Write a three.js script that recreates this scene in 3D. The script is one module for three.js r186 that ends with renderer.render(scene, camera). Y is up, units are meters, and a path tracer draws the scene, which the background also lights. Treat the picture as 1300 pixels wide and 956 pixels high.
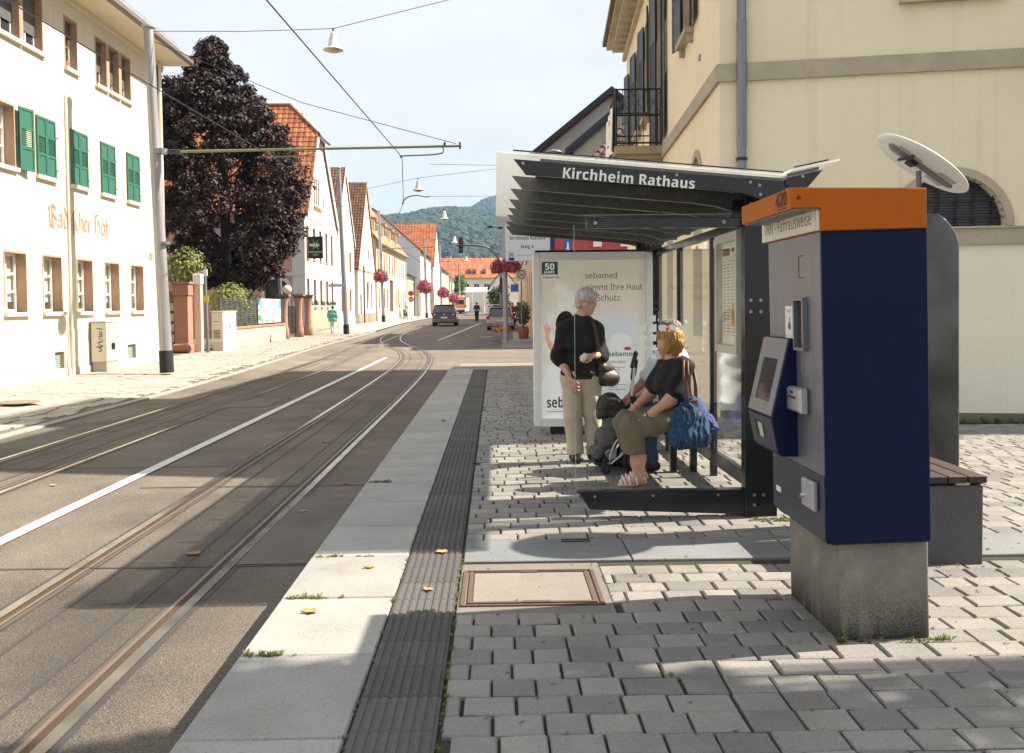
import * as THREE from 'three';
import { mergeGeometries, toCreasedNormals } from 'three/addons/utils/BufferGeometryUtils.js';
import { RoundedBoxGeometry } from 'three/addons/geometries/RoundedBoxGeometry.js';
import { MarchingCubes } from 'three/addons/objects/MarchingCubes.js';
import { FontLoader } from 'three/addons/loaders/FontLoader.js';
import { TextGeometry } from 'three/addons/geometries/TextGeometry.js';

// ---------- camera, exposure, sky, sun ----------
// x runs to the right across the street, y up from the platform surface, -z along the street.
const scene = new THREE.Scene();
const camera = new THREE.PerspectiveCamera(2 * Math.atan(523 / 1200) * 180 / Math.PI, 1300 / 1046, 0.1, 9000);
camera.position.set(0, 1.5, 0);
camera.rotation.set(-Math.atan(45 / 1200), -Math.atan(20 / 1200), -0.010, 'YXZ');
camera.setViewOffset(1300, 1046, 0, 90, 1300, 956);   // lens shifted a little, as the photograph is cropped
camera.updateProjectionMatrix();
const renderer = new THREE.WebGLRenderer({ antialias: true });
renderer.toneMapping = THREE.LinearToneMapping;
renderer.toneMappingExposure = 2.5;
renderer.shadowMap.enabled = true;

// seeded noise
function rng(seed) { let s = seed | 0; return () => { s = (s + 0x6d2b79f5) | 0; let t = Math.imul(s ^ (s >>> 15), 1 | s); t = (t + Math.imul(t ^ (t >>> 7), 61 | t)) ^ t; return ((t ^ (t >>> 14)) >>> 0) / 4294967296; }; }
const hash = (x, y, z = 0) => { let h = Math.imul(x | 0, 374761393) + Math.imul(y | 0, 668265263) + Math.imul(z | 0, 2147483647 ^ 0x5bd1e995) | 0; h = Math.imul(h ^ (h >>> 13), 1274126177); return ((h ^ (h >>> 16)) >>> 0) / 4294967296; };
const sm = (t) => t * t * (3 - 2 * t), lerp = (a, b, t) => a + (b - a) * t, clamp = (v, a = 0, b = 1) => Math.min(b, Math.max(a, v)), step = (a, b, v) => sm(clamp((v - a) / (b - a)));
function vn(x, y, z = 0, p = 1 << 20) {   // value noise, periodic in x and y
  const xi = Math.floor(x), yi = Math.floor(y), zi = Math.floor(z), fx = sm(x - xi), fy = sm(y - yi), fz = sm(z - zi), m = (a) => ((a % p) + p) % p;
  const q = (k) => lerp(lerp(hash(m(xi), m(yi), k), hash(m(xi + 1), m(yi), k), fx), lerp(hash(m(xi), m(yi + 1), k), hash(m(xi + 1), m(yi + 1), k), fx), fy);
  return fz ? lerp(q(zi), q(zi + 1), fz) : q(zi);
}
function fbm(x, y, oct = 4, z = 0, p = 1 << 20) { let a = 0.5, s = 0, n = 0; for (let i = 0; i < oct; i++) { s += a * vn(x, y, z + i * 7, p); n += a; a *= 0.5; x *= 2; y *= 2; p *= 2; } return s / n; }

{ // sky: thin bright summer cloud with pale blue gaps
  const w = 1024, h = 512, data = new Float32Array(w * h * 4);
  for (let j = 0; j < h; j++) for (let i = 0; i < w; i++) {
    const el = ((j + 0.5) / h - 0.5) * Math.PI, az = ((i + 0.5) / w - 0.5) * 2 * Math.PI, y = Math.sin(el), cx = Math.cos(el) * Math.cos(az), cz = Math.cos(el) * Math.sin(az);
    const k = 2.2 / (Math.max(y, 0) + 0.28), n = fbm(cx * k + 9, cz * k * 1.5 + 4, 6);
    const cloud = step(0.16, 0.44, n + 0.10 * (1 - Math.max(y, 0))), hz = Math.pow(1 - Math.max(y, 0), 3);
    const puff = 0.365 + 0.045 * fbm(cx * k * 3 + 1, cz * k * 3 + 5, 4);
    const blue = [lerp(0.19, 0.345, hz), lerp(0.235, 0.355, hz), lerp(0.32, 0.372, hz)], wh = [puff, puff * 1.003, puff * 1.012];
    for (let c = 0; c < 3; c++) data[(j * w + i) * 4 + c] = y < 0 ? 0.3 : lerp(blue[c], wh[c], cloud);
    data[(j * w + i) * 4 + 3] = 1;
  }
  const sky = new THREE.DataTexture(data, w, h, THREE.RGBAFormat, THREE.FloatType);
  sky.mapping = THREE.EquirectangularReflectionMapping; sky.magFilter = THREE.LinearFilter; sky.needsUpdate = true;
  scene.background = sky; scene.environment = sky;
}
const sun = new THREE.DirectionalLight(new THREE.Color(1, 0.90, 0.755), 5);
sun.position.set(95, 100, -15).multiplyScalar(1); sun.target.position.set(0, 0, -20); sun.position.z -= 20;
sun.castShadow = true; sun.shadow.mapSize.set(4096, 4096); sun.shadow.radius = 1.2;
Object.assign(sun.shadow.camera, { left: -60, right: 60, top: 60, bottom: -60, near: 1, far: 400 });
sun.name = 'sun'; scene.add(sun); scene.add(sun.target);
scene.fog = new THREE.FogExp2(new THREE.Color(0.42, 0.70, 1.0), 0.00013);

// ---------- helpers ----------
const V = (x, y, d) => new THREE.Vector3(x, y, -d);         // d = metres along the street
const origin = new Map(), taken = new Map();
const numbered = (n) => { const k = taken.get(n) || 0; taken.set(n, k + 1); return k ? `${n}_${String(k).padStart(3, '0')}` : n; };
function thing(name, label, category, at, group) {
  const o = new THREE.Group(); o.name = numbered(name); o.position.copy(V(...at)); scene.add(o); origin.set(o, o.position.clone());
  o.userData = { label, category }; if (group) o.userData.group = group;
  return o;
}
function merged(geos) {
  const list = (Array.isArray(geos) ? geos : [geos]).flat(Infinity).map((g) => { const n = g.index ? g.toNonIndexed() : g; for (const k of Object.keys(n.attributes)) if (!['position', 'normal', 'uv', 'color'].includes(k)) n.deleteAttribute(k); return n; });
  const col = list.some((g) => g.attributes.color);
  for (const g of list) {
    if (!g.attributes.normal) g.computeVertexNormals();
    if (!g.attributes.uv) uvm(g);
    if (col && !g.attributes.color) g.setAttribute('color', new THREE.BufferAttribute(new Float32Array(g.attributes.position.count * 3).fill(1), 3));
  }
  return list.length === 1 ? list[0] : mergeGeometries(list);
}
function uvm(g) {   // texture coordinates in metres, by the main direction of each face
  const p = g.attributes.position, n = g.attributes.normal, uv = new Float32Array(p.count * 2);
  for (let i = 0; i < p.count; i++) {
    const ax = Math.abs(n.getX(i)), ay = Math.abs(n.getY(i)), az = Math.abs(n.getZ(i));
    if (ay >= ax && ay >= az) { uv[2 * i] = p.getX(i); uv[2 * i + 1] = p.getZ(i); } else if (ax >= az) { uv[2 * i] = p.getZ(i); uv[2 * i + 1] = p.getY(i); } else { uv[2 * i] = p.getX(i); uv[2 * i + 1] = p.getY(i); }
  }
  g.setAttribute('uv', new THREE.BufferAttribute(uv, 2)); return g;
}
function part(parent, name, geos, mat, label) {   // geometry is given in world coordinates
  const org = origin.get(parent), g = merged(geos); g.translate(-org.x, -org.y, -org.z);
  const m = new THREE.Mesh(g, mat); m.name = name; m.castShadow = m.receiveShadow = true; parent.add(m); origin.set(m, org);
  if (label) m.userData.label = label;
  return m;
}
function solo(name, geos, mat, label, category, at, group) {   // a thing that is one mesh
  const g = merged(geos), p = V(...at); g.translate(-p.x, -p.y, -p.z);
  const m = new THREE.Mesh(g, mat); m.name = numbered(name); m.position.copy(p); m.castShadow = m.receiveShadow = true; scene.add(m); origin.set(m, p.clone());
  m.userData = { label, category }; if (group) m.userData.group = group;
  return m;
}
function struct(name, geos, mat, label) {
  const g = merged(geos), m = new THREE.Mesh(g, mat); m.name = numbered(name); m.castShadow = m.receiveShadow = true; scene.add(m); origin.set(m, new THREE.Vector3());
  m.userData = { kind: 'structure', label }; return m;
}
const each = (parent, name, list, m, label) => list.map((g) => part(parent, name, g, m, label));   // separate pieces, a part each
const stuff = (m) => { m.userData.kind = 'stuff'; return m; };
const copyOf = (o, at, label) => { const c = o.clone(); c.name = numbered(o.name.replace(/_\d{3}$/, '')); c.position.copy(V(...at)); scene.add(c); c.userData = { ...o.userData }; if (label) c.userData.label = label; origin.set(c, c.position.clone()); return c; };
// box from its extents
const bx = (x0, x1, y0, y1, d0, d1) => uvm(new THREE.BoxGeometry(Math.abs(x1 - x0), Math.abs(y1 - y0), Math.abs(d1 - d0)).toNonIndexed().translate((x0 + x1) / 2, (y0 + y1) / 2, -(d0 + d1) / 2));
const rb = (x0, x1, y0, y1, d0, d1, r = 0.01, s = 2) => uvm(new RoundedBoxGeometry(Math.abs(x1 - x0), Math.abs(y1 - y0), Math.abs(d1 - d0), s, r).translate((x0 + x1) / 2, (y0 + y1) / 2, -(d0 + d1) / 2));
// box with a chamfered top and no underside
function slabGeo(x0, x1, y0, y1, d0, d1, b = 0.006, jit = null) {
  const P = [], put = (...q) => { for (const k of [0, 1, 2, 0, 2, 3]) P.push(...q[k]); };
  const j = jit || [0, 0, 0, 0], c = [[x0, d0, j[0]], [x1, d0, j[1]], [x1, d1, j[2]], [x0, d1, j[3]]], lo = c.map(([x, d]) => [x, y0, -d]), mid = c.map(([x, d, e]) => [x, y1 - b + e, -d]);
  const xi = x1 > x0 ? b : -b, top = [[x0 + xi, y1 + j[0], -(d0 + b)], [x1 - xi, y1 + j[1], -(d0 + b)], [x1 - xi, y1 + j[2], -(d1 - b)], [x0 + xi, y1 + j[3], -(d1 - b)]];
  for (let i = 0; i < 4; i++) { const k = (i + 1) % 4; put(lo[i], lo[k], mid[k], mid[i]); put(mid[i], mid[k], top[k], top[i]); }
  put(top[0], top[1], top[2], top[3]);
  const g = new THREE.BufferGeometry(); g.setAttribute('position', new THREE.BufferAttribute(new Float32Array(P), 3)); g.computeVertexNormals(); return uvm(g);
}
// prism: coplanar points extruded by a vector (both in x, y, d)
function prism(pts, off) {
  const a = pts.map((p) => V(...p)), o = V(...off), n = new THREE.Vector3();
  for (let i = 0; i < a.length; i++) { const p = a[i], q = a[(i + 1) % a.length]; n.add(new THREE.Vector3((p.y - q.y) * (p.z + q.z), (p.z - q.z) * (p.x + q.x), (p.x - q.x) * (p.y + q.y))); }
  if (n.dot(o) > 0) { a.reverse(); n.negate(); }
  n.normalize(); const u = (Math.abs(n.y) < 0.9 ? new THREE.Vector3(0, 1, 0) : new THREE.Vector3(1, 0, 0)).cross(n).normalize(), v = n.clone().cross(u);
  const tri = THREE.ShapeUtils.triangulateShape(a.map((p) => new THREE.Vector2(p.dot(u), p.dot(v))), []), P = [], put = (p) => P.push(p.x, p.y, p.z), b = a.map((p) => p.clone().add(o));
  for (const [i, j, k] of tri) { put(a[i]); put(a[j]); put(a[k]); put(b[i]); put(b[k]); put(b[j]); }
  for (let i = 0; i < a.length; i++) { const j = (i + 1) % a.length; put(a[j]); put(a[i]); put(b[i]); put(a[j]); put(b[i]); put(b[j]); }
  const g = new THREE.BufferGeometry(); g.setAttribute('position', new THREE.BufferAttribute(new Float32Array(P), 3)); g.computeVertexNormals(); return uvm(g);
}
function cyl(a, b, r0, r1 = r0, seg = 12) {
  const p = V(...a), q = V(...b), l = p.distanceTo(q), g = new THREE.CylinderGeometry(r1, r0, l, seg);
  g.translate(0, l / 2, 0); g.applyQuaternion(new THREE.Quaternion().setFromUnitVectors(new THREE.Vector3(0, 1, 0), q.sub(p).normalize())); g.translate(p.x, p.y, p.z); return g;
}
const tube = (pts, r, n = 24, seg = 6, closed = false) => new THREE.TubeGeometry(new THREE.CatmullRomCurve3(pts.map((p) => V(...p)), closed), n, r, seg, closed);
const ball = (x, y, d, r, sx = 1, sy = 1, sz = 1, n = 16) => new THREE.SphereGeometry(r, n, Math.max(6, n * 0.6 | 0)).scale(sx, sy, sz).translate(x, y, -d);
const lathe = (pts, x, y, d, seg = 20) => new THREE.LatheGeometry(pts.map((p) => new THREE.Vector2(...p)), seg).translate(x, y, -d);
// a wall's own axes: s along it, y up, z out of it.  o = [x, y, d], dir = [dx, dd] such that s x y points outwards
function Wall(o, dir) {
  const l = Math.hypot(...dir), s = new THREE.Vector3(dir[0] / l, 0, -dir[1] / l), y = new THREE.Vector3(0, 1, 0), z = s.clone().cross(y);
  const m = new THREE.Matrix4().makeBasis(s, y, z).setPosition(V(...o));
  const put = (g) => { const f = g.index ? g.toNonIndexed() : g; f.applyMatrix4(m); return f; };
  return {
    m, put,
    at: (a, b, c) => { const p = new THREE.Vector3(a, b, c).applyMatrix4(m); return [p.x, p.y, -p.z]; },
    bx: (s0, s1, y0, y1, z0, z1) => uvm(put(new THREE.BoxGeometry(s1 - s0, y1 - y0, z1 - z0).translate((s0 + s1) / 2, (y0 + y1) / 2, (z0 + z1) / 2))),
    face(outline, holes, th = 0.3) {
      const sh = new THREE.Shape(outline.map((p) => new THREE.Vector2(...p)));
      for (const h of holes) sh.holes.push(new THREE.Path((h.length === 4 && !Array.isArray(h[0]) ? [[h[0], h[2]], [h[0], h[3]], [h[1], h[3]], [h[1], h[2]]] : h).map((p) => new THREE.Vector2(...p))));
      const g = put(new THREE.ExtrudeGeometry(sh, { depth: th, bevelEnabled: false }).translate(0, 0, -th)); g.computeVertexNormals(); return uvm(g);
    },
    ex(pts, z0, z1, bevel = 0) {
      const sh = new THREE.Shape(pts.map((p) => new THREE.Vector2(...p)));
      const g = put(new THREE.ExtrudeGeometry(sh, { depth: z1 - z0 - 2 * bevel, bevelEnabled: bevel > 0, bevelSize: bevel, bevelThickness: bevel, bevelSegments: 1, bevelOffset: -bevel }).translate(0, 0, z0 + bevel)); g.computeVertexNormals(); return uvm(g);
    },
    sheet(s0, s1, y0, y1, z) {   // flat print with its own 0..1 coordinates
      return put(new THREE.PlaneGeometry(s1 - s0, y1 - y0).translate((s0 + s1) / 2, (y0 + y1) / 2, z));
    },
  };
}
const arc = (cx, cy, rx, ry, a0, a1, n) => Array.from({ length: n + 1 }, (_, i) => { const a = lerp(a0, a1, i / n); return [cx + rx * Math.cos(a), cy + ry * Math.sin(a)]; });
// ---------- textures and materials ----------
function tex(n, size, fn, srgb = false) {   // fn(u, v) -> grey or [r, g, b], 0..1, over one repeat of `size` metres
  const data = new Uint8Array(n * n * 4);
  for (let j = 0; j < n; j++) for (let i = 0; i < n; i++) { const c = fn(i / n, j / n, i, j), o = (j * n + i) * 4; for (let k = 0; k < 3; k++) data[o + k] = clamp(Array.isArray(c) ? c[k] : c) * 255; data[o + 3] = 255; }
  const t = new THREE.DataTexture(data, n, n); t.wrapS = t.wrapT = THREE.RepeatWrapping; t.magFilter = THREE.LinearFilter; t.repeat.set(1 / size, 1 / size); if (srgb) t.colorSpace = THREE.SRGBColorSpace; t.needsUpdate = true; return t;
}
function print(w, h, draw) {
  const c = document.createElement('canvas'); c.width = w; c.height = h; const x = c.getContext('2d'); draw(x, w, h);
  const t = new THREE.CanvasTexture(c); t.colorSpace = THREE.SRGBColorSpace; return t;
}
const lin = (r, g, b) => new THREE.Color().setRGB(r, g, b);
const mat = (c, roughness = 0.8, o = {}) => new (['transmission', 'clearcoat', 'sheen', 'thickness', 'specularIntensity'].some((k) => k in o) ? THREE.MeshPhysicalMaterial : THREE.MeshStandardMaterial)({ color: Array.isArray(c) ? lin(...c) : c, roughness, ...o });
const R0 = rng(5);
const T = {
  asphalt: tex(1024, 3, (u, v, i, j) => { const g = hash(i >> 1, j >> 1, 1), g2 = hash(i, j, 2), b = fbm(u * 6, v * 6, 4, 3, 6), t = 0.55 + 0.30 * (b - 0.5) * 2 * 0.6 + (g > 0.86 ? 0.33 : g < 0.25 ? -0.20 : 0) + (g2 - 0.5) * 0.25; return [t, t * (0.95 + 0.03 * g2), t * (0.86 + 0.05 * g)]; }),
  grain: tex(512, 1, (u, v, i, j) => 0.5 + (hash(i >> 1, j >> 1, 4) - 0.5) * 0.5 + (hash(i, j, 5) - 0.5) * 0.3),
  stone: tex(1024, 2, (u, v, i, j) => { const b = fbm(u * 5, v * 5, 5, 11, 5), s = hash(i, j, 6), s2 = hash(i >> 1, j >> 1, 8); const sp = hash(i >> 2, j >> 2, 9), st = step(0.62, 0.78, fbm(u * 3 + 0.3, v * 3, 4, 15, 3)); const k = 0.84 + 0.42 * (b - 0.5) + (s - 0.5) * 0.16 + (s2 > 0.90 ? -0.20 : s2 < 0.06 ? 0.10 : 0) + (sp > 0.955 ? -0.16 : 0) - 0.10 * st; return [k, k * (1 - 0.02 * st), k * (1 - 0.06 * st)]; }),
  plaster: tex(1024, 7, (u, v, i, j) => { const b = fbm(u * 6, v * 6, 5, 21, 6) - 0.5, big = fbm(u * 2, v * 2, 3, 24, 2) - 0.5, st = step(0.60, 0.82, fbm(u * 70, v * 2, 3, 26, 70 * 1)) * 0.05; const k = 0.94 + 0.16 * b + 0.12 * big - st + 0.04 * (hash(i, j, 9) - 0.5); return [k, k * (1 - st * 0.1), k * (1 - st * 0.25)]; }),
  plasterBump: tex(512, 0.8, (u, v) => fbm(u * 40, v * 40, 3, 31, 40)),
  wood: tex(512, 1, (u, v) => { const n = fbm(u * 3, v * 40, 4, 41, 1 << 20), g = fbm(u * 2, v * 120, 2, 43, 1 << 20); return 0.55 + 0.5 * (n - 0.5) + 0.35 * (g - 0.5); }),
  strand: tex(512, 0.25, (u, v) => 0.55 + 0.75 * (fbm(u * 70, v * 5, 3, 91, 70) - 0.5) + 0.3 * (fbm(u * 9, v * 9, 3, 93, 9) - 0.5)),
  metalWear: tex(512, 1.2, (u, v) => 0.5 + 0.5 * (fbm(u * 6, v * 6, 5, 51, 6) - 0.5) * 2 * 0.5),
  steelStreak: tex(512, 1, (u, v, i, j) => 0.6 + 0.09 * (hash(i, 0, 12) - 0.5) + 0.16 * (fbm(u * 30, v * 2, 3, 3, 30) - 0.5)),
};
const M = {
  darkSteel: mat([0.016, 0.018, 0.021], 0.42, { roughnessMap: T.metalWear, metalness: 0.2 }),
  galv: mat([0.42, 0.44, 0.47], 0.5, { metalness: 0.55, map: T.metalWear }),
  chrome: mat([0.62, 0.62, 0.63], 0.22, { metalness: 1 }),
  bolt: mat([0.35, 0.33, 0.28], 0.35, { metalness: 0.9 }),
  glass: mat([0.993, 0.997, 0.993], 0.0, { transmission: 1, thickness: 0, ior: 1.12 }),
  glassEdge: mat([0.45, 0.75, 0.68], 0.15, { transmission: 0.5, thickness: 0 }),
  darkPane: mat([0.03, 0.035, 0.04], 0.05, { clearcoat: 1 }),
  pane: mat([0.99, 0.99, 0.985], 0.0, { transmission: 1, thickness: 0, ior: 1.15 }),
  white: mat([0.78, 0.77, 0.74], 0.6),
  black: mat([0.012, 0.012, 0.013], 0.55),
  rubber: mat([0.02, 0.02, 0.02], 0.85),
  wire: mat([0.03, 0.03, 0.032], 0.5, { metalness: 0.3 }),
};
const tint = (base, c) => { const m = base.clone(); m.color = lin(...c); return m; };
const groundY = (d) => -0.3 + 0.33 * step(42, 92, d);   // the road climbs a little towards the far end
// ================= ground, road, tracks, platform =================
const xl = (d) => lerp(-6.95, -8.1, step(17, 48, d));          // left edge of the carriageway
function sheet(xa, xb, d0, d1, nd, nx, y, color) {             // a sheet that follows the ground, xa/xb functions of d
  const P = [], U = [], C = [], I = [];
  for (let j = 0; j <= nd; j++) { const d = lerp(d0, d1, j / nd), a = typeof xa === 'number' ? xa : xa(d), b = typeof xb === 'number' ? xb : xb(d); for (let i = 0; i <= nx; i++) { const x = lerp(a, b, i / nx); P.push(x, y(d, x), -d); U.push(x, d); if (color) C.push(...color(x, d)); } }
  for (let j = 0; j < nd; j++) for (let i = 0; i < nx; i++) { const k = j * (nx + 1) + i; I.push(k, k + 1, k + nx + 2, k, k + nx + 2, k + nx + 1); }
  const g = new THREE.BufferGeometry(); g.setAttribute('position', new THREE.BufferAttribute(new Float32Array(P), 3)); g.setAttribute('uv', new THREE.BufferAttribute(new Float32Array(U), 2));
  if (color) g.setAttribute('color', new THREE.BufferAttribute(new Float32Array(C), 3)); g.setIndex(I); g.computeVertexNormals(); return g;
}
const curve = (pts) => { const c = new THREE.CatmullRomCurve3(pts.map(([x, d]) => new THREE.Vector3(x, 0, -d)), false, 'centripetal'); return (n) => c.getSpacedPoints(n); };
function band(points, o0, o1, dy) {   // ribbon along a path, offset sideways from o0 to o1 (right is +)
  const P = [], U = [], I = []; let s = 0;
  points.forEach((p, i) => { const t = points[Math.min(i + 1, points.length - 1)].clone().sub(points[Math.max(i - 1, 0)]).normalize(), r = new THREE.Vector3(-t.z, 0, t.x); if (i) s += p.distanceTo(points[i - 1]); for (const o of [o0, o1]) { const q = p.clone().addScaledVector(r, o); P.push(q.x, groundY(-q.z) + dy, q.z); U.push(o, s); } });
  for (let i = 0; i < points.length - 1; i++) I.push(2 * i, 2 * i + 1, 2 * i + 3, 2 * i, 2 * i + 3, 2 * i + 2);
  const g = new THREE.BufferGeometry(); g.setAttribute('position', new THREE.BufferAttribute(new Float32Array(P), 3)); g.setAttribute('uv', new THREE.BufferAttribute(new Float32Array(U), 2)); g.setIndex(I); g.computeVertexNormals(); return g;
}
const asphalt = mat([0.230, 0.207, 0.186], 0.9, { map: T.asphalt, bumpMap: T.asphalt, bumpScale: 0.007, vertexColors: true });
const trackR = curve([[-2.41, -4], [-2.41, 6], [-2.41, 12], [-2.42, 20], [-2.52, 27], [-2.84, 33.5], [-3.5, 38.5], [-4.4, 43], [-5.3, 48], [-6.0, 54], [-6.4, 62]]);
const trackL = curve([[-5.42, -4], [-5.43, 6], [-5.46, 12], [-5.5, 22], [-5.56, 31], [-5.95, 41], [-6.3, 50], [-6.45, 62], [-6.6, 90], [-6.9, 140], [-7, 300]]);
const ptsR = trackR(140), ptsL = trackL(200);
{
  struct('ground', sheet(-2600, 2600, -60, 700, 90, 6, (d) => groundY(d) - 0.06), mat([0.16, 0.17, 0.10], 1, { map: T.stone }), 'flat earth under the whole town');
  const xAt = (pts, d) => { for (let i = 1; i < pts.length; i++) if (-pts[i].z >= d) return lerp(pts[i - 1].x, pts[i].x, (d + pts[i - 1].z) / (pts[i - 1].z - pts[i].z)); return pts[pts.length - 1].x; };
  const wear = (x, d) => {
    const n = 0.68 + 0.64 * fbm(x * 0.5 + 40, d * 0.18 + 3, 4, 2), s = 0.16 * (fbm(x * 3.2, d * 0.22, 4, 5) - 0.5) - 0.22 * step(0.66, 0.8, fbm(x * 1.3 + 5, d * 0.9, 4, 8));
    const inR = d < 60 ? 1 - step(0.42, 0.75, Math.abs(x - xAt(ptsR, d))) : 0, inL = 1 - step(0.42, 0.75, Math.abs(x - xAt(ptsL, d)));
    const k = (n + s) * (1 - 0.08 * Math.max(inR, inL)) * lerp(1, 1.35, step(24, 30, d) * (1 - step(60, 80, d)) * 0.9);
    return [k, k * 0.985, k * 0.96];
  };
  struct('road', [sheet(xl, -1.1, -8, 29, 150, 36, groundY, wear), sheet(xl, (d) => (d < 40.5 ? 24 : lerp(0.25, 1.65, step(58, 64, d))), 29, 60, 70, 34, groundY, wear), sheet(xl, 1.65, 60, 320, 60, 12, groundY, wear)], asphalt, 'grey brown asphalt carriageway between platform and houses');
  // tram tracks: bright rail heads beside a dark groove, with tarred joints
  const rail = mat([0.56, 0.53, 0.50], 0.26, { metalness: 0.85, map: T.metalWear }), lipM = mat([0.22, 0.18, 0.15], 0.5, { metalness: 0.6 }), groove = mat([0.075, 0.045, 0.026], 0.9, { map: T.stone }), rust = mat([0.11, 0.085, 0.062], 0.9, { map: T.stone }), tar = mat([0.055, 0.054, 0.056], 0.7, { map: T.stone });
  for (const [pts, name, label] of [[ptsR, 'near', 'near tram track curving away beside the platform'], [ptsL, 'far', 'far tram track next to the left pavement']]) {
    const t = new THREE.Group(); t.name = numbered('tram_track'); t.userData = { kind: 'structure', label }; scene.add(t); origin.set(t, new THREE.Vector3());
    for (const s of [-1, 1]) {
      const q = (a, b) => (s < 0 ? [-a, -b].sort((m, n) => m - n) : [a, b]);
      const r = part(t, 'rail', band(pts, ...q(0.5, 0.565), 0.009), rail);
      part(r, 'groove', band(pts, ...q(0.455, 0.5), 0.005), groove); part(r, 'rail_lip', band(pts, ...q(0.43, 0.455), 0.008), lipM);
      part(r, 'rust_edge', band(pts, ...q(0.40, 0.43), 0.004), rust);
      part(r, 'tar_joint', [band(pts, ...q(0.565, 0.60), 0.004), band(pts, ...q(0.19, 0.215), 0.004), band(pts, ...q(0.385, 0.40), 0.005)], tar);
    }
  }
  const paint = mat([0.72, 0.72, 0.70], 0.7, { map: T.stone });
  const line = (a, b, w, label) => struct('road_marking', band(curve([a, [lerp(a[0], b[0], 0.5), lerp(a[1], b[1], 0.5)], b])(30), -w / 2, w / 2, 0.012), paint, label);
  line([-3.86, 3], [-3.90, 33.5], 0.13, 'long white lane line between the two tracks');
  line([-3.05, 49], [-1.3, 82], 0.16, 'white stripe painted for a streak of sunlight beyond the side street'); line([-0.9, 53.2], [0.1, 54.2], 0.3, 'short white stop line by the far kerb');  // the longer stripe stands in for sunlight on the asphalt
  struct('tar_seam', [sheet(-6.3, -2.95, 10.75, 10.775, 1, 4, () => -0.292), sheet(-5.0, -1.2, 6.55, 6.57, 1, 4, () => -0.292), sheet(-3.6, -1.2, 9.5, 9.53, 1, 4, () => -0.292), sheet(-6.3, -3.0, 15.3, 15.33, 1, 4, () => -0.292), sheet(-3.4, -1.2, 27.0, 27.05, 1, 4, () => -0.292)], tar, 'dark tarred seams across the asphalt');
  struct('asphalt_patch', [sheet(-5.0, -4.2, 17.2, 18.6, 1, 1, () => -0.294), sheet(-3.3, -2.95, 15.6, 16.1, 1, 1, () => -0.294), sheet(-1.85, -1.2, 6.6, 8.9, 1, 1, () => -0.2945)], mat([0.165, 0.145, 0.125], 0.95, { map: T.stone, bumpMap: T.grain, bumpScale: 0.002 }), 'repaired rectangular patches in the asphalt');
}
const walkY = (d, x) => groundY(d) + 0.03 + 0.10 * clamp((xl(d) - x) / 3.4);   // the left pavement rises gently to the house fronts
// ---- left pavement with kerb
{
  const walk = mat([0.36, 0.34, 0.31], 0.9, { map: T.stone });
  struct('pavement', sheet((d) => -13.2, (d) => xl(d) - 0.16, -8, 300, 160, 2, (d, x) => walkY(d, x) - 0.012), mat([0.16, 0.145, 0.12], 1, { map: T.stone }), 'bedding of the left pavement along the house fronts');
  const P = scene.children[scene.children.length - 1], R = rng(77); struct('pavement', sheet(-12.6, (d) => xl(d) - 0.1, 61.9, 300, 60, 3, (d, x) => walkY(d, x) + 0.002), mat([0.40, 0.38, 0.345], 0.9, { map: T.stone }), 'pale left pavement farther down the street'); const slabs = [], kerbs = [];
  for (let d = 9; d < 62; d += 0.33) { const off = R() * 0.5; for (let x = -11.6 + off * 0.4; x < xl(d) - 0.6; ) { const w = 0.42 + 0.1 * R(), x1 = Math.min(x + w, xl(d) - 0.18); const g = slabGeo(x + 0.005, x1 - 0.005, walkY(d, (x + x1) / 2) - 0.03, walkY(d, (x + x1) / 2) + R() * 0.004, d, d + 0.322, 0.004), k = 0.85 + 0.3 * R(); const c = new Float32Array(g.attributes.position.count * 3); for (let i = 0; i < c.length; i++) c[i] = k * [1, 0.97, 0.93][i % 3]; g.setAttribute('color', new THREE.BufferAttribute(c, 3)); slabs.push(g); x = x1; } }
  origin.set(P, new THREE.Vector3());
  stuff(part(P, 'paving_slab', slabs, mat([0.40, 0.385, 0.36], 0.9, { map: T.stone, vertexColors: true })));
  for (let d = 2; d < 64; d += 1.0) { const x = xl(d + 0.5), g = slabGeo(-0.165, 0, -0.2, 0.034, 0, 0.99, 0.012); g.rotateY(-Math.atan2(xl(d + 1) - xl(d), 1) * -1); g.translate(xl(d), groundY(d), -d); kerbs.push(g); }
  kerbs.forEach((g, i) => part(P, 'kerb_stone', uvm(g), [walk, tint(walk, [0.33, 0.32, 0.30])][i % 2]));
  struct('pavement', [sheet(0.25, 4, 40.2, 60, 10, 2, (d) => groundY(d) + 0.008), sheet(1.65, 3.4, 60, 300, 40, 2, (d) => groundY(d) + 0.04)], walk, 'right pavement beyond the side street');
}
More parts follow.
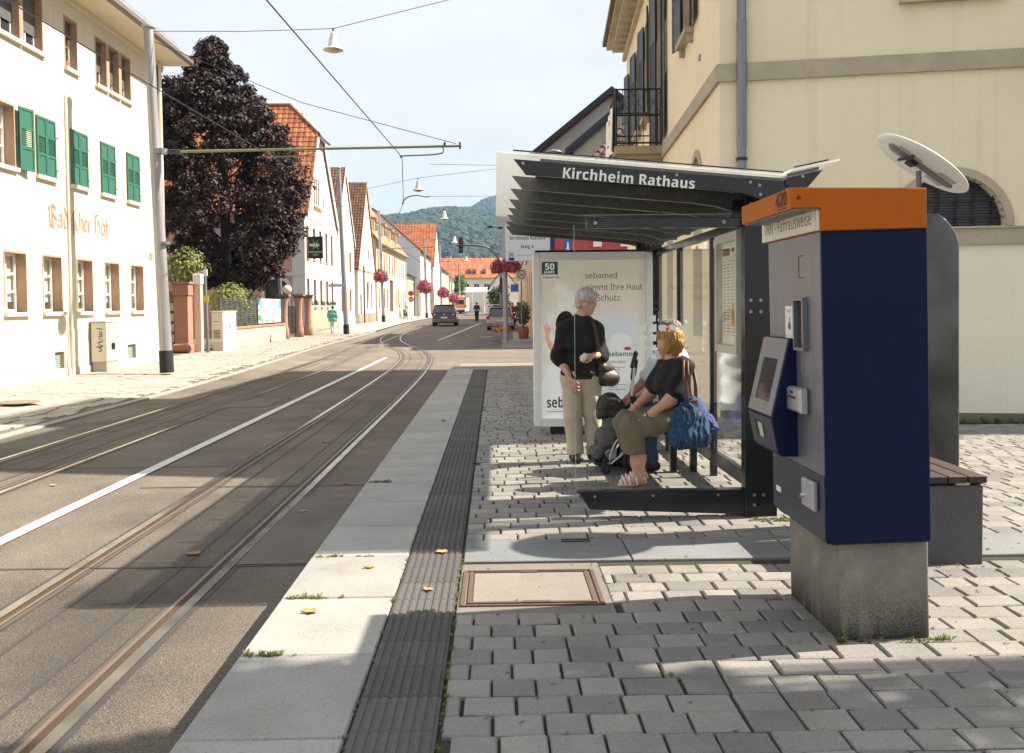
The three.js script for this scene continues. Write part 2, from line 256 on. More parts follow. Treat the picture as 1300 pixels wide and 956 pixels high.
// ---- platform
const STONE = [[0.245, 0.235, 0.22], [0.282, 0.269, 0.247], [0.205, 0.198, 0.188], [0.305, 0.288, 0.262], [0.258, 0.246, 0.227]].map((c) => mat(c, 0.66, { map: T.stone, bumpMap: T.stone, bumpScale: 0.004 }));
{
  const bed = struct('platform', [bx(-1.08, 12, -0.4, -0.02, -6, 22.3)], mat([0.050, 0.047, 0.028], 1, { map: T.stone }), 'raised tram platform paved with stone setts');
  struct('ramp', sheet(-1.1, 4, 22.28, 29.5, 14, 10, (d) => -0.004 - 0.288 * step(22.4, 29.2, d)), mat([0.27, 0.25, 0.225], 0.9, { map: T.stone }), 'paved ramp from the platform end down to the side street');
  // stone kerb slabs along the edge
  const R = rng(31);
  const ks = [0, 1, 2].map((k) => mat([[0.365, 0.354, 0.333], [0.335, 0.328, 0.312], [0.39, 0.376, 0.35]][k], 0.62, { map: T.stone, bumpMap: T.grain, bumpScale: 0.0015 }));
  for (let k = 0, d = 1.65; d < 22.6; d += 0.8, k++) part(bed, 'kerb_slab', slabGeo(-1.125, -0.545, -0.32, 0 + (R() - 0.5) * 0.004, d + 0.004, Math.min(d + 0.796, 22.7), 0.007), ks[R() * 3 | 0]);
  // ribbed tactile slabs
  const tac = [[0.108, 0.104, 0.10], [0.092, 0.09, 0.087], [0.122, 0.117, 0.112]].map((c) => mat(c, 0.85, { map: T.stone, bumpMap: T.grain, bumpScale: 0.001 }));
  const ribs = [slabGeo(0, 0.31, -0.02, -0.006, 0, 0.296, 0.001)]; for (let i = 0; i < 8; i++) ribs.push(slabGeo(0.006 + i * 0.038, 0.032 + i * 0.038, -0.007, 0, 0.001, 0.295, 0.005));
  const rg = merged(ribs);
  for (let d = 1.8; d < 22.2; d += 0.3) { const m = new THREE.Mesh(rg, tac[R() * 3 | 0]); m.name = 'tactile_slab'; m.position.set(-0.535, (R() - 0.5) * 0.004, -d); m.castShadow = m.receiveShadow = true; bed.add(m); }
  // smooth drain slabs right across
  const dm = [[0.20, 0.215, 0.225], [0.225, 0.235, 0.24]].map((c) => mat(c, 0.75, { map: T.stone }));
  for (let x = -0.21, k = 0; x < 9; k++) { const w = [1.0, 0.98, 1.02, 1.0][k % 4]; part(bed, 'drain_slab', slabGeo(x + 0.004, x + w - 0.004, -0.03, -0.001, 5.512, 6.012, 0.005), dm[k % 2]); x += w; }
  const gr = part(bed, 'drain_grate', [bx(0.40, 0.58, -0.005, 0.004, 5.985, 5.999), bx(0.40, 0.58, -0.005, 0.004, 5.93, 5.942), ...Array.from({ length: 8 }, (_, i) => bx(0.40 + i * 0.0245, 0.409 + i * 0.0245, -0.006, 0.003, 5.942, 5.985))], mat([0.06, 0.05, 0.04], 0.6, { metalness: 0.6 }));
  // setts in courses across the platform
  const near = [], far = [];
  for (let d = 2.0, row = 0; d < 22.2; row++) {
    const dep = 0.148 + 0.02 * R(), xm = d > 11.3 ? 3.3 : Math.min(0.62 * d + 1.2, 9);
    let x = -0.212 - (row % 2 ? 0.09 + 0.05 * R() : 0.02 * R());
    const spans = d + dep > 4.66 && d < 5.33 ? [[0.57, xm]] : [[-0.212, xm]];
    if (d + dep > 5.52 && d < 5.53) { d = 6.02; row--; continue; }
    for (; x < xm; ) {
      const w = 0.15 + 0.11 * R() * R() + 0.05 * R(), a = Math.max(x, spans[0][0]), b = x + w; x = b;
      if (b - a < 0.05) continue;
      const gx = 0.0035 + 0.0045 * R(), gd = 0.0032 + 0.0032 * R(), j = () => (R() - 0.5) * 0.006, s = { a: a + gx, b: b - gx, d0: d + gd, d1: d + Math.min(dep, d < 5.52 ? 5.525 - d : 1) - gd, y: (R() - 0.5) * 0.004, j: [j(), j(), j(), j()], k: R() * 5 | 0 };
      if (s.d1 - s.d0 < 0.04) continue;
      (s.d0 > 3.05 && s.d0 < 9 && s.b < 0.57 * s.d0 + 0.1 ? near : far).push(s);
    }
    d += dep; if (d > 5.5 && d < 5.54) d = 6.02;
  }
  near.sort((p, q) => (p.b - p.a) * (p.d1 - p.d0) / p.d0 ** 3 < (q.b - q.a) * (q.d1 - q.d0) / q.d0 ** 3 ? 1 : -1);
  near.slice(0, 300).forEach((s) => part(bed, 'sett', slabGeo(s.a, s.b, -0.03, s.y, s.d0, s.d1, 0.007, s.j), STONE[s.k]));
  const rest = near.slice(300).concat(far).map((s) => { const g = slabGeo(s.a, s.b, -0.03, s.y, s.d0, s.d1, 0.007, s.j), c = new Float32Array(g.attributes.position.count * 3), m = STONE[s.k].color; for (let i = 0; i < c.length; i += 3) { c[i] = m.r / 0.27; c[i + 1] = m.g / 0.27; c[i + 2] = m.b / 0.27; } g.setAttribute('color', new THREE.BufferAttribute(c, 3)); return g; });
  stuff(part(bed, 'sett', rest, mat([0.27, 0.27, 0.27], 0.66, { map: T.stone, bumpMap: T.stone, bumpScale: 0.004, vertexColors: true })));
  // inspection cover: a stone filled tray in a rusty frame
  const cov = thing('inspection_cover', 'rectangular rust framed inspection cover filled with pale stone in the platform', 'manhole cover', [0.17, 0, 5]);
  const iron = mat([0.15, 0.10, 0.08], 0.75, { map: T.stone, metalness: 0.3 }), tray = mat([0.255, 0.23, 0.20], 0.9, { map: T.stone, bumpMap: T.grain, bumpScale: 0.0015 });
  part(cov, 'mortar_bed', bx(-0.21, 0.575, -0.03, -0.008, 4.5, 5.47), mat([0.20, 0.185, 0.16], 0.95, { map: T.stone }));
  part(cov, 'cover_plate', rb(-0.135, 0.475, -0.03, -0.003, 4.75, 5.27, 0.004), tray);
  part(cov, 'frame', [bx(-0.195, -0.175, -0.04, 0.001, 4.685, 5.315), bx(0.515, 0.535, -0.04, 0.001, 4.685, 5.315), bx(-0.175, 0.515, -0.04, 0.001, 4.685, 4.702), bx(-0.175, 0.515, -0.04, 0.001, 5.298, 5.315), bx(-0.16, -0.138, -0.04, 0.001, 4.725, 5.28), bx(0.478, 0.5, -0.04, 0.001, 4.725, 5.28), bx(-0.138, 0.478, -0.04, 0.001, 4.725, 4.747), bx(-0.138, 0.478, -0.04, 0.001, 5.273, 5.282)], iron);
  each(cov, 'lifting_slot', [bx(0.12, 0.26, -0.002, 0.003, 4.722, 4.752), bx(0.12, 0.22, -0.002, 0.003, 5.262, 5.285)], mat([0.09, 0.06, 0.045], 0.8));
}
{ // round cover in the left pavement
  const t = thing('manhole_cover', 'round iron manhole cover set in the pavement before the cream building', 'manhole cover', [-8.7, -0.165, 17.3]);
  part(t, 'rim', lathe([[0.30, 0], [0.36, 0], [0.36, 0.006], [0.30, 0.006]], -8.7, -0.167, 17.3, 28), mat([0.22, 0.15, 0.10], 0.8)); part(t, 'lid', cyl([-8.7, -0.18, 17.3], [-8.7, -0.163, 17.3], 0.295, 0.295, 28), mat([0.25, 0.20, 0.16], 0.8, { map: T.stone }));
}
// ---- weeds in the joints, fallen leaves
{
  const R = rng(8), blade = new THREE.BufferGeometry(), P = [];
  for (let k = 0; k < 16; k++) { const a = R() * 6.28, l = 0.4 + 0.6 * R(), w = 0.08 + 0.1 * R(), h = 0.15 + 0.7 * R(), c = Math.cos(a), s = Math.sin(a); P.push(-s * w * 0.5, 0, c * w * 0.5, s * w * 0.5, 0, -c * w * 0.5, c * l * 0.6 + s * w, h * 0.8, s * l * 0.6 - c * w, c * l * 0.6 + s * w, h * 0.8, s * l * 0.6 - c * w, c * l, h, s * l, -s * w * 0.5, 0, c * w * 0.5); }
  blade.setAttribute('position', new THREE.BufferAttribute(new Float32Array(P), 3)); blade.computeVertexNormals();
  const spots = [];
  const put = (x, d, s) => spots.push([x, d, s]);
  for (let i = 0; i < 70; i++) put(-0.213 + (R() - 0.5) * 0.02, 2.8 + 3 * R(), 0.008 + 0.016 * R());
  for (let i = 0; i < 50; i++) put(-0.54 + (R() - 0.5) * 0.015, 3 + 4 * R(), 0.008 + 0.014 * R());
  for (const d of [4.05, 4.85, 5.65, 8.05]) for (let i = 0; i < 15; i++) put(-1.1 + 0.16 * R() + (R() < 0.3 ? 0.2 * R() : 0), d + (R() - 0.5) * 0.03, 0.012 + 0.026 * R());
  for (let i = 0; i < 170; i++) { const d = 3.2 + 4 * R(), x = -0.1 + (0.6 * d) * R(); put(x, d, 0.006 + 0.014 * R()); }
  for (let i = 0; i < 70; i++) { const d = 3.4 + 3 * R(), x = 1.9 + 1.6 * R(); put(x, d, 0.008 + 0.02 * R()); }
  for (let i = 0; i < 60; i++) put(R() < 0.6 ? 1.5 + 0.5 * R() : 1.51, R() < 0.6 ? 4.1 : 4.1 + 0.7 * R(), 0.014 + 0.022 * R());
  for (let i = 0; i < 40; i++) put(1.74 + 0.3 * R(), 6.4 + 0.1 * R(), 0.012 + 0.02 * R());
  for (let i = 0; i < 90; i++) { const x = 5.5 + 1.6 * R(); put(x, 11.76 - 0.2 * (x - 5.71) - 0.12 - 0.1 * R(), 0.03 + 0.09 * R() * R()); }
  const w = new THREE.InstancedMesh(blade, mat([0.15, 0.20, 0.035], 0.8, { transmission: 0.3, thickness: 0 }), spots.length), m4 = new THREE.Matrix4(), q = new THREE.Quaternion();
  spots.forEach(([x, d, s], i) => { q.setFromAxisAngle(new THREE.Vector3(0, 1, 0), R() * 6.28); m4.compose(V(x, -0.004, d), q, new THREE.Vector3(s, s * (0.6 + 0.6 * R()), s)); w.setMatrixAt(i, m4); w.setColorAt(i, lin(0.8 + 0.6 * R(), 0.7 + 0.5 * R(), 0.5 + 0.5 * R())); });
  w.name = 'weed_growth'; w.castShadow = w.receiveShadow = true; w.userData = { label: 'green weeds and moss growing in the joints of the platform paving', category: 'weeds', kind: 'stuff' }; scene.add(w);
  // maple leaves
  const sh = []; for (let i = 0; i < 30; i++) { const a = i / 30 * 6.283, r = 0.55 + 0.45 * Math.abs(Math.cos(a * 2.5)) * (0.7 + 0.3 * Math.cos(a)); sh.push(new THREE.Vector2(r * Math.cos(a), r * Math.sin(a))); }
  const leaf = () => { const g = new THREE.ExtrudeGeometry(new THREE.Shape(sh), { depth: 0.02, bevelEnabled: false }), p = g.attributes.position; for (let i = 0; i < p.count; i++) { const x = p.getX(i), y = p.getY(i); p.setZ(i, p.getZ(i) + 0.35 * x * x * (0.5 + 0.5 * Math.sin(3 * y)) + 0.15 * y * y); } g.rotateX(-Math.PI / 2); g.computeVertexNormals(); return g; };
  const brown = [[0.30, 0.12, 0.035], [0.42, 0.24, 0.04], [0.22, 0.09, 0.04], [0.45, 0.33, 0.06]];
  const where = [[-0.70, 0.005, 12.3, 0.055, 2, 'brown leaf far up on the kerb slabs'], [-0.74, 0.005, 5.4, 0.042, 1, 'orange leaf on the sunlit kerb slab'], [-0.93, 0.005, 4.62, 0.052, 1, 'large yellow leaf on the sunlit kerb slab'], [-0.35, 0.006, 5.72, 0.05, 3, 'yellow leaf on the ribbed strip at the shadow edge'], [-0.37, 0.006, 4.95, 0.04, 1, 'orange leaf on the ribbed strip beside the inspection cover'], [-2.24, -0.29, 6.9, 0.075, 0, 'curled brown leaf between the near rails'], [-1.72, -0.293, 8.3, 0.055, 1, 'leaf on the asphalt beside the near rail'], [-1.55, -0.293, 9.6, 0.05, 0, 'leaf on the shaded asphalt under the platform'], [-2.3, -0.292, 12.6, 0.07, 0, 'brown leaf far along between the near rails'], [3.05, 0.006, 6.35, 0.06, 0, 'orange leaf on the sunlit setts right of the bench'], [-4.55, -0.292, 9.7, 0.045, 3, 'yellow leaf on the asphalt left of the lane line']];
  for (const [x, y, d, s, c, label] of where) { const g = leaf(); g.scale(s, s, s * 0.8); g.rotateY(R() * 6); g.translate(x, y, -d); solo('fallen_leaf', g, mat(brown[c], 0.8, { transmission: 0.2, thickness: 0 }), label, 'leaf', [x, y, d], 'fallen leaves'); }
}
// ================= the tram stop: shelter, light box, ticket machine, bench, pillar =================
const font = await new FontLoader().loadAsync('fonts/droid/droid_sans_bold.typeface.json');
const letters = (s, size, depth) => { const g = new TextGeometry(s, { font, size, depth, curveSegments: 4 }); g.computeBoundingBox(); return g; };
const CAM = Wall([0, 0, 0], [1, 0]);          // a wall that faces the camera: s = x, z = towards the camera
{
  const t = thing('tram_shelter', 'dark steel and glass tram stop shelter with wing roof and station name', 'shelter', [1.85, 0, 6.62]);
  // near and far posts with their bolts
  for (const [d0, name] of [[6.56, 'near'], [11.12, 'far']]) {
    const p = part(t, 'post', [rb(1.735, 1.962, -0.02, 2.30, d0, d0 + 0.11, 0.006), bx(1.66, 1.735, 2.1, 2.22, d0 + 0.03, d0 + 0.08)], M.darkSteel);
    const b = []; for (const [x, y] of [[1.775, 1.52], [1.845, 1.52], [1.775, 1.44], [1.845, 1.44], [1.785, 0.835], [1.785, 0.76], [1.80, 0.155], [1.865, 0.155], [1.80, 0.085], [1.775, 2.19], [1.775, 2.12], [1.83, 2.19]]) b.push([x, y]);
    for (const [x, y] of b) part(p, 'bolt', [cyl([x, y, d0 + 0.001], [x, y, d0 - 0.004], 0.0125, 0.0115, 12), cyl([x, y, d0 - 0.004], [x, y, d0 - 0.0055], 0.006, 0.006, 6)], M.bolt);
  }
  // glazed near end
  const end = part(t, 'end_rail', [prism([[0.57, 0.18, 6.58], [1.735, 0.18, 6.58], [1.735, 0.015, 6.58], [0.645, 0.062, 6.58]], [0, 0, 0.075]), bx(0.555, 1.735, 0.18, 0.192, 6.572, 6.662)], M.darkSteel);
  for (const x of [0.68, 1.09, 1.55]) part(end, 'bolt', cyl([x, 0.155, 6.58], [x, 0.155, 6.575], 0.010, 0.009, 10), M.bolt);
  part(t, 'end_rail', rb(0.64, 1.735, 2.035, 2.105, 6.635, 6.68, 0.004), M.darkSteel);
  const outline = [[0.552, 0.185], [1.735, 0.185], [1.735, 2.125], [0.615, 2.125], ...arc(0.612, 2.065, 0.06, 0.06, Math.PI / 2, Math.PI, 5)];
  const gl = part(t, 'glass_pane', CAM.ex(outline, -6.625, -6.617), M.glass);
  part(gl, 'pane_edge', [bx(0.549, 0.552, 0.185, 2.06, 6.616, 6.626), bx(0.62, 1.735, 2.125, 2.128, 6.616, 6.626)], M.glassEdge);
  for (const x of [0.70, 1.60]) part(gl, 'bolt', cyl([x, 2.07, 6.64], [x, 2.07, 6.605], 0.013, 0.013, 12), M.bolt);
  // square print on the pane
  const printM = mat([0.80, 0.80, 0.77], 0.6);
  const sq = [[150, 615, 40], [150, 670, 50], [37, 675, 30], [93, 672, 40], [207, 670, 40], [265, 668, 36], [318, 668, 26], [97, 727, 38], [152, 727, 42], [97, 787, 28], [153, 785, 36], [155, 838, 28]];
  for (const [a, b, s] of sq) { const x = -0.008 + (800 + a / 4.55 - 632.5) * 0.005517, y = 1.5 + (387 - (270 + b / 4.55)) * 0.005517, h = s / 4.55 * 0.0025; part(gl, 'printed_square', bx(x - h, x + h, y - h, y + h, 6.6145, 6.6165), printM); }
  // back wall: three panes, rails, timetable case
  const backX = 1.865;
  part(t, 'back_rail', [rb(backX - 0.02, backX + 0.03, 0.13, 0.24, 6.67, 11.12, 0.005)], M.darkSteel);
  part(t, 'back_rail', [rb(backX - 0.02, backX + 0.03, 2.06, 2.13, 6.67, 11.12, 0.005)], M.darkSteel);
  for (const [a, b] of [[6.69, 8.14], [8.17, 9.62], [9.65, 11.1]]) {
    const p = part(t, 'glass_pane', bx(backX, backX + 0.008, 0.26, 2.05, a, b), M.glass);
    for (const d of [a + 0.3, b - 0.3]) { each(p, 'printed_mark', [prism([[backX - 0.002, 1.32, d - 0.06], [backX - 0.002, 1.35, d], [backX - 0.002, 1.32, d + 0.06], [backX - 0.002, 1.29, d]], [-0.001, 0, 0]), bx(backX - 0.003, backX - 0.002, 1.36, 1.42, d - 0.006, d + 0.006), ...[0, 1, 2].map((k) => bx(backX - 0.003, backX - 0.002, 1.21 - k * 0.07, 1.255 - k * 0.07 - 0.006 * k, d - 0.022 + 0.004 * k, d + 0.022 - 0.004 * k))], printM); }
  }
  for (const d of [8.155, 9.635]) part(t, 'back_post', rb(backX - 0.015, backX + 0.045, 0, 2.1, d - 0.022, d + 0.022, 0.004), M.darkSteel);
  const sched = print(256, 256, (x, w, h) => { x.fillStyle = '#ece9dc'; x.fillRect(0, 0, w, h); x.fillStyle = '#7d2f26'; x.fillRect(12, 12, 100, 18); x.fillRect(140, 12, 80, 10); x.fillStyle = '#555'; for (let c = 0; c < 4; c++) for (let r = 0; r < 24; r++) { x.globalAlpha = 0.35 + 0.5 * hash(c, r, 3); x.fillRect(14 + c * 60, 44 + r * 8.2, 30 + 20 * hash(r, c, 2), 2.6); } x.globalAlpha = 1; x.fillStyle = '#c9a24a'; x.fillRect(140, 150, 90, 60); });
  const W = Wall([backX - 0.06, 0, 7.56], [0, -1]);
  const cs = part(t, 'timetable_case', [W.bx(0, 0.68, 1.97, 2.03, 0, 0.05), W.bx(0, 0.68, 1.12, 1.18, 0, 0.05), W.bx(0, 0.05, 1.18, 1.97, 0, 0.05), W.bx(0.63, 0.68, 1.18, 1.97, 0, 0.05), W.bx(0.0, 0.68, 1.12, 2.03, -0.012, 0)], mat([0.60, 0.60, 0.57], 0.45, { metalness: 0.4 }));
  part(cs, 'timetable_sheet', W.sheet(0.06, 0.62, 1.19, 1.96, 0.004), mat(0xffffff, 0.8, { map: sched }));
  part(cs, 'case_glass', W.bx(0.05, 0.63, 1.18, 1.97, 0.036, 0.04), M.glass);
  // roof: seven cut ribs carrying a dark deck, a milky glass wing on top
  const D = [6.14, 6.92, 7.67, 8.43, 9.17, 9.87, 10.65, 11.3];
  const ribM = mat([0.12, 0.12, 0.115], 0.5, { roughnessMap: T.metalWear });  // inner rib steel, lightened in its colour in place of reflected light
  const top = (x) => 2.447 - 0.088 * (x - 0.12);
  D.forEach((d, i) => {
    const r = part(t, 'roof_rib', [CAM.ex([[0.125, top(0.125)], [0.203, 2.345], [1.45, 2.235], [1.62, 2.21], [1.74, 2.17], [1.90, 2.17], [1.90, top(1.9)]], -d - 0.035, -d, 0.004), CAM.ex([[1.90, 2.19], [2.035, 2.25], [2.135, 2.364], [1.90, 2.312]], -d - 0.034, -d - 0.001, 0.003)], i ? ribM : M.darkSteel);
    if (i === 0) {
      const g = letters('Kirchheim Rathaus', 0.0665, 0.003), b = g.boundingBox; g.scale(0.858 / (b.max.x - b.min.x), 1, 1); g.rotateZ(-0.091); g.translate(0.432, 2.3235, -d + 0.0005);
      part(r, 'lettering', g, mat([0.82, 0.82, 0.80], 0.5));
      for (const [x, y] of [[0.185, 2.418], [0.80, 2.305], [1.18, 2.335], [1.66, 2.285], [1.72, 2.265], [1.725, 2.205], [1.90, 2.28], [1.9, 2.235], [2.0, 2.32]]) part(r, 'bolt', cyl([x, y, d + 0.001], [x, y, d - 0.004], 0.0105, 0.0095, 10), M.bolt);
    }
  });
  const slope = (x0, x1, d0, d1, lift, th, f) => prism([[x0, f(x0) + lift, d0], [x1, f(x1) + lift, d0], [x1, f(x1) + lift, d1], [x0, f(x0) + lift, d1]], [0, th, 0]);
  const wing = (x) => 2.318 + 0.21 * (x - 1.905);
  part(t, 'roof_deck', [slope(0.30, 1.88, 6.18, 11.38, 0.002, 0.02, top), slope(1.915, 2.12, 6.18, 11.38, 0.004, 0.02, wing)], ribM);
  const milk = mat([0.95, 0.97, 0.96], 0.5, { transmission: 0.7, thickness: 0 });
  for (let k = 0; k < 5; k++) { const a = 6.10 + k * 1.07; part(t, 'roof_glass', slope(0.012, 1.885, a, a + 1.06, 0.026, 0.012, top), milk); part(t, 'roof_glass', slope(1.915, 2.23, a, a + 1.06, 0.028, 0.012, wing), milk); }
  part(t, 'roof_trim', [slope(0.12, 1.86, 6.085, 6.10, 0.042, 0.009, top), slope(1.93, 2.15, 6.085, 6.10, 0.044, 0.009, wing), bx(1.885, 1.915, 2.26, 2.30, 6.12, 11.4)], M.darkSteel);
}
{ // steel bench inside
  const t = thing('shelter_bench', 'dark steel bench standing inside the shelter along its back wall', 'bench', [1.52, 0, 8.3]);
  const slats = []; for (let k = 0; k < 8; k++) part(t, 'slat', rb(1.36 + k * 0.052, 1.40 + k * 0.052, 0.435, 0.455, 7.62, 9.95, 0.006), M.darkSteel);
  for (const d of [8.38, 9.6]) { part(t, 'crossbar', bx(1.36, 1.77, 0.40, 0.435, d - 0.02, d + 0.02), M.darkSteel); for (const x of [1.57, 1.75]) part(t, 'leg', rb(x - 0.03, x + 0.03, 0, 0.40, d - 0.03, d + 0.03, 0.005), M.darkSteel); }
}
{ // advertising case at the far end, its poster given an added glow
  const t = thing('advertising_case', 'tall pale framed advertising case with skin care poster at shelter end', 'advertising case', [1.13, 0, 11.0]);
  const fr = mat([0.82, 0.83, 0.80], 0.4);
  part(t, 'frame', [rb(0.43, 0.515, 0.09, 2.11, 10.93, 11.07, 0.015), rb(1.735, 1.82, 0.09, 2.11, 10.93, 11.07, 0.015), bx(0.515, 1.735, 2.02, 2.11, 10.933, 11.067), bx(0.515, 1.735, 0.09, 0.18, 10.933, 11.067), bx(0.5, 1.75, 0.12, 2.08, 11.0, 11.06)], fr);
  part(t, 'base', [bx(0.62, 1.05, 0, 0.09, 10.96, 11.05), bx(1.25, 1.6, 0, 0.09, 10.96, 11.05)], M.black); part(t, 'top_cap', bx(0.46, 1.80, 2.11, 2.135, 10.94, 11.06), M.darkSteel);
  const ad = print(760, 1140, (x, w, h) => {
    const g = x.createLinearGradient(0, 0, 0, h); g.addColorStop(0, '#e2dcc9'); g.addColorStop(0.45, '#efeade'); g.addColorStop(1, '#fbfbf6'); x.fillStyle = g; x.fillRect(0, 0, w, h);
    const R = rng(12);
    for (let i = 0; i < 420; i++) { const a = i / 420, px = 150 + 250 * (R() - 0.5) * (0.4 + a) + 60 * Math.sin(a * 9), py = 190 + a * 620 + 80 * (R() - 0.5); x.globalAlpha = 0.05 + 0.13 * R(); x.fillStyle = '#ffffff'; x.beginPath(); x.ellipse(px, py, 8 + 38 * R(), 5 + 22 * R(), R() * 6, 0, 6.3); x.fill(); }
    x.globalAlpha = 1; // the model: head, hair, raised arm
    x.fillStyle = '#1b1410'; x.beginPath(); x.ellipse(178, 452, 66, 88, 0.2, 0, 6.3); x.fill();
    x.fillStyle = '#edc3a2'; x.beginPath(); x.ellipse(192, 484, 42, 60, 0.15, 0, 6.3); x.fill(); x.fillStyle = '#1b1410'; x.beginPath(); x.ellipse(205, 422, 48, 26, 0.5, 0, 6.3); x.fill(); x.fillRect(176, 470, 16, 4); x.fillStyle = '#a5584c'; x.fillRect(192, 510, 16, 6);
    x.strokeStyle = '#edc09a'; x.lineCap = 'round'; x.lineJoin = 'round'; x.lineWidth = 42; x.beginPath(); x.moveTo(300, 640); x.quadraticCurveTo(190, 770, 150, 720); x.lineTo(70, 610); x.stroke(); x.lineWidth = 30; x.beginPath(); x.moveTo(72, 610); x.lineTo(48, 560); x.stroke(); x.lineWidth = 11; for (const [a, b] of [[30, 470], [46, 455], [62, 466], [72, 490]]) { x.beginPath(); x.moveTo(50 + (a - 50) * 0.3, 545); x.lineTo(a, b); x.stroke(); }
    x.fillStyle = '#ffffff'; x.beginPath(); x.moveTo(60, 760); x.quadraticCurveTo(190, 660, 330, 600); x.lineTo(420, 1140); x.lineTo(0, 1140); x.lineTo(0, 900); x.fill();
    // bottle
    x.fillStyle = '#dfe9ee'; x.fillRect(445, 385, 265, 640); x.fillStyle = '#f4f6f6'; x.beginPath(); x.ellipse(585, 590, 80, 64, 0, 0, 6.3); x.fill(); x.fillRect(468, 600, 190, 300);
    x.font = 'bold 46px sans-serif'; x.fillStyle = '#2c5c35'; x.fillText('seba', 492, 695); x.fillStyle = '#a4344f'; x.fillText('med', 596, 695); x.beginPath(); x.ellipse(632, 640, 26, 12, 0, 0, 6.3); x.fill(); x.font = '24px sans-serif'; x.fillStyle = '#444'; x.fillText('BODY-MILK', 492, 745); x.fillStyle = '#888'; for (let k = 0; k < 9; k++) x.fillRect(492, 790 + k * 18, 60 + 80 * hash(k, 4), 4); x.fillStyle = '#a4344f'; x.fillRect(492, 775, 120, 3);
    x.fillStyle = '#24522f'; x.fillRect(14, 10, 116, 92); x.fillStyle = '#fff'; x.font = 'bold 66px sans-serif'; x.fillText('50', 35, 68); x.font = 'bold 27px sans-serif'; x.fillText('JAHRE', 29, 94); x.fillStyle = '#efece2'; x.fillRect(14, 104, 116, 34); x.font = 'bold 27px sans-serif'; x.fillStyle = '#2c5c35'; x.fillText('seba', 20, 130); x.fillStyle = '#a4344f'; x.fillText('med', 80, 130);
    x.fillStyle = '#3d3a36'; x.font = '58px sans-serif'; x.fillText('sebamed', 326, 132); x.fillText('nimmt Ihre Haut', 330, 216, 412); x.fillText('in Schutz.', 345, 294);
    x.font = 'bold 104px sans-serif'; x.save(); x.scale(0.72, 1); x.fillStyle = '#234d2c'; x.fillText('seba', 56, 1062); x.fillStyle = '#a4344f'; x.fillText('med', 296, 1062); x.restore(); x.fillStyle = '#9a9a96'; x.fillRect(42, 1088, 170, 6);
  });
  part(t, 'glowing_poster', CAM.sheet(0.515, 1.735, 0.18, 2.02, -10.985), mat(0xffffff, 0.7, { map: ad, emissiveMap: ad, emissive: 0xffffff, emissiveIntensity: 0.055 }));  // unlit print with a faint glow added to brighten it
  part(t, 'pane', bx(0.515, 1.735, 0.18, 2.02, 10.95, 10.955), M.pane);
}
{ // stop sign behind the shelter
  const t = thing('stop_sign', 'pale stop sign panel naming the stop, behind the shelter roof end', 'stop sign', [0.75, 0, 12.45]);
  part(t, 'mast', cyl([0.755, 0, 12.45], [0.755, 2.62, 12.45], 0.03), mat([0.02, 0.03, 0.09], 0.5));
  const s = print(512, 340, (x, w, h) => { x.fillStyle = '#d9dadb'; x.fillRect(0, 0, w, h); x.fillStyle = '#c2c4c7'; x.fillRect(0, 150, w, 4); x.fillRect(0, 238, w, 4); x.fillRect(0, 62, w, 4); x.fillStyle = '#1c1c1e'; x.font = 'bold 46px sans-serif'; x.fillText('Kirchheim Rathaus', 48, 126, 415); x.fillText('Steig A', 176, 212); x.font = 'bold 54px sans-serif'; x.fillText('26', 34, 296); x.fillStyle = '#8f9297'; x.font = '26px sans-serif'; x.fillText('Heidelberg Hbf', 130, 292, 230); x.fillStyle = '#1d2c86'; x.fillRect(34, 306, 66, 30); });
  part(t, 'panel', rb(0.13, 0.72, 2.08, 2.53, 12.42, 12.46, 0.004), mat([0.6, 0.6, 0.62], 0.5)); part(t, 'lettering', CAM.sheet(0.135, 0.715, 2.085, 2.525, -12.417), mat(0xffffff, 0.6, { map: s }));
  part(t, 'blue_edge', bx(0.72, 0.745, 2.16, 2.56, 12.42, 12.46), mat([0.02, 0.04, 0.2], 0.5));
  const b = print(64, 96, (x) => { x.fillStyle = '#3a66b4'; x.fillRect(0, 0, 64, 96); x.fillStyle = '#fff'; x.beginPath(); x.ellipse(34, 22, 8, 8, 0, 0, 6.3); x.fill(); x.fillRect(26, 32, 16, 34); x.fillRect(22, 60, 8, 26); x.fillRect(38, 60, 8, 26); });
  const q = thing('path_sign', 'small blue pedestrian sign seen through the shelter glass above the case', 'sign', [1.02, 0, 13.4]);
  part(q, 'mast', cyl([1.02, 0, 13.4], [1.02, 2.5, 13.4], 0.025), M.galv); part(q, 'plate', bx(0.96, 1.08, 2.23, 2.42, 13.36, 13.37), mat([0.05, 0.12, 0.4], 0.5)); part(q, 'pictogram', CAM.sheet(0.965, 1.075, 2.235, 2.415, -13.357), mat(0xffffff, 0.6, { map: b }));
}
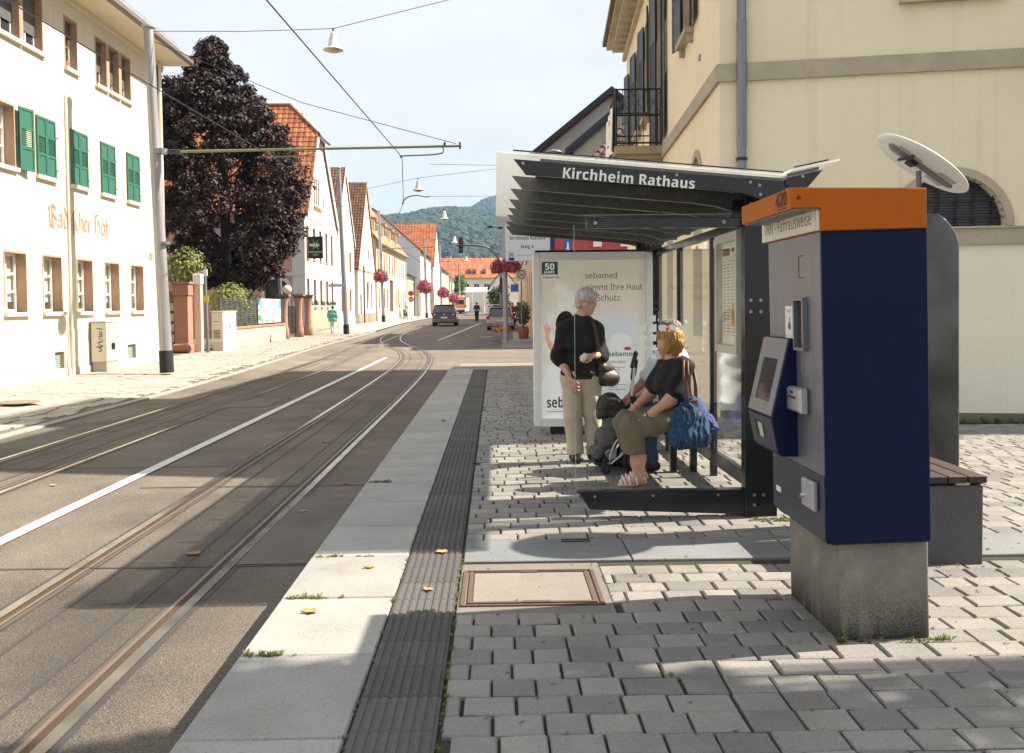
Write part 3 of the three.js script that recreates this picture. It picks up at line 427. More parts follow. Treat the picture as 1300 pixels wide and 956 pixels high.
{ // ticket machine
  const t = thing('ticket_machine', 'dark blue ticket machine with orange roof on a stained concrete plinth', 'ticket machine', [1.68, 0, 4.45]);
  const paintBump = tex(256, 0.12, (u, v) => fbm(u * 24, v * 24, 2, 61, 24));
  const blue = mat([0.0032, 0.0105, 0.052], 0.5, { map: tex(512, 1.1, (u, v, i, j) => { const b = fbm(u * 4, v * 4, 5, 62, 4), st = step(0.62, 0.8, fbm(u * 40, v * 1, 3, 63, 40)); const k = 0.74 + 0.3 * (b - 0.5) + 0.12 * st + (hash(i >> 1, j >> 3, 7) > 0.996 ? 0.5 : 0); return [k + 0.05 * st, k + 0.03 * st, k]; }), bumpMap: paintBump, bumpScale: 0.0003, specularIntensity: 0.35 }), orange = mat([0.44, 0.105, 0.004], 0.5, { bumpMap: paintBump, bumpScale: 0.0002, specularIntensity: 0.35 });
  const steel = mat([0.315, 0.32, 0.385], 0.42, { metalness: 0.5, map: T.steelStreak }), doorM = mat([0.085, 0.095, 0.15], 0.38, { metalness: 0.45, map: T.steelStreak }), silver = mat([0.55, 0.55, 0.56], 0.35, { metalness: 0.7 });
  const stain = tex(512, 0.5, (u, v, i, j) => { const low = Math.pow(1 - clamp(v / 0.62), 1.6), sp = hash(i >> 1, j >> 1, 2), run = step(0.62, 0.8, fbm(u * 14, v * 1.2, 3, 71, 14)) * 0.16 * (1 - v), b = fbm(u * 5, v * 5, 5, 72, 5), d = 0.72 + 0.4 * (b - 0.5) + (hash(i, j, 3) - 0.5) * 0.12 + run - (sp < low * 0.95 + 0.04 ? 0.38 : 0) - low * 0.26 * (0.6 + b); return [d, d * 0.955, d * 0.88]; });
  part(t, 'plinth', rb(1.505, 1.915, -0.03, 0.452, 4.12, 4.80, 0.012), mat([0.31, 0.295, 0.27], 0.9, { map: stain, bumpMap: T.grain, bumpScale: 0.0015 }));
  part(t, 'body', rb(1.447, 1.905, 0.448, 1.83, 4.07, 4.86, 0.006), blue);
  // orange roof with an overhang to the front
  part(t, 'roof', CAM.ex([[1.312, 2.003], [1.90, 1.985], [1.90, 1.813], [1.44, 1.813], [1.44, 1.912], [1.312, 1.912]], -4.87, -4.055, 0.005), orange);
  part(t, 'roof_soffit', bx(1.325, 1.44, 1.905, 1.9125, 4.07, 4.85), steel); part(t, 'screw', cyl([1.345, 1.958, 4.056], [1.345, 1.958, 4.052], 0.008), M.black);
  const n = letters('420', 0.062, 0.002); n.scale(1.15, 1, 1); n.rotateY(-Math.PI / 2); n.translate(1.3115, 1.935, -4.275); part(t, 'machine_number', n, M.black); part(t, 'number_rule', bx(1.3095, 1.3115, 1.921, 1.926, 4.12, 4.24), M.black);
  const W = Wall([1.447, 0, 4.86], [0, -1]);    // the operating face: s = 4.86 - d
  const s = (d) => 4.86 - d;
  part(t, 'front_panel', [W.bx(0.012, s(4.082), 0.745, 1.81, 0, 0.006)], steel); part(t, 'front_door', W.bx(0.012, s(4.082), 0.46, 0.742, 0, 0.006), doorM);
  const sg = print(640, 104, (x, w, h) => { x.fillStyle = '#e3dfd2'; x.fillRect(0, 0, w, h); x.fillStyle = '#2a2a2c'; x.font = '74px sans-serif'; x.fillText('VRN - Fahrausweise', 36, 78, 560); x.fillStyle = '#b03030'; x.fillRect(190, 50, 9, 7); });
  part(t, 'name_plate', W.bx(-0.05, s(4.075), 1.818, 1.935, 0, 0.02), M.white); part(t, 'name_print', W.sheet(-0.045, s(4.082), 1.822, 1.93, 0.0215), mat(0xffffff, 0.5, { map: sg }));
  part(t, 'panel_seam', [W.bx(s(4.37), s(4.365), 1.62, 1.72, 0.006, 0.0075), W.bx(s(4.37), s(4.30), 1.718, 1.722, 0.006, 0.0075), W.bx(s(4.37), s(4.30), 1.618, 1.622, 0.006, 0.0075)], M.black);
  const st = print(64, 190, (x) => { x.fillStyle = '#e6e2d8'; x.fillRect(0, 0, 64, 190); x.fillStyle = '#3d5a80'; x.beginPath(); x.ellipse(32, 110, 11, 22, 0, 0, 6.3); x.fill(); x.fillRect(32, 62, 7, 40); x.fillStyle = '#888'; x.fillRect(12, 20, 40, 4); x.fillRect(12, 30, 34, 4); });
  part(t, 'sticker', W.sheet(s(4.585), s(4.455), 1.325, 1.49, 0.0075), mat(0xffffff, 0.6, { map: st }));
  const dsp = part(t, 'display_slot', [W.bx(s(4.40), s(4.385), 1.285, 1.53, 0.006, 0.03), W.bx(s(4.27), s(4.255), 1.285, 1.53, 0.006, 0.03), W.bx(s(4.385), s(4.27), 1.515, 1.53, 0.006, 0.03), W.bx(s(4.385), s(4.27), 1.285, 1.30, 0.006, 0.03)], steel); part(dsp, 'display_glass', W.bx(s(4.385), s(4.27), 1.30, 1.515, 0.006, 0.012), mat([0.035, 0.028, 0.022], 0.08));
  // console with touch screen
  const prof = [[1.447, 1.335], [1.412, 1.338], [1.32, 0.965], [1.35, 0.79], [1.365, 0.778], [1.447, 0.775]];
  const con = part(t, 'console', CAM.ex(prof, -4.84, -4.43, 0.006), blue);
  const slant = (y0, y1, d0, d1, lift, th) => { const X = (y) => 1.412 - 0.092 * (1.338 - y) / 0.373 - lift; return prism([[X(y1), y1, d0], [X(y1), y1, d1], [X(y0), y0, d1], [X(y0), y0, d0]], [-th, th * 0.25, 0]); };
  const bez = part(con, 'screen_bezel', [slant(1.235, 1.332, 4.437, 4.833, 0.001, 0.006), slant(0.972, 1.03, 4.437, 4.833, 0.001, 0.006), slant(1.03, 1.235, 4.437, 4.515, 0.001, 0.006), slant(1.03, 1.235, 4.755, 4.833, 0.001, 0.006)], steel);
  part(bez, 'screen', slant(1.03, 1.235, 4.515, 4.755, 0.0012, 0.001), mat([0.05, 0.047, 0.042], 0.1, { clearcoat: 1 }));
  const lowX = (y) => 1.32 + (0.965 - y) * 0.03 / 0.175, low = (y0, y1, d0, d1, l, th) => prism([[lowX(y1) - l, y1, d0], [lowX(y1) - l, y1, d1], [lowX(y0) - l, y0, d1], [lowX(y0) - l, y0, d0]], [-th, 0, 0]);
  part(con, 'lower_plate', low(0.80, 0.958, 4.437, 4.833, 0.001, 0.005), doorM); part(con, 'ticket_tray', low(0.845, 0.925, 4.60, 4.74, 0.0062, 0.002), M.black); part(con, 'tray_flap', low(0.85, 0.92, 4.60, 4.665, 0.0085, 0.004), mat([0.5, 0.5, 0.42], 0.3));
  each(t, 'coin_slot', [W.bx(s(4.345), s(4.30), 1.195, 1.21, 0.006, 0.02), W.bx(s(4.33), s(4.315), 1.165, 1.235, 0.006, 0.018)], M.chrome);
  const rd = part(t, 'note_reader', W.ex([[s(4.44), 1.0], [s(4.25), 1.0], [s(4.25), 1.115], [s(4.44), 1.115]], 0.006, 0.055, 0.012), silver); part(rd, 'note_slot', W.bx(s(4.41), s(4.30), 1.065, 1.075, 0.0545, 0.057), M.black); part(rd, 'note_sign', W.bx(s(4.38), s(4.34), 1.085, 1.10, 0.0545, 0.0565), M.black);
  const lk = part(t, 'lock_box', W.ex([[s(4.31), 0.575], [s(4.155), 0.575], [s(4.155), 0.705], [s(4.31), 0.705]], 0.006, 0.035, 0.008), silver); part(lk, 'key_barrel', cyl(W.at(s(4.28), 0.625, 0.03), W.at(s(4.28), 0.625, 0.05), 0.013, 0.012), M.chrome);
  part(t, 'type_plate', W.bx(s(4.79), s(4.715), 0.548, 0.575, 0.006, 0.008), M.white);
  part(t, 'anchor_gasket', bx(1.47, 1.90, 0.440, 0.4495, 4.085, 4.835), M.black);
  t.rotation.z = 0.021;
}
{ // stone block bench with wooden slats
  const t = thing('block_bench', 'grey stone block bench with dark wooden slats behind the ticket machine', 'bench', [2.36, 0, 5.6]);
  part(t, 'block', rb(1.98, 2.765, -0.02, 0.452, 5.30, 5.93, 0.008), mat([0.115, 0.113, 0.112], 0.9, { map: T.stone, bumpMap: T.grain, bumpScale: 0.002 }));
  const wd = [[0.075, 0.052, 0.04], [0.06, 0.044, 0.036], [0.088, 0.062, 0.05]].map((c) => mat(c, 0.7, { map: T.wood, bumpMap: T.wood, bumpScale: 0.001 }));
  for (let k = 0; k < 7; k++) { const g = rb(0, 0.104, 0.468, 0.508, 5.275, 5.95, 0.005); const u = g.attributes.uv; for (let i = 0; i < u.count; i++) u.setXY(i, u.getY(i), u.getX(i) + k * 0.3); g.translate(1.985 + k * 0.114, 0, 0); part(t, 'slat', g, wd[k % 3]); }
  part(t, 'slat_bearer', [bx(2.0, 2.77, 0.452, 0.468, 5.33, 5.37), bx(2.0, 2.77, 0.452, 0.468, 5.83, 5.87)], M.darkSteel); part(t, 'bracket', rb(2.60, 2.68, 0.455, 0.472, 5.283, 5.32, 0.004), mat([0.4, 0.36, 0.3], 0.6));
}
{ // grey pillar with round disc on a pole
  const t = thing('display_pillar', 'grey metal display pillar with rounded shoulder behind the ticket machine', 'pillar', [2.78, 0, 6.2]);
  part(t, 'body', CAM.ex([[2.54, 0], [3.03, 0], [3.015, 1.88], [2.985, 1.96], [2.93, 2.03], [2.87, 2.075], [2.54, 2.10]], -6.36, -6.10, 0.012), mat([0.19, 0.19, 0.195], 0.42, { metalness: 0.5, roughnessMap: T.metalWear, map: T.metalWear }));
  part(t, 'back_panel', bx(2.58, 2.94, 0.3, 1.8, 6.362, 6.37), M.darkSteel);
  const l = thing('disc_lamp', 'round white tilted lamp disc on a short pole above the grey pillar', 'lamp', [2.80, 2.07, 6.22]);
  part(l, 'pole', cyl([2.80, 2.05, 6.22], [2.795, 2.36, 6.22], 0.017), mat([0.2, 0.19, 0.18], 0.5, { metalness: 0.5 }));
  const q = new THREE.Quaternion().setFromUnitVectors(new THREE.Vector3(0, 1, 0), new THREE.Vector3(0.572, 0.813, 0.078).normalize()), put = (g) => { g.applyQuaternion(q); g.translate(2.815, 2.405, -6.22); return g.index ? g.toNonIndexed() : g; };
  const pts = [[0, -0.008], [0.30, -0.010], [0.325, -0.006], [0.335, 0.003], [0.33, 0.010], [0.30, 0.014], [0, 0.022]];
  part(l, 'disc', put(new THREE.LatheGeometry(pts.map((p) => new THREE.Vector2(...p)), 56)), mat([0.72, 0.71, 0.69], 0.45, { transmission: 0.35, thickness: 0 }));
  const axis = new THREE.Vector3(0.81, -0.585, 0).normalize();   // long way of the strip under the disc
  const loc = axis.clone().applyQuaternion(q.clone().invert()), ang = Math.atan2(-loc.z, loc.x), under = (w, h, dpt, y, ox = 0, oz = 0) => { const g = new THREE.BoxGeometry(w, h, dpt).translate(ox, y, oz); g.rotateY(ang); return put(g); };
  const cap = new THREE.CapsuleGeometry(0.055, 0.40, 4, 14).rotateZ(Math.PI / 2).scale(1, 0.22, 1).translate(0, -0.016, 0.0).rotateY(ang);
  part(l, 'lamp_gear', put(cap), mat([0.20, 0.19, 0.18], 0.6));
  each(l, 'gear_plate', [under(0.18, 0.006, 0.20, -0.014, -0.12, 0.0), under(0.12, 0.006, 0.26, -0.013, 0.16, 0)], mat([0.42, 0.40, 0.38], 0.6));
  each(l, 'clamp', [under(0.05, 0.03, 0.10, -0.032, -0.06, 0), under(0.015, 0.015, 0.26, -0.05, -0.13, 0.08)], M.black);
}
// ================= buildings =================
const render = (c, b = 0.0018) => mat(c, 0.92, { map: T.plaster, bumpMap: T.plasterBump, bumpScale: b });
const sandstone = mat([0.50, 0.335, 0.225], 0.85, { map: T.stone }), cream = mat([0.72, 0.66, 0.52], 0.85, { map: T.plaster }), whiteFrame = mat([0.78, 0.77, 0.75], 0.5), curtainM = mat([0.70, 0.68, 0.64], 0.9);
const RED = [[0.36, 0.115, 0.045], [0.42, 0.14, 0.055], [0.32, 0.095, 0.04]], BROWN = [[0.15, 0.065, 0.04], [0.18, 0.08, 0.05], [0.12, 0.05, 0.033]];
const interior = mat([0.05, 0.045, 0.04], 0.9);
// a window in a wall opening: frame > panes, sill, and what shows behind the glass
function win(parent, W, s0, s1, y0, y1, o = {}) {
  const z = o.z ?? -0.16, f = o.f ?? 0.06, c = o.cols ?? 2, r = o.rows ?? 1, fm = o.frame ?? whiteFrame, bars = [];
  bars.push(W.bx(s0, s0 + f, y0, y1, z - 0.05, z), W.bx(s1 - f, s1, y0, y1, z - 0.05, z), W.bx(s0 + f, s1 - f, y0, y0 + f, z - 0.05, z), W.bx(s0 + f, s1 - f, y1 - f, y1, z - 0.05, z));
  const iw = (s1 - s0 - 2 * f) / c, ih = (y1 - y0 - 2 * f) / r, b = o.bar ?? 0.025;
  for (let i = 1; i < c; i++) bars.push(W.bx(s0 + f + i * iw - b * 1.4, s0 + f + i * iw + b * 1.4, y0 + f, y1 - f, z - 0.045, z - 0.002));
  for (let j = 1; j < r; j++) for (let i = 0; i < c; i++) bars.push(W.bx(s0 + f + i * iw + (i ? b * 1.4 : 0), s0 + f + (i + 1) * iw - (i < c - 1 ? b * 1.4 : 0), y0 + f + j * ih - b, y0 + f + j * ih + b, z - 0.04, z - 0.004));
  const w = part(parent, 'window', bars, fm);
  if (o.single) part(w, 'pane', W.bx(s0 + f, s1 - f, y0 + f, y1 - f, z - 0.035, z - 0.03), o.pane ?? M.darkPane);
  else for (let i = 0; i < c; i++) for (let j = 0; j < r; j++) part(w, 'pane', W.bx(s0 + f + i * iw, s0 + f + (i + 1) * iw, y0 + f + j * ih, y0 + f + (j + 1) * ih, z - 0.03, z - 0.026), o.pane ?? M.darkPane);
  if (o.curtain) { part(w, 'curtain', W.bx(s0, s1, y0 + (y1 - y0) * (1 - o.curtain), y1, z - 0.12, z - 0.1), o.curtainM ?? curtainM); part(w, 'room', W.bx(s0 - 0.05, s1 + 0.05, y0 - 0.05, y1 + 0.05, z - 0.5, z - 0.45), interior); }
  if (o.blind) part(w, 'roller_blind', W.bx(s0 + 0.01, s1 - 0.01, y1 - (y1 - y0) * o.blind, y1, z + 0.005, z + 0.02), o.blindM);
  if (o.sill !== 0) part(w, 'sill', W.bx(s0 - 0.06, s1 + 0.06, y0 - 0.09, y0, z, o.sillOut ?? 0.07), o.sillM ?? cream);
  if (o.lining) part(w, 'reveal', [W.bx(s0 - 0.03, s0 + 0.012, y0, y1 - 0.012, z + 0.002, 0.012), W.bx(s1 - 0.012, s1 + 0.03, y0, y1 - 0.012, z + 0.002, 0.012), W.bx(s0 - 0.03, s1 + 0.03, y1 - 0.012, y1 + 0.035, z + 0.002, 0.012)], o.lining);
  return w;
}
function leafGeo(W, s0, s1, y0, y1, z, lou = [0.36, 0.68]) {   // a wooden shutter leaf: stiles, rails, panels, louvres
  const f = 0.06, h = y1 - y0, a = y0 + h * lou[0], b = y0 + h * lou[1], g = [W.bx(s0, s0 + f, y0, y1, z, z + 0.035), W.bx(s1 - f, s1, y0, y1, z, z + 0.035)];
  for (const y of [y0, a - f / 2, b - f / 2, y1 - f]) g.push(W.bx(s0 + f, s1 - f, y, y + f, z + 0.001, z + 0.034));
  g.push(W.bx(s0 + f, s1 - f, y0 + f, a - f / 2, z + 0.006, z + 0.02), W.bx(s0 + f, s1 - f, b + f / 2, y1 - f, z + 0.006, z + 0.02));
  for (let y = a + f / 2; y < b - f / 2 - 0.02; y += 0.045) g.push(W.ex([[s0 + f, y], [s1 - f, y], [s1 - f, y + 0.012], [s0 + f, y + 0.012]], z + 0.008, z + 0.026), W.bx(s0 + f, s1 - f, y + 0.012, y + 0.03, z + 0.003, z + 0.012));
  return g;
}
// courses of pantiles on a plane: p corner at the eave, e along the eave, u up the slope (vectors in x, y, d)
function tiles(p, e, u, course = 0.32, wave = 0.24, trim = null) {
  const P = V(...p), E = V(...e), U = V(...u), n = E.clone().cross(U).normalize(); if (n.y < 0) n.negate();
  const le = E.length(), lu = U.length(), nc = Math.ceil(lu / course), nw = Math.max(1, Math.round(le / wave)), q = [], e1 = E.clone().normalize(), u1 = U.clone().normalize();
  const S = 4, pt = (s, t, h) => P.clone().addScaledVector(e1, s).addScaledVector(u1, t).addScaledVector(n, h), prof = (k) => 0.035 * Math.pow(Math.abs(Math.cos(Math.PI * k / S)), 0.8);
  for (let c = 0; c < nc; c++) for (let w = 0; w < nw; w++) {
    const a0 = w * le / nw, t0 = c * course, t1 = Math.min(t0 + course * 1.06, lu); if (trim && !trim(a0 / le, t0 / lu)) continue;
    const k = 0.8 + 0.4 * hash(c, w, 5);
    for (let i = 0; i < S; i++) { const s0 = a0 + i * le / nw / S, s1 = a0 + (i + 1) * le / nw / S; q.push([pt(s0, t0, 0.045 + prof(i)), pt(s1, t0, 0.045 + prof(i + 1)), pt(s1, t1, 0.012 + prof(i + 1)), pt(s0, t1, 0.012 + prof(i)), k], [pt(s0, t0, 0.0), pt(s1, t0, 0.0), pt(s1, t0, 0.045 + prof(i + 1)), pt(s0, t0, 0.045 + prof(i)), k]); }
  }
  const A = new Float32Array(q.length * 18), C = new Float32Array(q.length * 18); q.forEach((f, i) => [0, 1, 2, 0, 2, 3].forEach((v, j) => { f[v].toArray(A, i * 18 + j * 3); const k = f[4]; C[i * 18 + j * 3] = k; C[i * 18 + j * 3 + 1] = k * k; C[i * 18 + j * 3 + 2] = k * k; }));
  const g = new THREE.BufferGeometry(); g.setAttribute('position', new THREE.BufferAttribute(A, 3)); g.setAttribute('color', new THREE.BufferAttribute(C, 3)); g.computeVertexNormals(); return g;
}
const tileM = (c) => mat(c, 0.8, { map: T.stone, vertexColors: true });
// ---------- cream inn with green shutters, left ----------
{
  const t = thing('inn_building', 'three storey cream inn with green shutters and faded red gothic lettering', 'building', [-10.9, -0.17, 22]);
  const d0 = 13, W = Wall([-10.9, 0, d0], [0, 1]), s = (d) => d - d0, E = 31.4, wall = render([0.66, 0.60, 0.465]);
  const ground = [[21.2, 22.18], [23.0, 23.97], [24.86, 25.79], [26.62, 27.6], [28.5, 29.47]].map(([a, b]) => [s(a), s(b)]), mid = [[20.85, 21.82], [22.85, 23.75], [24.68, 25.6], [26.52, 27.43], [28.36, 29.28]].map(([a, b]) => [s(a), s(b)]);
  const topW = [[19.95, 21.0], [21.15, 22.2], [22.35, 23.3], [24.5, 25.2], [26.36, 27.08], [27.26, 27.95], [28.13, 28.82]].map(([a, b]) => [s(a), s(b)]), base = [[23.5, 23.98], [28.1, 28.72]].map(([a, b]) => [s(a), s(b)]);
  part(t, 'wall', W.face([[0, -0.3], [s(E), -0.3], [s(E), 9.7], [0, 9.7]], [...ground.map(([a, b]) => [a, b, 1.46, 2.82]), ...mid.map(([a, b]) => [a, b, 4.74, 6.14]), ...topW.map(([a, b]) => [a, b, 7.70, 8.97]), ...base.map(([a, b]) => [a, b, 0.04, 0.46])], 0.45), wall);
  part(t, 'wall', [prism([[-10.9, -0.3, E], [-21, -0.3, E], [-21, 9.7, E], [-16, 14.2, E], [-10.9, 9.7, E]], [0, 0, -0.3]), prism([[-10.9, -0.3, d0], [-21, -0.3, d0], [-21, 9.7, d0], [-16, 14.2, d0], [-10.9, 9.7, d0]], [0, 0, 0.3]), bx(-21.3, -21, -0.3, 9.7, d0, E)], wall);
  part(t, 'base_course', W.bx(0, s(E), -0.2, 0.02, 0, 0.03), render([0.62, 0.57, 0.46]));
  for (const [a, b] of ground) win(t, W, a, b, 1.46, 2.82, { z: -0.22, rows: 3, cols: 2, f: 0.07, pane: M.pane, curtain: 0.82, lining: sandstone, sillOut: 0.09 });
  mid.forEach(([a, b], i) => win(t, W, a, b, 4.74, 6.14, { z: -0.22, rows: 3, cols: 2, pane: i ? M.darkPane : M.pane, curtain: i ? 0 : 0.9, single: i > 0, lining: sandstone, sillOut: 0.09 }));
  const blindM = mat([0.085, 0.092, 0.088], 0.7, { bumpMap: T.wood, bumpScale: 0.002 });
  topW.forEach(([a, b], i) => win(t, W, a, b, 7.70, 8.97, { z: -0.18, rows: 2, cols: i === 3 ? 1 : 2, pane: M.darkPane, lining: sandstone, blind: [0.72, 0.68, 0.70, 0.34, 0.66, 0.78, 0.72][i], blindM, sillOut: 0.09, f: 0.07 }));
  each(t, 'mullion', [[1, 2], [0, 1], [4, 5], [5, 6]].map(([i, j]) => W.bx(topW[i][1] + 0.031, topW[j][0] - 0.031, 7.70, 8.97, -0.2, 0.014)), sandstone);
  for (const [a, b] of base) { const g = []; for (let k = 0; k < 7; k++) g.push(W.bx(a + 0.01, b - 0.01, 0.06 + k * 0.055, 0.10 + k * 0.055, -0.1, -0.08)); part(t, 'cellar_grille', [W.bx(a, b, 0.04, 0.46, -0.14, -0.11), ...g], mat([0.26, 0.34, 0.31], 0.7)); part(t, 'cellar_reveal', [W.bx(b - 0.012, b + 0.035, 0.04, 0.46, -0.12, 0.01)], sandstone); }
  const green = mat([0.027, 0.130, 0.088], 0.55, { bumpMap: T.wood, bumpScale: 0.0008 });
  for (const [a, b] of mid.slice(1)) { const c = (a + b) / 2; part(t, 'shutter', leafGeo(W, a - 0.03, c - 0.005, 4.74, 6.15, 0.015), green); part(t, 'shutter', leafGeo(W, c + 0.005, b + 0.03, 4.74, 6.15, 0.015), green); each(t, 'shutter_hook', [W.bx(b + 0.06, b + 0.16, 5.75, 5.77, 0, 0.05), W.bx(b + 0.06, b + 0.16, 4.95, 4.97, 0, 0.05)], M.darkSteel); }
  { const sh = Wall(W.at(mid[0][1] + 0.08, 0, 0.05), [0.16, 1]); part(t, 'shutter', leafGeo(sh, 0, 0.52, 4.72, 6.16, 0.015), green, 'green shutter leaf standing open'); part(t, 'shutter_batten', W.bx(mid[0][1] + 0.05, mid[0][1] + 0.13, 4.85, 6.05, 0.0, 0.05), mat([0.03, 0.10, 0.07], 0.6)); }
  // eaves: soffit, fascia, gutter, snow guard, roof
  part(t, 'soffit', [prism([[-10.9, 9.50, d0], [-10.0, 9.50, d0], [-10.0, 9.50, E + 0.3], [-10.9, 9.50, E + 0.3]], [0, 0.04, 0]), W.bx(0, s(E), 9.38, 9.5, 0, 0.10)], mat([0.66, 0.58, 0.43], 0.7));
  part(t, 'gutter', [tube([[-9.97, 9.60, d0], [-9.97, 9.60, 22], [-9.97, 9.60, E + 0.32]], 0.085, 30, 8)], mat([0.20, 0.20, 0.19], 0.5, { metalness: 0.5 }));
  part(t, 'roof', [prism([[-9.9, 9.56, d0], [-16, 14.6, d0], [-16, 14.6, E + 0.32], [-9.9, 9.56, E + 0.32]], [0, 0.12, 0]), prism([[-16, 14.6, d0], [-21.6, 9.58, d0], [-21.6, 9.58, E + 0.5], [-16, 14.6, E + 0.5]], [0, 0.12, 0])], mat([0.20, 0.09, 0.06], 0.85, { map: T.stone }));
  const sg = []; for (let d = 15; d < E; d += 0.8) sg.push(cyl([-10.35, 9.9, d], [-10.35, 10.18, d], 0.012, 0.012, 5)); for (const y of [10.0, 10.08, 10.16]) sg.push(cyl([-10.35, y, 14], [-10.35, y, E + 0.3], 0.008, 0.008, 5)); part(t, 'snow_guard', sg, mat([0.42, 0.36, 0.34], 0.6));
  const dpm = mat([0.70, 0.64, 0.50], 0.8); part(t, 'downpipe', [cyl(W.at(s(24.4), 1.0, 0.03), W.at(s(24.4), 6.95, 0.03), 0.036), cyl(W.at(s(24.4), -0.2, 0.04), W.at(s(24.4), 1.0, 0.04), 0.05)], dpm);
  part(t, 'corner_pipe', cyl(W.at(s(31.1), -0.2, 0.09), W.at(s(31.1), 9.45, 0.09), 0.055), mat([0.70, 0.65, 0.52], 0.6));
  part(t, 'house_number', W.bx(s(30.0), s(30.3), 3.03, 3.30, 0, 0.015), mat([0.62, 0.33, 0.22], 0.7)); { const g = letters('12', 0.17, 0.006); const f = W.put(g.translate(s(30.03), 3.08, 0.016)); part(t, 'number_digits', f, mat([0.3, 0.1, 0.06], 0.7)); }
  // faded blackletter: broad nib strokes
  const L = {
    B: [[0, 1.5, 0.1, 0.1], [0.1, 0.1, 0.5, -0.1], [0, 1.3, 0.35, 1.6], [0.35, 1.6, 0.75, 1.35], [0.75, 1.35, 0.45, 0.9], [0.45, 0.9, 0.85, 0.55], [0.85, 0.55, 0.5, -0.1], [0.32, 1.5, 0.35, 0.1], [-0.2, 1.1, 0, 1.5]],
    a: [[0.05, 0.85, 0.3, 1.0], [0.3, 1, 0.5, 0.85], [0.5, 0.9, 0.5, 0.1], [0.5, 0.1, 0.66, 0], [0.06, 0.5, 0.06, 0.18], [0.06, 0.18, 0.25, 0], [0.25, 0, 0.5, 0.25], [0.06, 0.5, 0.5, 0.62]],
    d: [[0.1, 0.8, 0.1, 0.2], [0.1, 0.2, 0.3, 0], [0.3, 0, 0.55, 0.25], [0.55, 0.25, 0.5, 0.9], [0.5, 0.9, 0.15, 1.55], [0.1, 0.8, 0.45, 0.95]],
    i: [[0.05, 0.9, 0.2, 0.8], [0.2, 0.85, 0.2, 0.1], [0.2, 0.1, 0.36, 0], [0.16, 1.3, 0.24, 1.2]],
    s: [[0.2, 1.35, 0.2, -0.35], [0.2, 1.3, 0.42, 1.5], [0.42, 1.5, 0.52, 1.4], [0.05, 0.9, 0.2, 0.9]],
    c: [[0.1, 0.8, 0.1, 0.15], [0.1, 0.15, 0.3, 0], [0.3, 0, 0.42, 0.12], [0.1, 0.8, 0.3, 1.0], [0.3, 1, 0.42, 0.88]],
    h: [[0.12, 1.5, 0.12, 0.05], [0.12, 0.8, 0.35, 1], [0.35, 1, 0.52, 0.8], [0.52, 0.8, 0.5, 0.05], [0.5, 0.05, 0.25, -0.4], [0.12, 1.45, 0.3, 1.6]],
    e: [[0.1, 0.8, 0.1, 0.15], [0.1, 0.15, 0.28, 0], [0.28, 0, 0.45, 0.15], [0.1, 0.8, 0.3, 1], [0.3, 1, 0.42, 0.75], [0.42, 0.75, 0.1, 0.5]],
    r: [[0.15, 0.9, 0.15, 0.05], [0.15, 0.05, 0.3, 0], [0.15, 0.8, 0.32, 0.98], [0.32, 0.98, 0.46, 0.85]],
    H: [[0.15, 1.5, 0.15, 0.1], [-0.1, 1.2, 0.15, 1.5], [0.15, 0.1, -0.1, 0], [0.15, 0.8, 0.5, 1.1], [0.5, 1.1, 0.7, 0.8], [0.7, 0.8, 0.65, 0.1], [0.65, 0.1, 0.4, -0.45], [0.15, 1.5, 0.6, 1.55]],
    o: [[0.1, 0.8, 0.1, 0.15], [0.1, 0.15, 0.3, 0], [0.3, 0, 0.52, 0.2], [0.52, 0.2, 0.5, 0.8], [0.5, 0.8, 0.3, 1], [0.3, 1, 0.1, 0.8]],
    f: [[0.2, 1.3, 0.2, -0.35], [0.2, 1.3, 0.42, 1.5], [0.42, 1.5, 0.55, 1.35], [0.02, 0.9, 0.45, 0.9]],
  };
  const adv = { B: 0.95, a: 0.68, d: 0.66, i: 0.4, s: 0.42, c: 0.5, h: 0.62, e: 0.52, r: 0.5, H: 0.95, o: 0.62, f: 0.5, ' ': 0.45 }, txt = 'Badischer Hof'; let x = 0; const total = [...txt].reduce((a, c) => a + adv[c], 0), sx = 3.55 / total, sy = 0.335, g = [];
  for (const c of txt) { for (const [a, b, p, q] of L[c] || []) { const w = [0.055, 0.07], A = [s(23.4) + (x + a) * sx, 3.56 + b * sy], B = [s(23.4) + (x + p) * sx, 3.56 + q * sy], n = [w[0] * 0.62, w[1] * 0.42]; const pts = Math.abs((B[0] - A[0]) * n[1] - (B[1] - A[1]) * n[0]) < 0.004 ? [[A[0] - 0.012, A[1]], [A[0] + 0.012, A[1]], [B[0] + 0.012, B[1]], [B[0] - 0.012, B[1]]] : [[A[0] - n[0], A[1] - n[1]], [A[0] + n[0], A[1] + n[1]], [B[0] + n[0], B[1] + n[1]], [B[0] - n[0], B[1] - n[1]]]; g.push(W.ex(pts, 0.002 + 0.0003 * (g.length % 7), 0.006 + 0.0003 * (g.length % 7))); } x += adv[c]; }
  part(t, 'painted_lettering', g, mat([0.50, 0.20, 0.145], 0.9, { map: T.stone }));
  const pot = part(t, 'flower_pot', lathe([[0, 0], [0.06, 0], [0.085, 0.15], [0.075, 0.15], [0.06, 0.02]], -10.93, 7.70, 24.62, 12), mat([0.62, 0.16, 0.06], 0.8), 'terracotta pot on an upper window sill'); void pot;
}
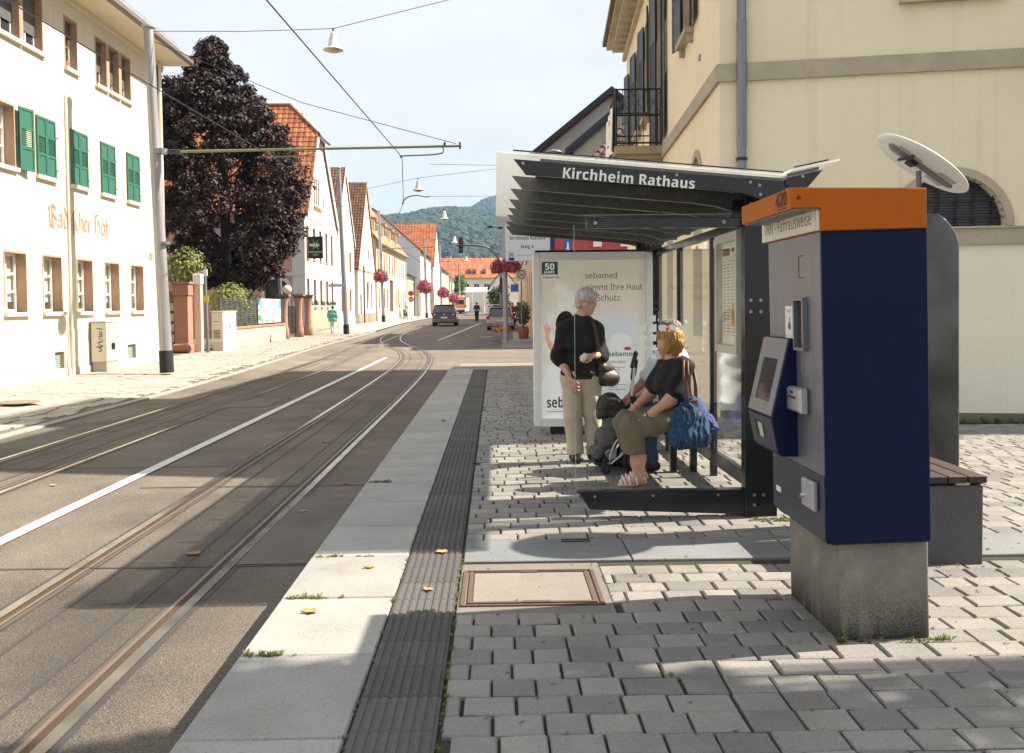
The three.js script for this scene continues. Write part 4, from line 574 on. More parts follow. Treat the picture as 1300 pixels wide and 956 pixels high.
// ---------- yellow town hall, right ----------
{
  const t = thing('town_hall', 'yellow plastered corner building with dark green shutters, balcony and stone bands', 'building', [2.93, 0, 12.31]);
  const y1 = [0.82, 0.73, 0.535], yellow = render(y1), stone = mat([0.52, 0.455, 0.335], 0.85, { map: T.stone }), pale = render([0.86, 0.815, 0.68], 0.003);
  const F = Wall([2.93, 0, 12.31], [1, -0.2]), c = 2.81, cy = 2.43;
  const hole = [[c - 0.645, cy], ...arc(c, cy, 0.645, 0.645, Math.PI, 0, 20).slice(1, -1), [c + 0.645, cy]].reverse();
  const LF = 4.1, G = Wall(F.at(LF, 0, 0), [9.1, 0.7]);
  for (const [y0, y1b, m] of [[-0.05, 2.2, pale], [2.42, 9.4, yellow]]) part(t, 'wall', G.bx(0.002, 9.2, y0, y1b, -0.4, 0), m); part(t, 'plinth', G.bx(0, 9.2, -0.05, 0.10, 0, 0.035), mat([0.22, 0.20, 0.17], 0.9, { map: T.stone })); part(t, 'sill_band', G.bx(0, 9.2, 2.2, 2.42, -0.35, 0.06), stone); part(t, 'string_course', G.bx(0.01, 9.2, 4.36, 4.585, 0, 0.045), stone); part(t, 'cornice', [G.bx(0, 9.2, 9.4, 9.5, 0, 0.1), F.bx(0, LF, 9.4, 9.5, 0, 0.1)], stone);
  part(t, 'wall', F.face([[0, 2.42], [LF, 2.42], [LF, 9.4], [0, 9.4]], [hole.map(([a, b]) => [a, Math.max(b, 2.4301)]), [2.25, 3.35, 5.30, 7.3]], 0.4), yellow);
  part(t, 'wall', F.bx(0, LF, -0.05, 2.2, -0.4, 0.0), pale); part(t, 'plinth', F.bx(0, LF, -0.05, 0.10, 0, 0.035), mat([0.22, 0.20, 0.17], 0.9, { map: T.stone }));
  part(t, 'sill_band', [F.bx(0.003, LF, 2.2, 2.40, -0.35, 0.05), F.bx(0.003, LF, 2.40, 2.42, -0.35, 0.075)], stone);
  part(t, 'string_course', F.bx(-0.035, LF, 4.36, 4.585, 0, 0.045), stone);
  const ring = (r0, r1) => { const o = [...arc(c, cy, r1, r1, 0, Math.PI, 24), ...arc(c, cy, r0, r0, Math.PI, 0, 24)]; return o; };
  part(t, 'arch_surround', F.ex(ring(0.645, 0.74), -0.1, 0.03), stone);
  const inner = (pad) => [...arc(c, cy, 0.645 - pad, 0.645 - pad, 0, Math.PI, 20)], aw = part(t, 'arched_window', F.ex(inner(0.0).concat([[c - 0.645, cy]]), -0.24, -0.2), mat([0.03, 0.035, 0.045], 0.2));
  const lam = []; for (let y = cy + 0.03; y < cy + 0.62; y += 0.036) { const h = Math.sqrt(0.645 ** 2 - (y - cy + 0.02) ** 2); lam.push(F.bx(c - h, c + h, y, y + 0.02, -0.19, -0.165)); } part(aw, 'blind_slats', lam, mat([0.045, 0.052, 0.07], 0.5));
  const bars = []; for (let k = -2.5; k <= 2.5; k++) { const x = c + k * 0.21, h = Math.sqrt(0.645 ** 2 - (k * 0.21) ** 2); bars.push(F.bx(x - 0.009, x + 0.009, cy, cy + h, -0.13, -0.11)); } for (const y of [0.12, 0.33, 0.52]) { const h = Math.sqrt(0.645 ** 2 - y * y); bars.push(F.bx(c - h, c + h, cy + y, cy + y + 0.016, -0.108, -0.095)); } part(aw, 'grille', bars, M.black);
  win(t, F, 2.25, 3.35, 5.30, 7.3, { z: -0.2, single: 1, sillM: stone, sillOut: 0.1 });
  // street side
  const far = [3.86, 27.6], len = Math.hypot(far[0] - 2.93, far[1] - 12.31), S = Wall([far[0], 0, far[1]], [2.93 - far[0], 12.31 - far[1]]), s = (d) => len * (27.6 - d) / (27.6 - 12.31);
  const ups = [15.1, 18.9, 21.5, 23.7, 25.9], arches = [14.25, 17.6, 21, 24.4], archH = (d) => [[s(d) - 0.45, 1.0], [s(d) - 0.45, 3.2], ...arc(s(d), 3.2, 0.45, 0.5, Math.PI, 0, 10).slice(1, -1), [s(d) + 0.45, 3.2], [s(d) + 0.45, 1.0]];
  part(t, 'wall', S.face([[0, -0.05], [len - 0.4, -0.05], [len - 0.4, 9.3], [0, 9.3]], [...arches.map((d) => archH(d)), ...ups.map((d, i) => [s(d) - 0.5, s(d) + 0.5, i === 1 ? 4.72 : 5.74, 7.9])], 0.4), render([0.88, 0.755, 0.54])); part(t, 'wall', S.bx(len - 0.4, len - 0.002, -0.05, 9.3, -0.35, 0.001), render([0.88, 0.755, 0.54]));  // street side plaster given a lighter colour for bounced light
  part(t, 'wall', [prism([[far[0] + 0.41, -0.05, 27.6], [far[0] + 11, -0.05, 27.6], [far[0] + 11, 9.3, 27.6], [far[0] + 0.41, 9.3, 27.6]], [0, 0, -0.3]), prism([[16.1, -0.05, 12.2], [14.9, -0.05, 27.6], [14.9, 9.3, 27.6], [16.1, 9.3, 12.2]], [-0.3, 0, 0])], yellow);
  part(t, 'string_course', S.bx(0, len + 0.035, 4.36, 4.585, 0, 0.045), stone);
  for (const d of arches) { const w = part(t, 'arched_window', S.ex(archH(d), -0.22, -0.18), M.darkPane); part(w, 'arch_surround', S.ex([...arc(s(d), 3.2, 0.56, 0.61, 0, Math.PI, 12), ...arc(s(d), 3.2, 0.45, 0.5, Math.PI, 0, 12)], -0.1, 0.03), stone); }
  const dg = mat([0.007, 0.015, 0.014], 0.45, { bumpMap: T.wood, bumpScale: 0.0008 });
  ups.forEach((d, i) => {
    const b = i === 1 ? 4.72 : 5.74;
    win(t, S, s(d) - 0.5, s(d) + 0.5, b, 7.9, { z: -0.18, rows: 3, cols: 2, pane: M.darkPane, sillM: stone, sillOut: 0.14, sill: i === 1 ? 0 : 1, lining: stone });
    if (i !== 1) each(t, 'sill_bracket', [S.bx(s(d) - 0.5, s(d) - 0.42, b - 0.22, b - 0.09, 0, 0.09), S.bx(s(d) + 0.42, s(d) + 0.5, b - 0.22, b - 0.09, 0, 0.09)], stone);
    for (const k of [-1, 1]) { const hinge = s(d) + k * 0.52, Q = Wall(S.at(hinge, 0, 0.03), [0, 0].map((_, n) => { const a = k < 0 ? -Math.PI - 0.13 : 0.13, base = [(2.93 - far[0]) / len, (12.31 - far[1]) / len], ca = Math.cos(a), sa = Math.sin(a); return n === 0 ? base[0] * ca + base[1] * sa : -base[0] * sa + base[1] * ca; })); part(t, 'shutter', k < 0 ? leafGeo(Q, 0.01, 0.53, b, 7.9, -0.035) : leafGeo(Q, 0.01, 0.53, b, 7.9, 0), dg); }
  });
  // cornice with brackets, roof
  const corn = [S.bx(-0.55, len + 0.10, 9.0, 9.12, 0, 0.55), S.bx(-0.3, len + 0.08, 8.6, 8.75, 0, 0.10)]; for (let k = 0; k < 26; k++) corn.push(S.bx(0.1 + k * 0.6, 0.36 + k * 0.6, 8.76, 8.998, 0, 0.42)); part(t, 'cornice', corn, mat([0.58, 0.50, 0.34], 0.85, { map: T.stone }));
  part(t, 'gutter', [S.bx(-0.62, len + 0.12, 9.122, 9.26, -0.1, 0.66)], mat([0.14, 0.11, 0.09], 0.6));
  const R1 = S.at(-0.6, 9.27, 0.62), R2 = S.at(len + 0.1, 9.27, 0.62), R3 = [16.2, 9.27, 11.8], R4 = [15.4, 9.27, 28.2], A = [9, 12.6, 16.5], B = [9.4, 12.6, 22.5];
  part(t, 'roof', [prism([R1, R2, A, B], [0, 0.1, 0]), prism([R2, R3, A], [0, 0.1, 0]), prism([R3, R4, B, A], [0, 0.1, 0]), prism([R4, R1, B], [0, 0.1, 0])], mat([0.17, 0.08, 0.055], 0.85, { map: T.stone }));
  part(t, 'roof_dormer', [S.bx(s(20.6), s(16.4), 9.3, 11.6, -1.2, 0.1)], yellow);
  const zinc = mat([0.34, 0.36, 0.39], 0.35, { metalness: 0.8, map: T.steelStreak });
  const dp = part(t, 'downpipe', [cyl(F.at(0.27, 0.1, 0.09), F.at(0.27, 9.0, 0.09), 0.058, 0.058, 16), cyl(F.at(0.27, 3.5, 0.09), F.at(0.27, 5.1, 0.09), 0.064, 0.064, 16)], zinc); part(dp, 'pipe_clamp', [cyl(F.at(0.27, 3.33, 0.09), F.at(0.27, 3.37, 0.09), 0.075, 0.075, 16), F.bx(0.25, 0.29, 3.335, 3.365, 0, 0.05)], M.darkSteel);
  part(t, 'wall_anchor', S.bx(s(13.9) - 0.04, s(13.9) + 0.04, 5.05, 5.13, 0, 0.03), stone);
  // balcony
  const bal = part(t, 'balcony', [S.bx(s(20.9), s(18.55), 4.45, 4.60, 0.046, 0.95), S.bx(s(20.8), s(18.65), 4.37, 4.45, 0.046, 0.85)], mat([0.50, 0.41, 0.26], 0.85, { map: T.stone }));
  const rl = [], z = 0.92, a = s(20.88), b = s(18.57), rod = (p, q, r = 0.011) => rl.push(cyl(S.at(...p), S.at(...q), r, r, 6));
  for (const y of [4.66, 5.2, 5.70]) { rod([a, y, z], [b, y, z], 0.016); rod([b, y, 0.04], [b, y, z], 0.018); rod([a, y, 0.04], [a, y, z], 0.016); }
  for (const [p, q] of [[a, z], [b, z], [b, 0.05]]) rod([p, 4.6, q], [p, 5.72, q], 0.024);
  for (let k = 1; k < 7; k++) rod([b, 4.6, z * k / 7], [b, 5.7, z * k / 7], 0.009); for (let k = 1; k < 16; k++) rod([lerp(a, b, k / 16), 4.6, z], [lerp(a, b, k / 16), 5.7, z], 0.009);
  for (let k = 0; k < 3; k++) { rod([b, 5.2, 0.05 + k * 0.29], [b, 5.68, 0.34 + k * 0.29], 0.007); rod([b, 5.2, 0.34 + k * 0.29], [b, 5.68, 0.05 + k * 0.29], 0.007); }
  part(bal, 'railing', rl, M.black);
  each(t, 'balcony_bracket', [S.ex([[s(18.9), 4.37], [s(18.75), 4.37], [s(18.75), 3.9], [s(18.9), 3.9]], 0.0, 0.3), S.ex([[s(20.7), 4.37], [s(20.55), 4.37], [s(20.55), 3.9], [s(20.7), 3.9]], 0.0, 0.3)], stone);
  const bn = print(96, 160, (x, w, h) => { x.fillStyle = '#eeeae6'; x.fillRect(0, 0, w, h); x.fillStyle = '#c24b3c'; x.fillRect(40, 20, 10, 20); x.fillRect(46, 60, 12, 34); x.fillRect(30, 112, 18, 10); });
  const q = S.at((a + b) / 2, 4.95, z + 0.05), bg = S.put(new THREE.PlaneGeometry(1.9, 0.92, 20, 4).translate((a + b) / 2, 5.0, z + 0.05)), bp = bg.attributes.position; for (let i = 0; i < bp.count; i++) bp.setX(i, bp.getX(i) - 0.02 * Math.sin(bp.getZ(i) * 9) - (0.03 + 0.03 * Math.sin(bp.getZ(i) * 5)) * (5.5 - bp.getY(i))); bg.computeVertexNormals();
  solo('balcony_banner', bg, mat(0xffffff, 0.9, { map: bn }), 'white cloth banner hanging outside the balcony railing of the yellow building', 'banner', q);
}
// ---------- houses built by rule ----------
// side -1: left of the street (fronts face +x), +1: right (fronts face -x)
function house(o) {
  const { side, X, d0, d1, depth = 9, base = groundY((o.d0 + o.d1) / 2) + 0.1, eave, ridge, gable } = o, t = thing(o.name || 'house', o.label, 'house', [X, base, (d0 + d1) / 2], o.group);
  const W = side < 0 ? Wall([X, 0, d0], [0, 1]) : Wall([X, 0, d1], [0, -1]), L = d1 - d0, xb = X + side * depth, xm = (X + xb) / 2, dm = (d0 + d1) / 2, holes = [], wins = [];
  for (const r of o.rows || []) for (let k = 0; k < r.n; k++) { const c = (r.a ?? 0) + ((r.b ?? L) - (r.a ?? 0)) * (k + 0.5) / r.n, w = r.w ?? 0.95; holes.push([c - w / 2, c + w / 2, r.y0, r.y1]); wins.push([c - w / 2, c + w / 2, r.y0, r.y1, r]); }
  for (const d of o.doors || []) holes.push([d.a, d.b, base - 0.05, d.y]);
  const outline = gable ? [[0, base - 0.4], [L, base - 0.4], [L, eave], [L / 2, ridge], [0, eave]] : [[0, base - 0.4], [L, base - 0.4], [L, eave], [0, eave]];
  if (o.outline) outline.splice(0, 9, ...o.outline(L, base));
  part(t, 'wall', W.face(outline, holes.map(([a, b, c, d]) => [a, b, Math.max(c, base - 0.39), d]), 0.3), o.wall);
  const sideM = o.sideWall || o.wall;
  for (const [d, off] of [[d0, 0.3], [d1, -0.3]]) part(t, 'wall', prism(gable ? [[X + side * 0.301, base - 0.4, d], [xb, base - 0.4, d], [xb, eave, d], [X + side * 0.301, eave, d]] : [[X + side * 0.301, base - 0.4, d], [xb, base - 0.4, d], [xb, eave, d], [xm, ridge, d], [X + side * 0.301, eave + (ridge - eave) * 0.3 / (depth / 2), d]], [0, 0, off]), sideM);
  for (const [a, b, c, d, r] of wins) { const w = win(t, W, a, b, c, d, { z: -0.14, single: 1, cols: r.cols ?? 2, rows: r.r ?? 1, frame: r.frame || whiteFrame, pane: M.darkPane, lining: r.lining, sillM: r.sillM || cream, sillOut: 0.06 }); if (r.shut) for (const k of [-1, 1]) part(t, 'shutter', k < 0 ? W.bx(a - 0.42, a - 0.04, c, d, 0.01, 0.045) : W.bx(b + 0.04, b + 0.42, c, d, 0.01, 0.045), r.shut); if (r.box) { part(w, 'flower_box', W.bx(a + 0.02, b - 0.02, c, c + 0.17, 0.0, 0.16), M.white); part(w, 'flowers', bushGeo(rng(c * 99 + a * 7 | 0), W.at((a + b) / 2, c + 0.25, 0.1), [0.16, 0.15, (b - a) / 2], 40, 0.10), leafM.green); } }
  for (const d of o.doors || []) { const p = part(t, 'door', W.bx(d.a, d.b, base - 0.05, d.y, -0.25, -0.2), d.m || mat([0.10, 0.055, 0.03], 0.6)); each(p, 'door_panel', [W.bx(d.a + 0.12, (d.a + d.b) / 2 - 0.06, base + 0.2, d.y - 0.2, -0.2, -0.185), W.bx((d.a + d.b) / 2 + 0.06, d.b - 0.12, base + 0.2, d.y - 0.2, -0.2, -0.185)], d.m || mat([0.14, 0.08, 0.045], 0.6)); }
  if (o.plinth) part(t, 'plinth', W.bx(0, L, base - 0.3, o.plinth, 0, 0.04), o.plinthM || render([0.45, 0.25, 0.18]));
  for (const y of o.bands || []) part(t, 'string_course', W.bx(0, L, y, y + 0.14, 0, 0.05), o.bandM || cream);
  const ov = o.over ?? 0.35, rm = tileM(o.roof), tl = (...a) => (o.fine ? tiles(...a) : tiles(a[0], a[1], a[2], 0.5, 0.5));
  const slab = (pts) => prism(pts, [0, -0.1, 0]);
  if (gable) {
    const dx = depth * side, k = (ridge - eave) / (L / 2), A0 = eave - ov * k;
    const x0 = X - side * 0.10;
    const r = part(t, 'roof', [slab([[x0, A0, d0 - ov], [xb, A0, d0 - ov], [xb, ridge, dm], [x0, ridge, dm]]), slab([[x0, A0, d1 + ov], [xb, A0, d1 + ov], [xb, ridge, dm], [x0, ridge, dm]])], mat(o.roof, 0.85)); void dx;
    stuff(part(r, 'roof_tiles', [tl([x0, A0, d0 - ov], [xb - x0, 0, 0], [0, ridge - A0, dm - d0 + ov]), tl([x0, A0, d1 + ov], [xb - x0, 0, 0], [0, ridge - A0, dm - d1 - ov])], rm));
    each(t, 'verge_board', [prism([[x0 - side * 0.03, A0, d0 - ov], [x0 - side * 0.03, ridge, dm], [x0 - side * 0.03, ridge - 0.28, dm], [x0 - side * 0.03, A0 - 0.22, d0 - ov]], [side * 0.03, 0, 0]), prism([[x0 - side * 0.03, A0, d1 + ov], [x0 - side * 0.03, ridge, dm], [x0 - side * 0.03, ridge - 0.28, dm], [x0 - side * 0.03, A0 - 0.22, d1 + ov]], [side * 0.03, 0, 0])], o.verge || cream);
  } else {
    const k = (ridge - eave) / (depth / 2), A0 = eave - ov * k, xe = X - side * ov, xf = xb + side * ov;
    const r = part(t, 'roof', [slab([[xe, A0, d0 - 0.2], [xe, A0, d1 + 0.2], [xm, ridge, d1 + 0.2], [xm, ridge, d0 - 0.2]]), slab([[xf, A0, d0 - 0.2], [xf, A0, d1 + 0.2], [xm, ridge, d1 + 0.2], [xm, ridge, d0 - 0.2]])], mat(o.roof, 0.85));
    stuff(part(r, 'roof_tiles', [tl([xe, A0, d0 - 0.2], [0, 0, L + 0.4], [xm - xe, ridge - A0, 0]), tl([xf, A0, d0 - 0.2], [0, 0, L + 0.4], [xm - xf, ridge - A0, 0])], rm));
    part(t, 'gutter', tube([[xe - side * 0.06, A0 - 0.02, d0 - 0.2], [xe - side * 0.06, A0 - 0.02, dm], [xe - side * 0.06, A0 - 0.02, d1 + 0.2]], 0.08, 6, 6), M.darkSteel);
    if (o.dormers) for (const q of o.dormers) { const y = eave + 0.6, g = part(t, 'dormer', [prism([[X + side * 0.5, y, q], [X + side * 0.5, y, q + 1.6], [X + side * 0.5, y + 1.5, q + 1.6], [X + side * 0.5, y + 1.5, q]], [side * 2, 0, 0])], o.dormerM || cream); part(g, 'dormer_roof', prism([[X + side * 0.25, y + 1.45, q - 0.2], [X + side * 0.25, y + 1.45, q + 1.8], [X + side * 3, y + 2.3, q + 1.8], [X + side * 3, y + 2.3, q - 0.2]], [0, 0.15, 0]), mat(o.roof, 0.85)); part(g, 'dormer_window', prism([[X + side * 0.49, y + 0.4, q + 0.3], [X + side * 0.49, y + 0.4, q + 1.3], [X + side * 0.49, y + 1.25, q + 1.3], [X + side * 0.49, y + 1.25, q + 0.3]], [-side * 0.02, 0, 0]), M.darkPane); }
  }
  for (const [dx, d, w, h] of o.chimneys || []) { const c = part(t, 'chimney', bx(X + side * dx - w / 2, X + side * dx + w / 2, ridge - 2.5, ridge + h, d - w / 2, d + w / 2), o.chimneyM || mat([0.28, 0.13, 0.09], 0.9, { map: T.stone })); part(c, 'chimney_cap', bx(X + side * dx - w / 2 - 0.07, X + side * dx + w / 2 + 0.07, ridge + h, ridge + h + 0.12, d - w / 2 - 0.07, d + w / 2 + 0.07), M.darkSteel); }
  if (o.pipe != null) part(t, 'downpipe', cyl(W.at(o.pipe, base, 0.08), W.at(o.pipe, eave - 0.1, 0.08), 0.07, 0.07, 6), o.pipeM || M.darkSteel);
  return { t, W };
}
// leaf materials and a clump of small leaves, used by plants of every kind
const leafM = { green: mat([0.07, 0.12, 0.022], 0.65, { transmission: 0.3, thickness: 0 }), lime: mat([0.20, 0.22, 0.03], 0.65, { transmission: 0.35, thickness: 0 }), purple: mat([0.0115, 0.0045, 0.0036], 0.6, { vertexColors: true }), flower: mat([0.48, 0.05, 0.07], 0.7, { vertexColors: true }) };
function bushGeo(R, [x, y, d], [rx, ry, rz], n, size, colour) {   // n little bent leaves spread through an ellipsoid, denser towards its skin
  const P = new Float32Array(n * 18), C = colour ? new Float32Array(n * 18) : null, a = new THREE.Vector3(), u = new THREE.Vector3(), v = new THREE.Vector3(), nn = new THREE.Vector3();
  for (let i = 0; i < n; i++) {
    do a.set(R() * 2 - 1, R() * 2 - 1, R() * 2 - 1); while (a.lengthSq() > 1 || a.lengthSq() < 0.12);
    const bump = 0.8 + 0.4 * vn(a.x * 2.3 + 7, a.y * 2.3 + 3, Math.floor(a.z * 3)); nn.copy(a).normalize(); nn.x += (R() - 0.5) * 1.4; nn.y += (R() - 0.2) * 1.2; nn.z += (R() - 0.5) * 1.4; nn.normalize();
    u.set(R() - 0.5, R() - 0.5, R() - 0.5).cross(nn).normalize(); v.copy(nn).cross(u); const s = size * (0.6 + 0.8 * R()), c = new THREE.Vector3(x + a.x * rx * bump, y + a.y * ry * bump, -d + a.z * rz * bump);
    const p = [c.clone().addScaledVector(u, -s), c.clone().addScaledVector(v, -s * 0.5).addScaledVector(nn, s * 0.12), c.clone().addScaledVector(u, s), c.clone().addScaledVector(v, s * 0.5).addScaledVector(nn, s * 0.12)];
    [0, 1, 2, 0, 2, 3].forEach((k, j) => p[k].toArray(P, i * 18 + j * 3)); if (C) { const q = colour(R, a); for (let j = 0; j < 6; j++) C.set(q, i * 18 + j * 3); }
  }
  const g = new THREE.BufferGeometry(); g.setAttribute('position', new THREE.BufferAttribute(P, 3)); if (C) g.setAttribute('color', new THREE.BufferAttribute(C, 3)); g.computeVertexNormals(); return g;
}
// ================= left side beyond the inn =================
{ // street cabinets
  const grey = mat([0.50, 0.49, 0.44], 0.6, { map: T.plaster });
  const gf = print(128, 384, (x, w, h) => { x.fillStyle = '#c9c5b4'; x.fillRect(0, 0, w, h); x.strokeStyle = '#2b2a28'; x.lineWidth = 6; x.lineCap = 'round'; const R = rng(4); for (let k = 0; k < 9; k++) { x.beginPath(); let a = 60 + 20 * R(), b = 60 + k * 26; x.moveTo(a, b); for (let i = 0; i < 4; i++) { a = 40 + 70 * R(); b = 50 + k * 26 + 30 * R(); x.lineTo(a, b); } x.stroke(); } });
  const t = thing('utility_cabinet', 'pale grey utility cabinet with scribbled graffiti against the cream inn', 'cabinet', [-10.64, -0.17, 25.9]);
  part(t, 'housing', [rb(-10.86, -10.45, 0.10, 1.16, 25.5, 26.3, 0.015), rb(-10.88, -10.43, 1.16, 1.20, 25.47, 26.33, 0.012)], grey); part(t, 'base', bx(-10.84, -10.47, -0.2, 0.10, 25.52, 26.28), mat([0.42, 0.40, 0.36], 0.9, { map: T.stone }));
  part(t, 'graffiti', CAM.sheet(-10.84, -10.47, 0.12, 1.14, -25.497), mat(0xffffff, 0.7, { map: gf }));
  for (const [a, b] of [[25.52, 25.89], [25.91, 26.28]]) part(t, 'door', bx(-10.45, -10.442, 0.13, 1.13, a, b), grey); for (const d of [25.84, 25.96]) part(t, 'handle', rb(-10.442, -10.41, 0.42, 0.60, d - 0.025, d + 0.025, 0.008), M.black);
  const c = thing('utility_cabinet', 'cream street cabinet with vent beside the sandstone gate pillar', 'cabinet', [-10.95, -0.17, 38.2]);
  part(c, 'housing', [rb(-11.2, -10.75, 0.18, 1.35, 37.4, 39.3, 0.015), rb(-11.22, -10.73, 1.35, 1.40, 37.37, 39.33, 0.012)], mat([0.66, 0.60, 0.51], 0.6)); part(c, 'base', bx(-11.18, -10.77, -0.2, 0.18, 37.42, 39.28), mat([0.5, 0.45, 0.38], 0.9)); part(c, 'vent', Array.from({ length: 6 }, (_, i) => bx(-11.12, -10.86, 0.32 + i * 0.06, 0.355 + i * 0.06, 37.385, 37.4)), mat([0.25, 0.19, 0.14], 0.8)); part(c, 'label_plate', bx(-11.1, -10.95, 0.98, 1.0, 37.392, 37.4), M.black); part(c, 'handle', rb(-10.75, -10.72, 0.7, 0.85, 38.3, 38.36, 0.008), M.darkSteel);
}
{ // gate pillar, notice wall, street sign post
  const sand = mat([0.50, 0.245, 0.165], 0.85, { map: T.stone, bumpMap: T.grain, bumpScale: 0.003 });
  const t = thing('gate_pillar', 'tall red sandstone gate pillar with rounded foot beside the inn', 'pillar', [-11.95, -0.17, 36.5]);
  part(t, 'shaft', [rb(-12.25, -11.72, 0.15, 2.0, 36.2, 36.8, 0.02)], sand); part(t, 'capital', [rb(-12.3, -11.68, 2.0, 2.45, 36.15, 36.85, 0.03), prism([[-12.34, 2.45, 36.1], [-11.64, 2.45, 36.1], [-11.64, 2.45, 36.9], [-12.34, 2.45, 36.9]], [0, 0.08, 0])], tint(sand, [0.42, 0.22, 0.16])); part(t, 'foot', [new THREE.CapsuleGeometry(0.18, 0.42, 6, 14).rotateZ(Math.PI / 2).translate(-12.0, 0.0, -36.2), rb(-12.3, -11.68, -0.2, 0.14, 36.2, 36.85, 0.03)], sand);
  const p2 = thing('gate_post', 'white plastered gate post with cap right behind the sandstone pillar', 'pillar', [-11.5, -0.17, 37.0]); part(p2, 'shaft', bx(-11.66, -11.42, -0.2, 2.45, 36.8, 37.1), render([0.66, 0.52, 0.42])); part(p2, 'cap', rb(-11.7, -11.38, 2.45, 2.85, 36.76, 37.14, 0.03), M.white);
  const n = thing('notice_wall', 'low rendered wall carrying eight glazed notice frames beside the gate pillar', 'notice board', [-12.75, -0.17, 36.6]);
  part(n, 'wall', bx(-13.4, -12.3, -0.2, 2.05, 36.5, 36.75), mat([0.30, 0.26, 0.21], 0.9, { map: T.stone })); part(n, 'wall_coping', [tiles([-13.45, 2.05, 36.4], [1.2, 0, 0], [0, 0.12, 0.25], 0.3, 0.16)], tileM([0.40, 0.16, 0.09]));
  for (let i = 0; i < 4; i++) for (let j = 0; j < 4; j++) { const x = -13.32 + i * 0.255, y = 0.2 + j * 0.40, f = part(n, 'notice_frame', [bx(x, x + 0.23, y, y + 0.36, 36.47, 36.5)], mat([0.12, 0.11, 0.10], 0.6)); part(f, 'paper', bx(x + 0.03, x + 0.20, y + 0.035, y + 0.325, 36.462, 36.47), mat([0.62, 0.58, 0.50], 0.8)); }
  const s = thing('street_sign', 'thin grey post with a white street name plate and yellow tag by the cabinet', 'sign', [-11.0, -0.17, 36.2]);
  part(s, 'post', cyl([-10.99, -0.17, 36.2], [-11.06, 3.1, 36.2], 0.06, 0.06, 10), M.galv); part(s, 'name_plate', prism([[-11.1, 2.74, 36.15], [-10.82, 2.74, 35.7], [-10.82, 2.98, 35.7], [-11.1, 2.98, 36.15]], [0.02, 0, 0.02]), M.white); part(s, 'tag', bx(-11.09, -10.92, 1.75, 1.98, 36.13, 36.16), mat([0.75, 0.5, 0.02], 0.6));
}
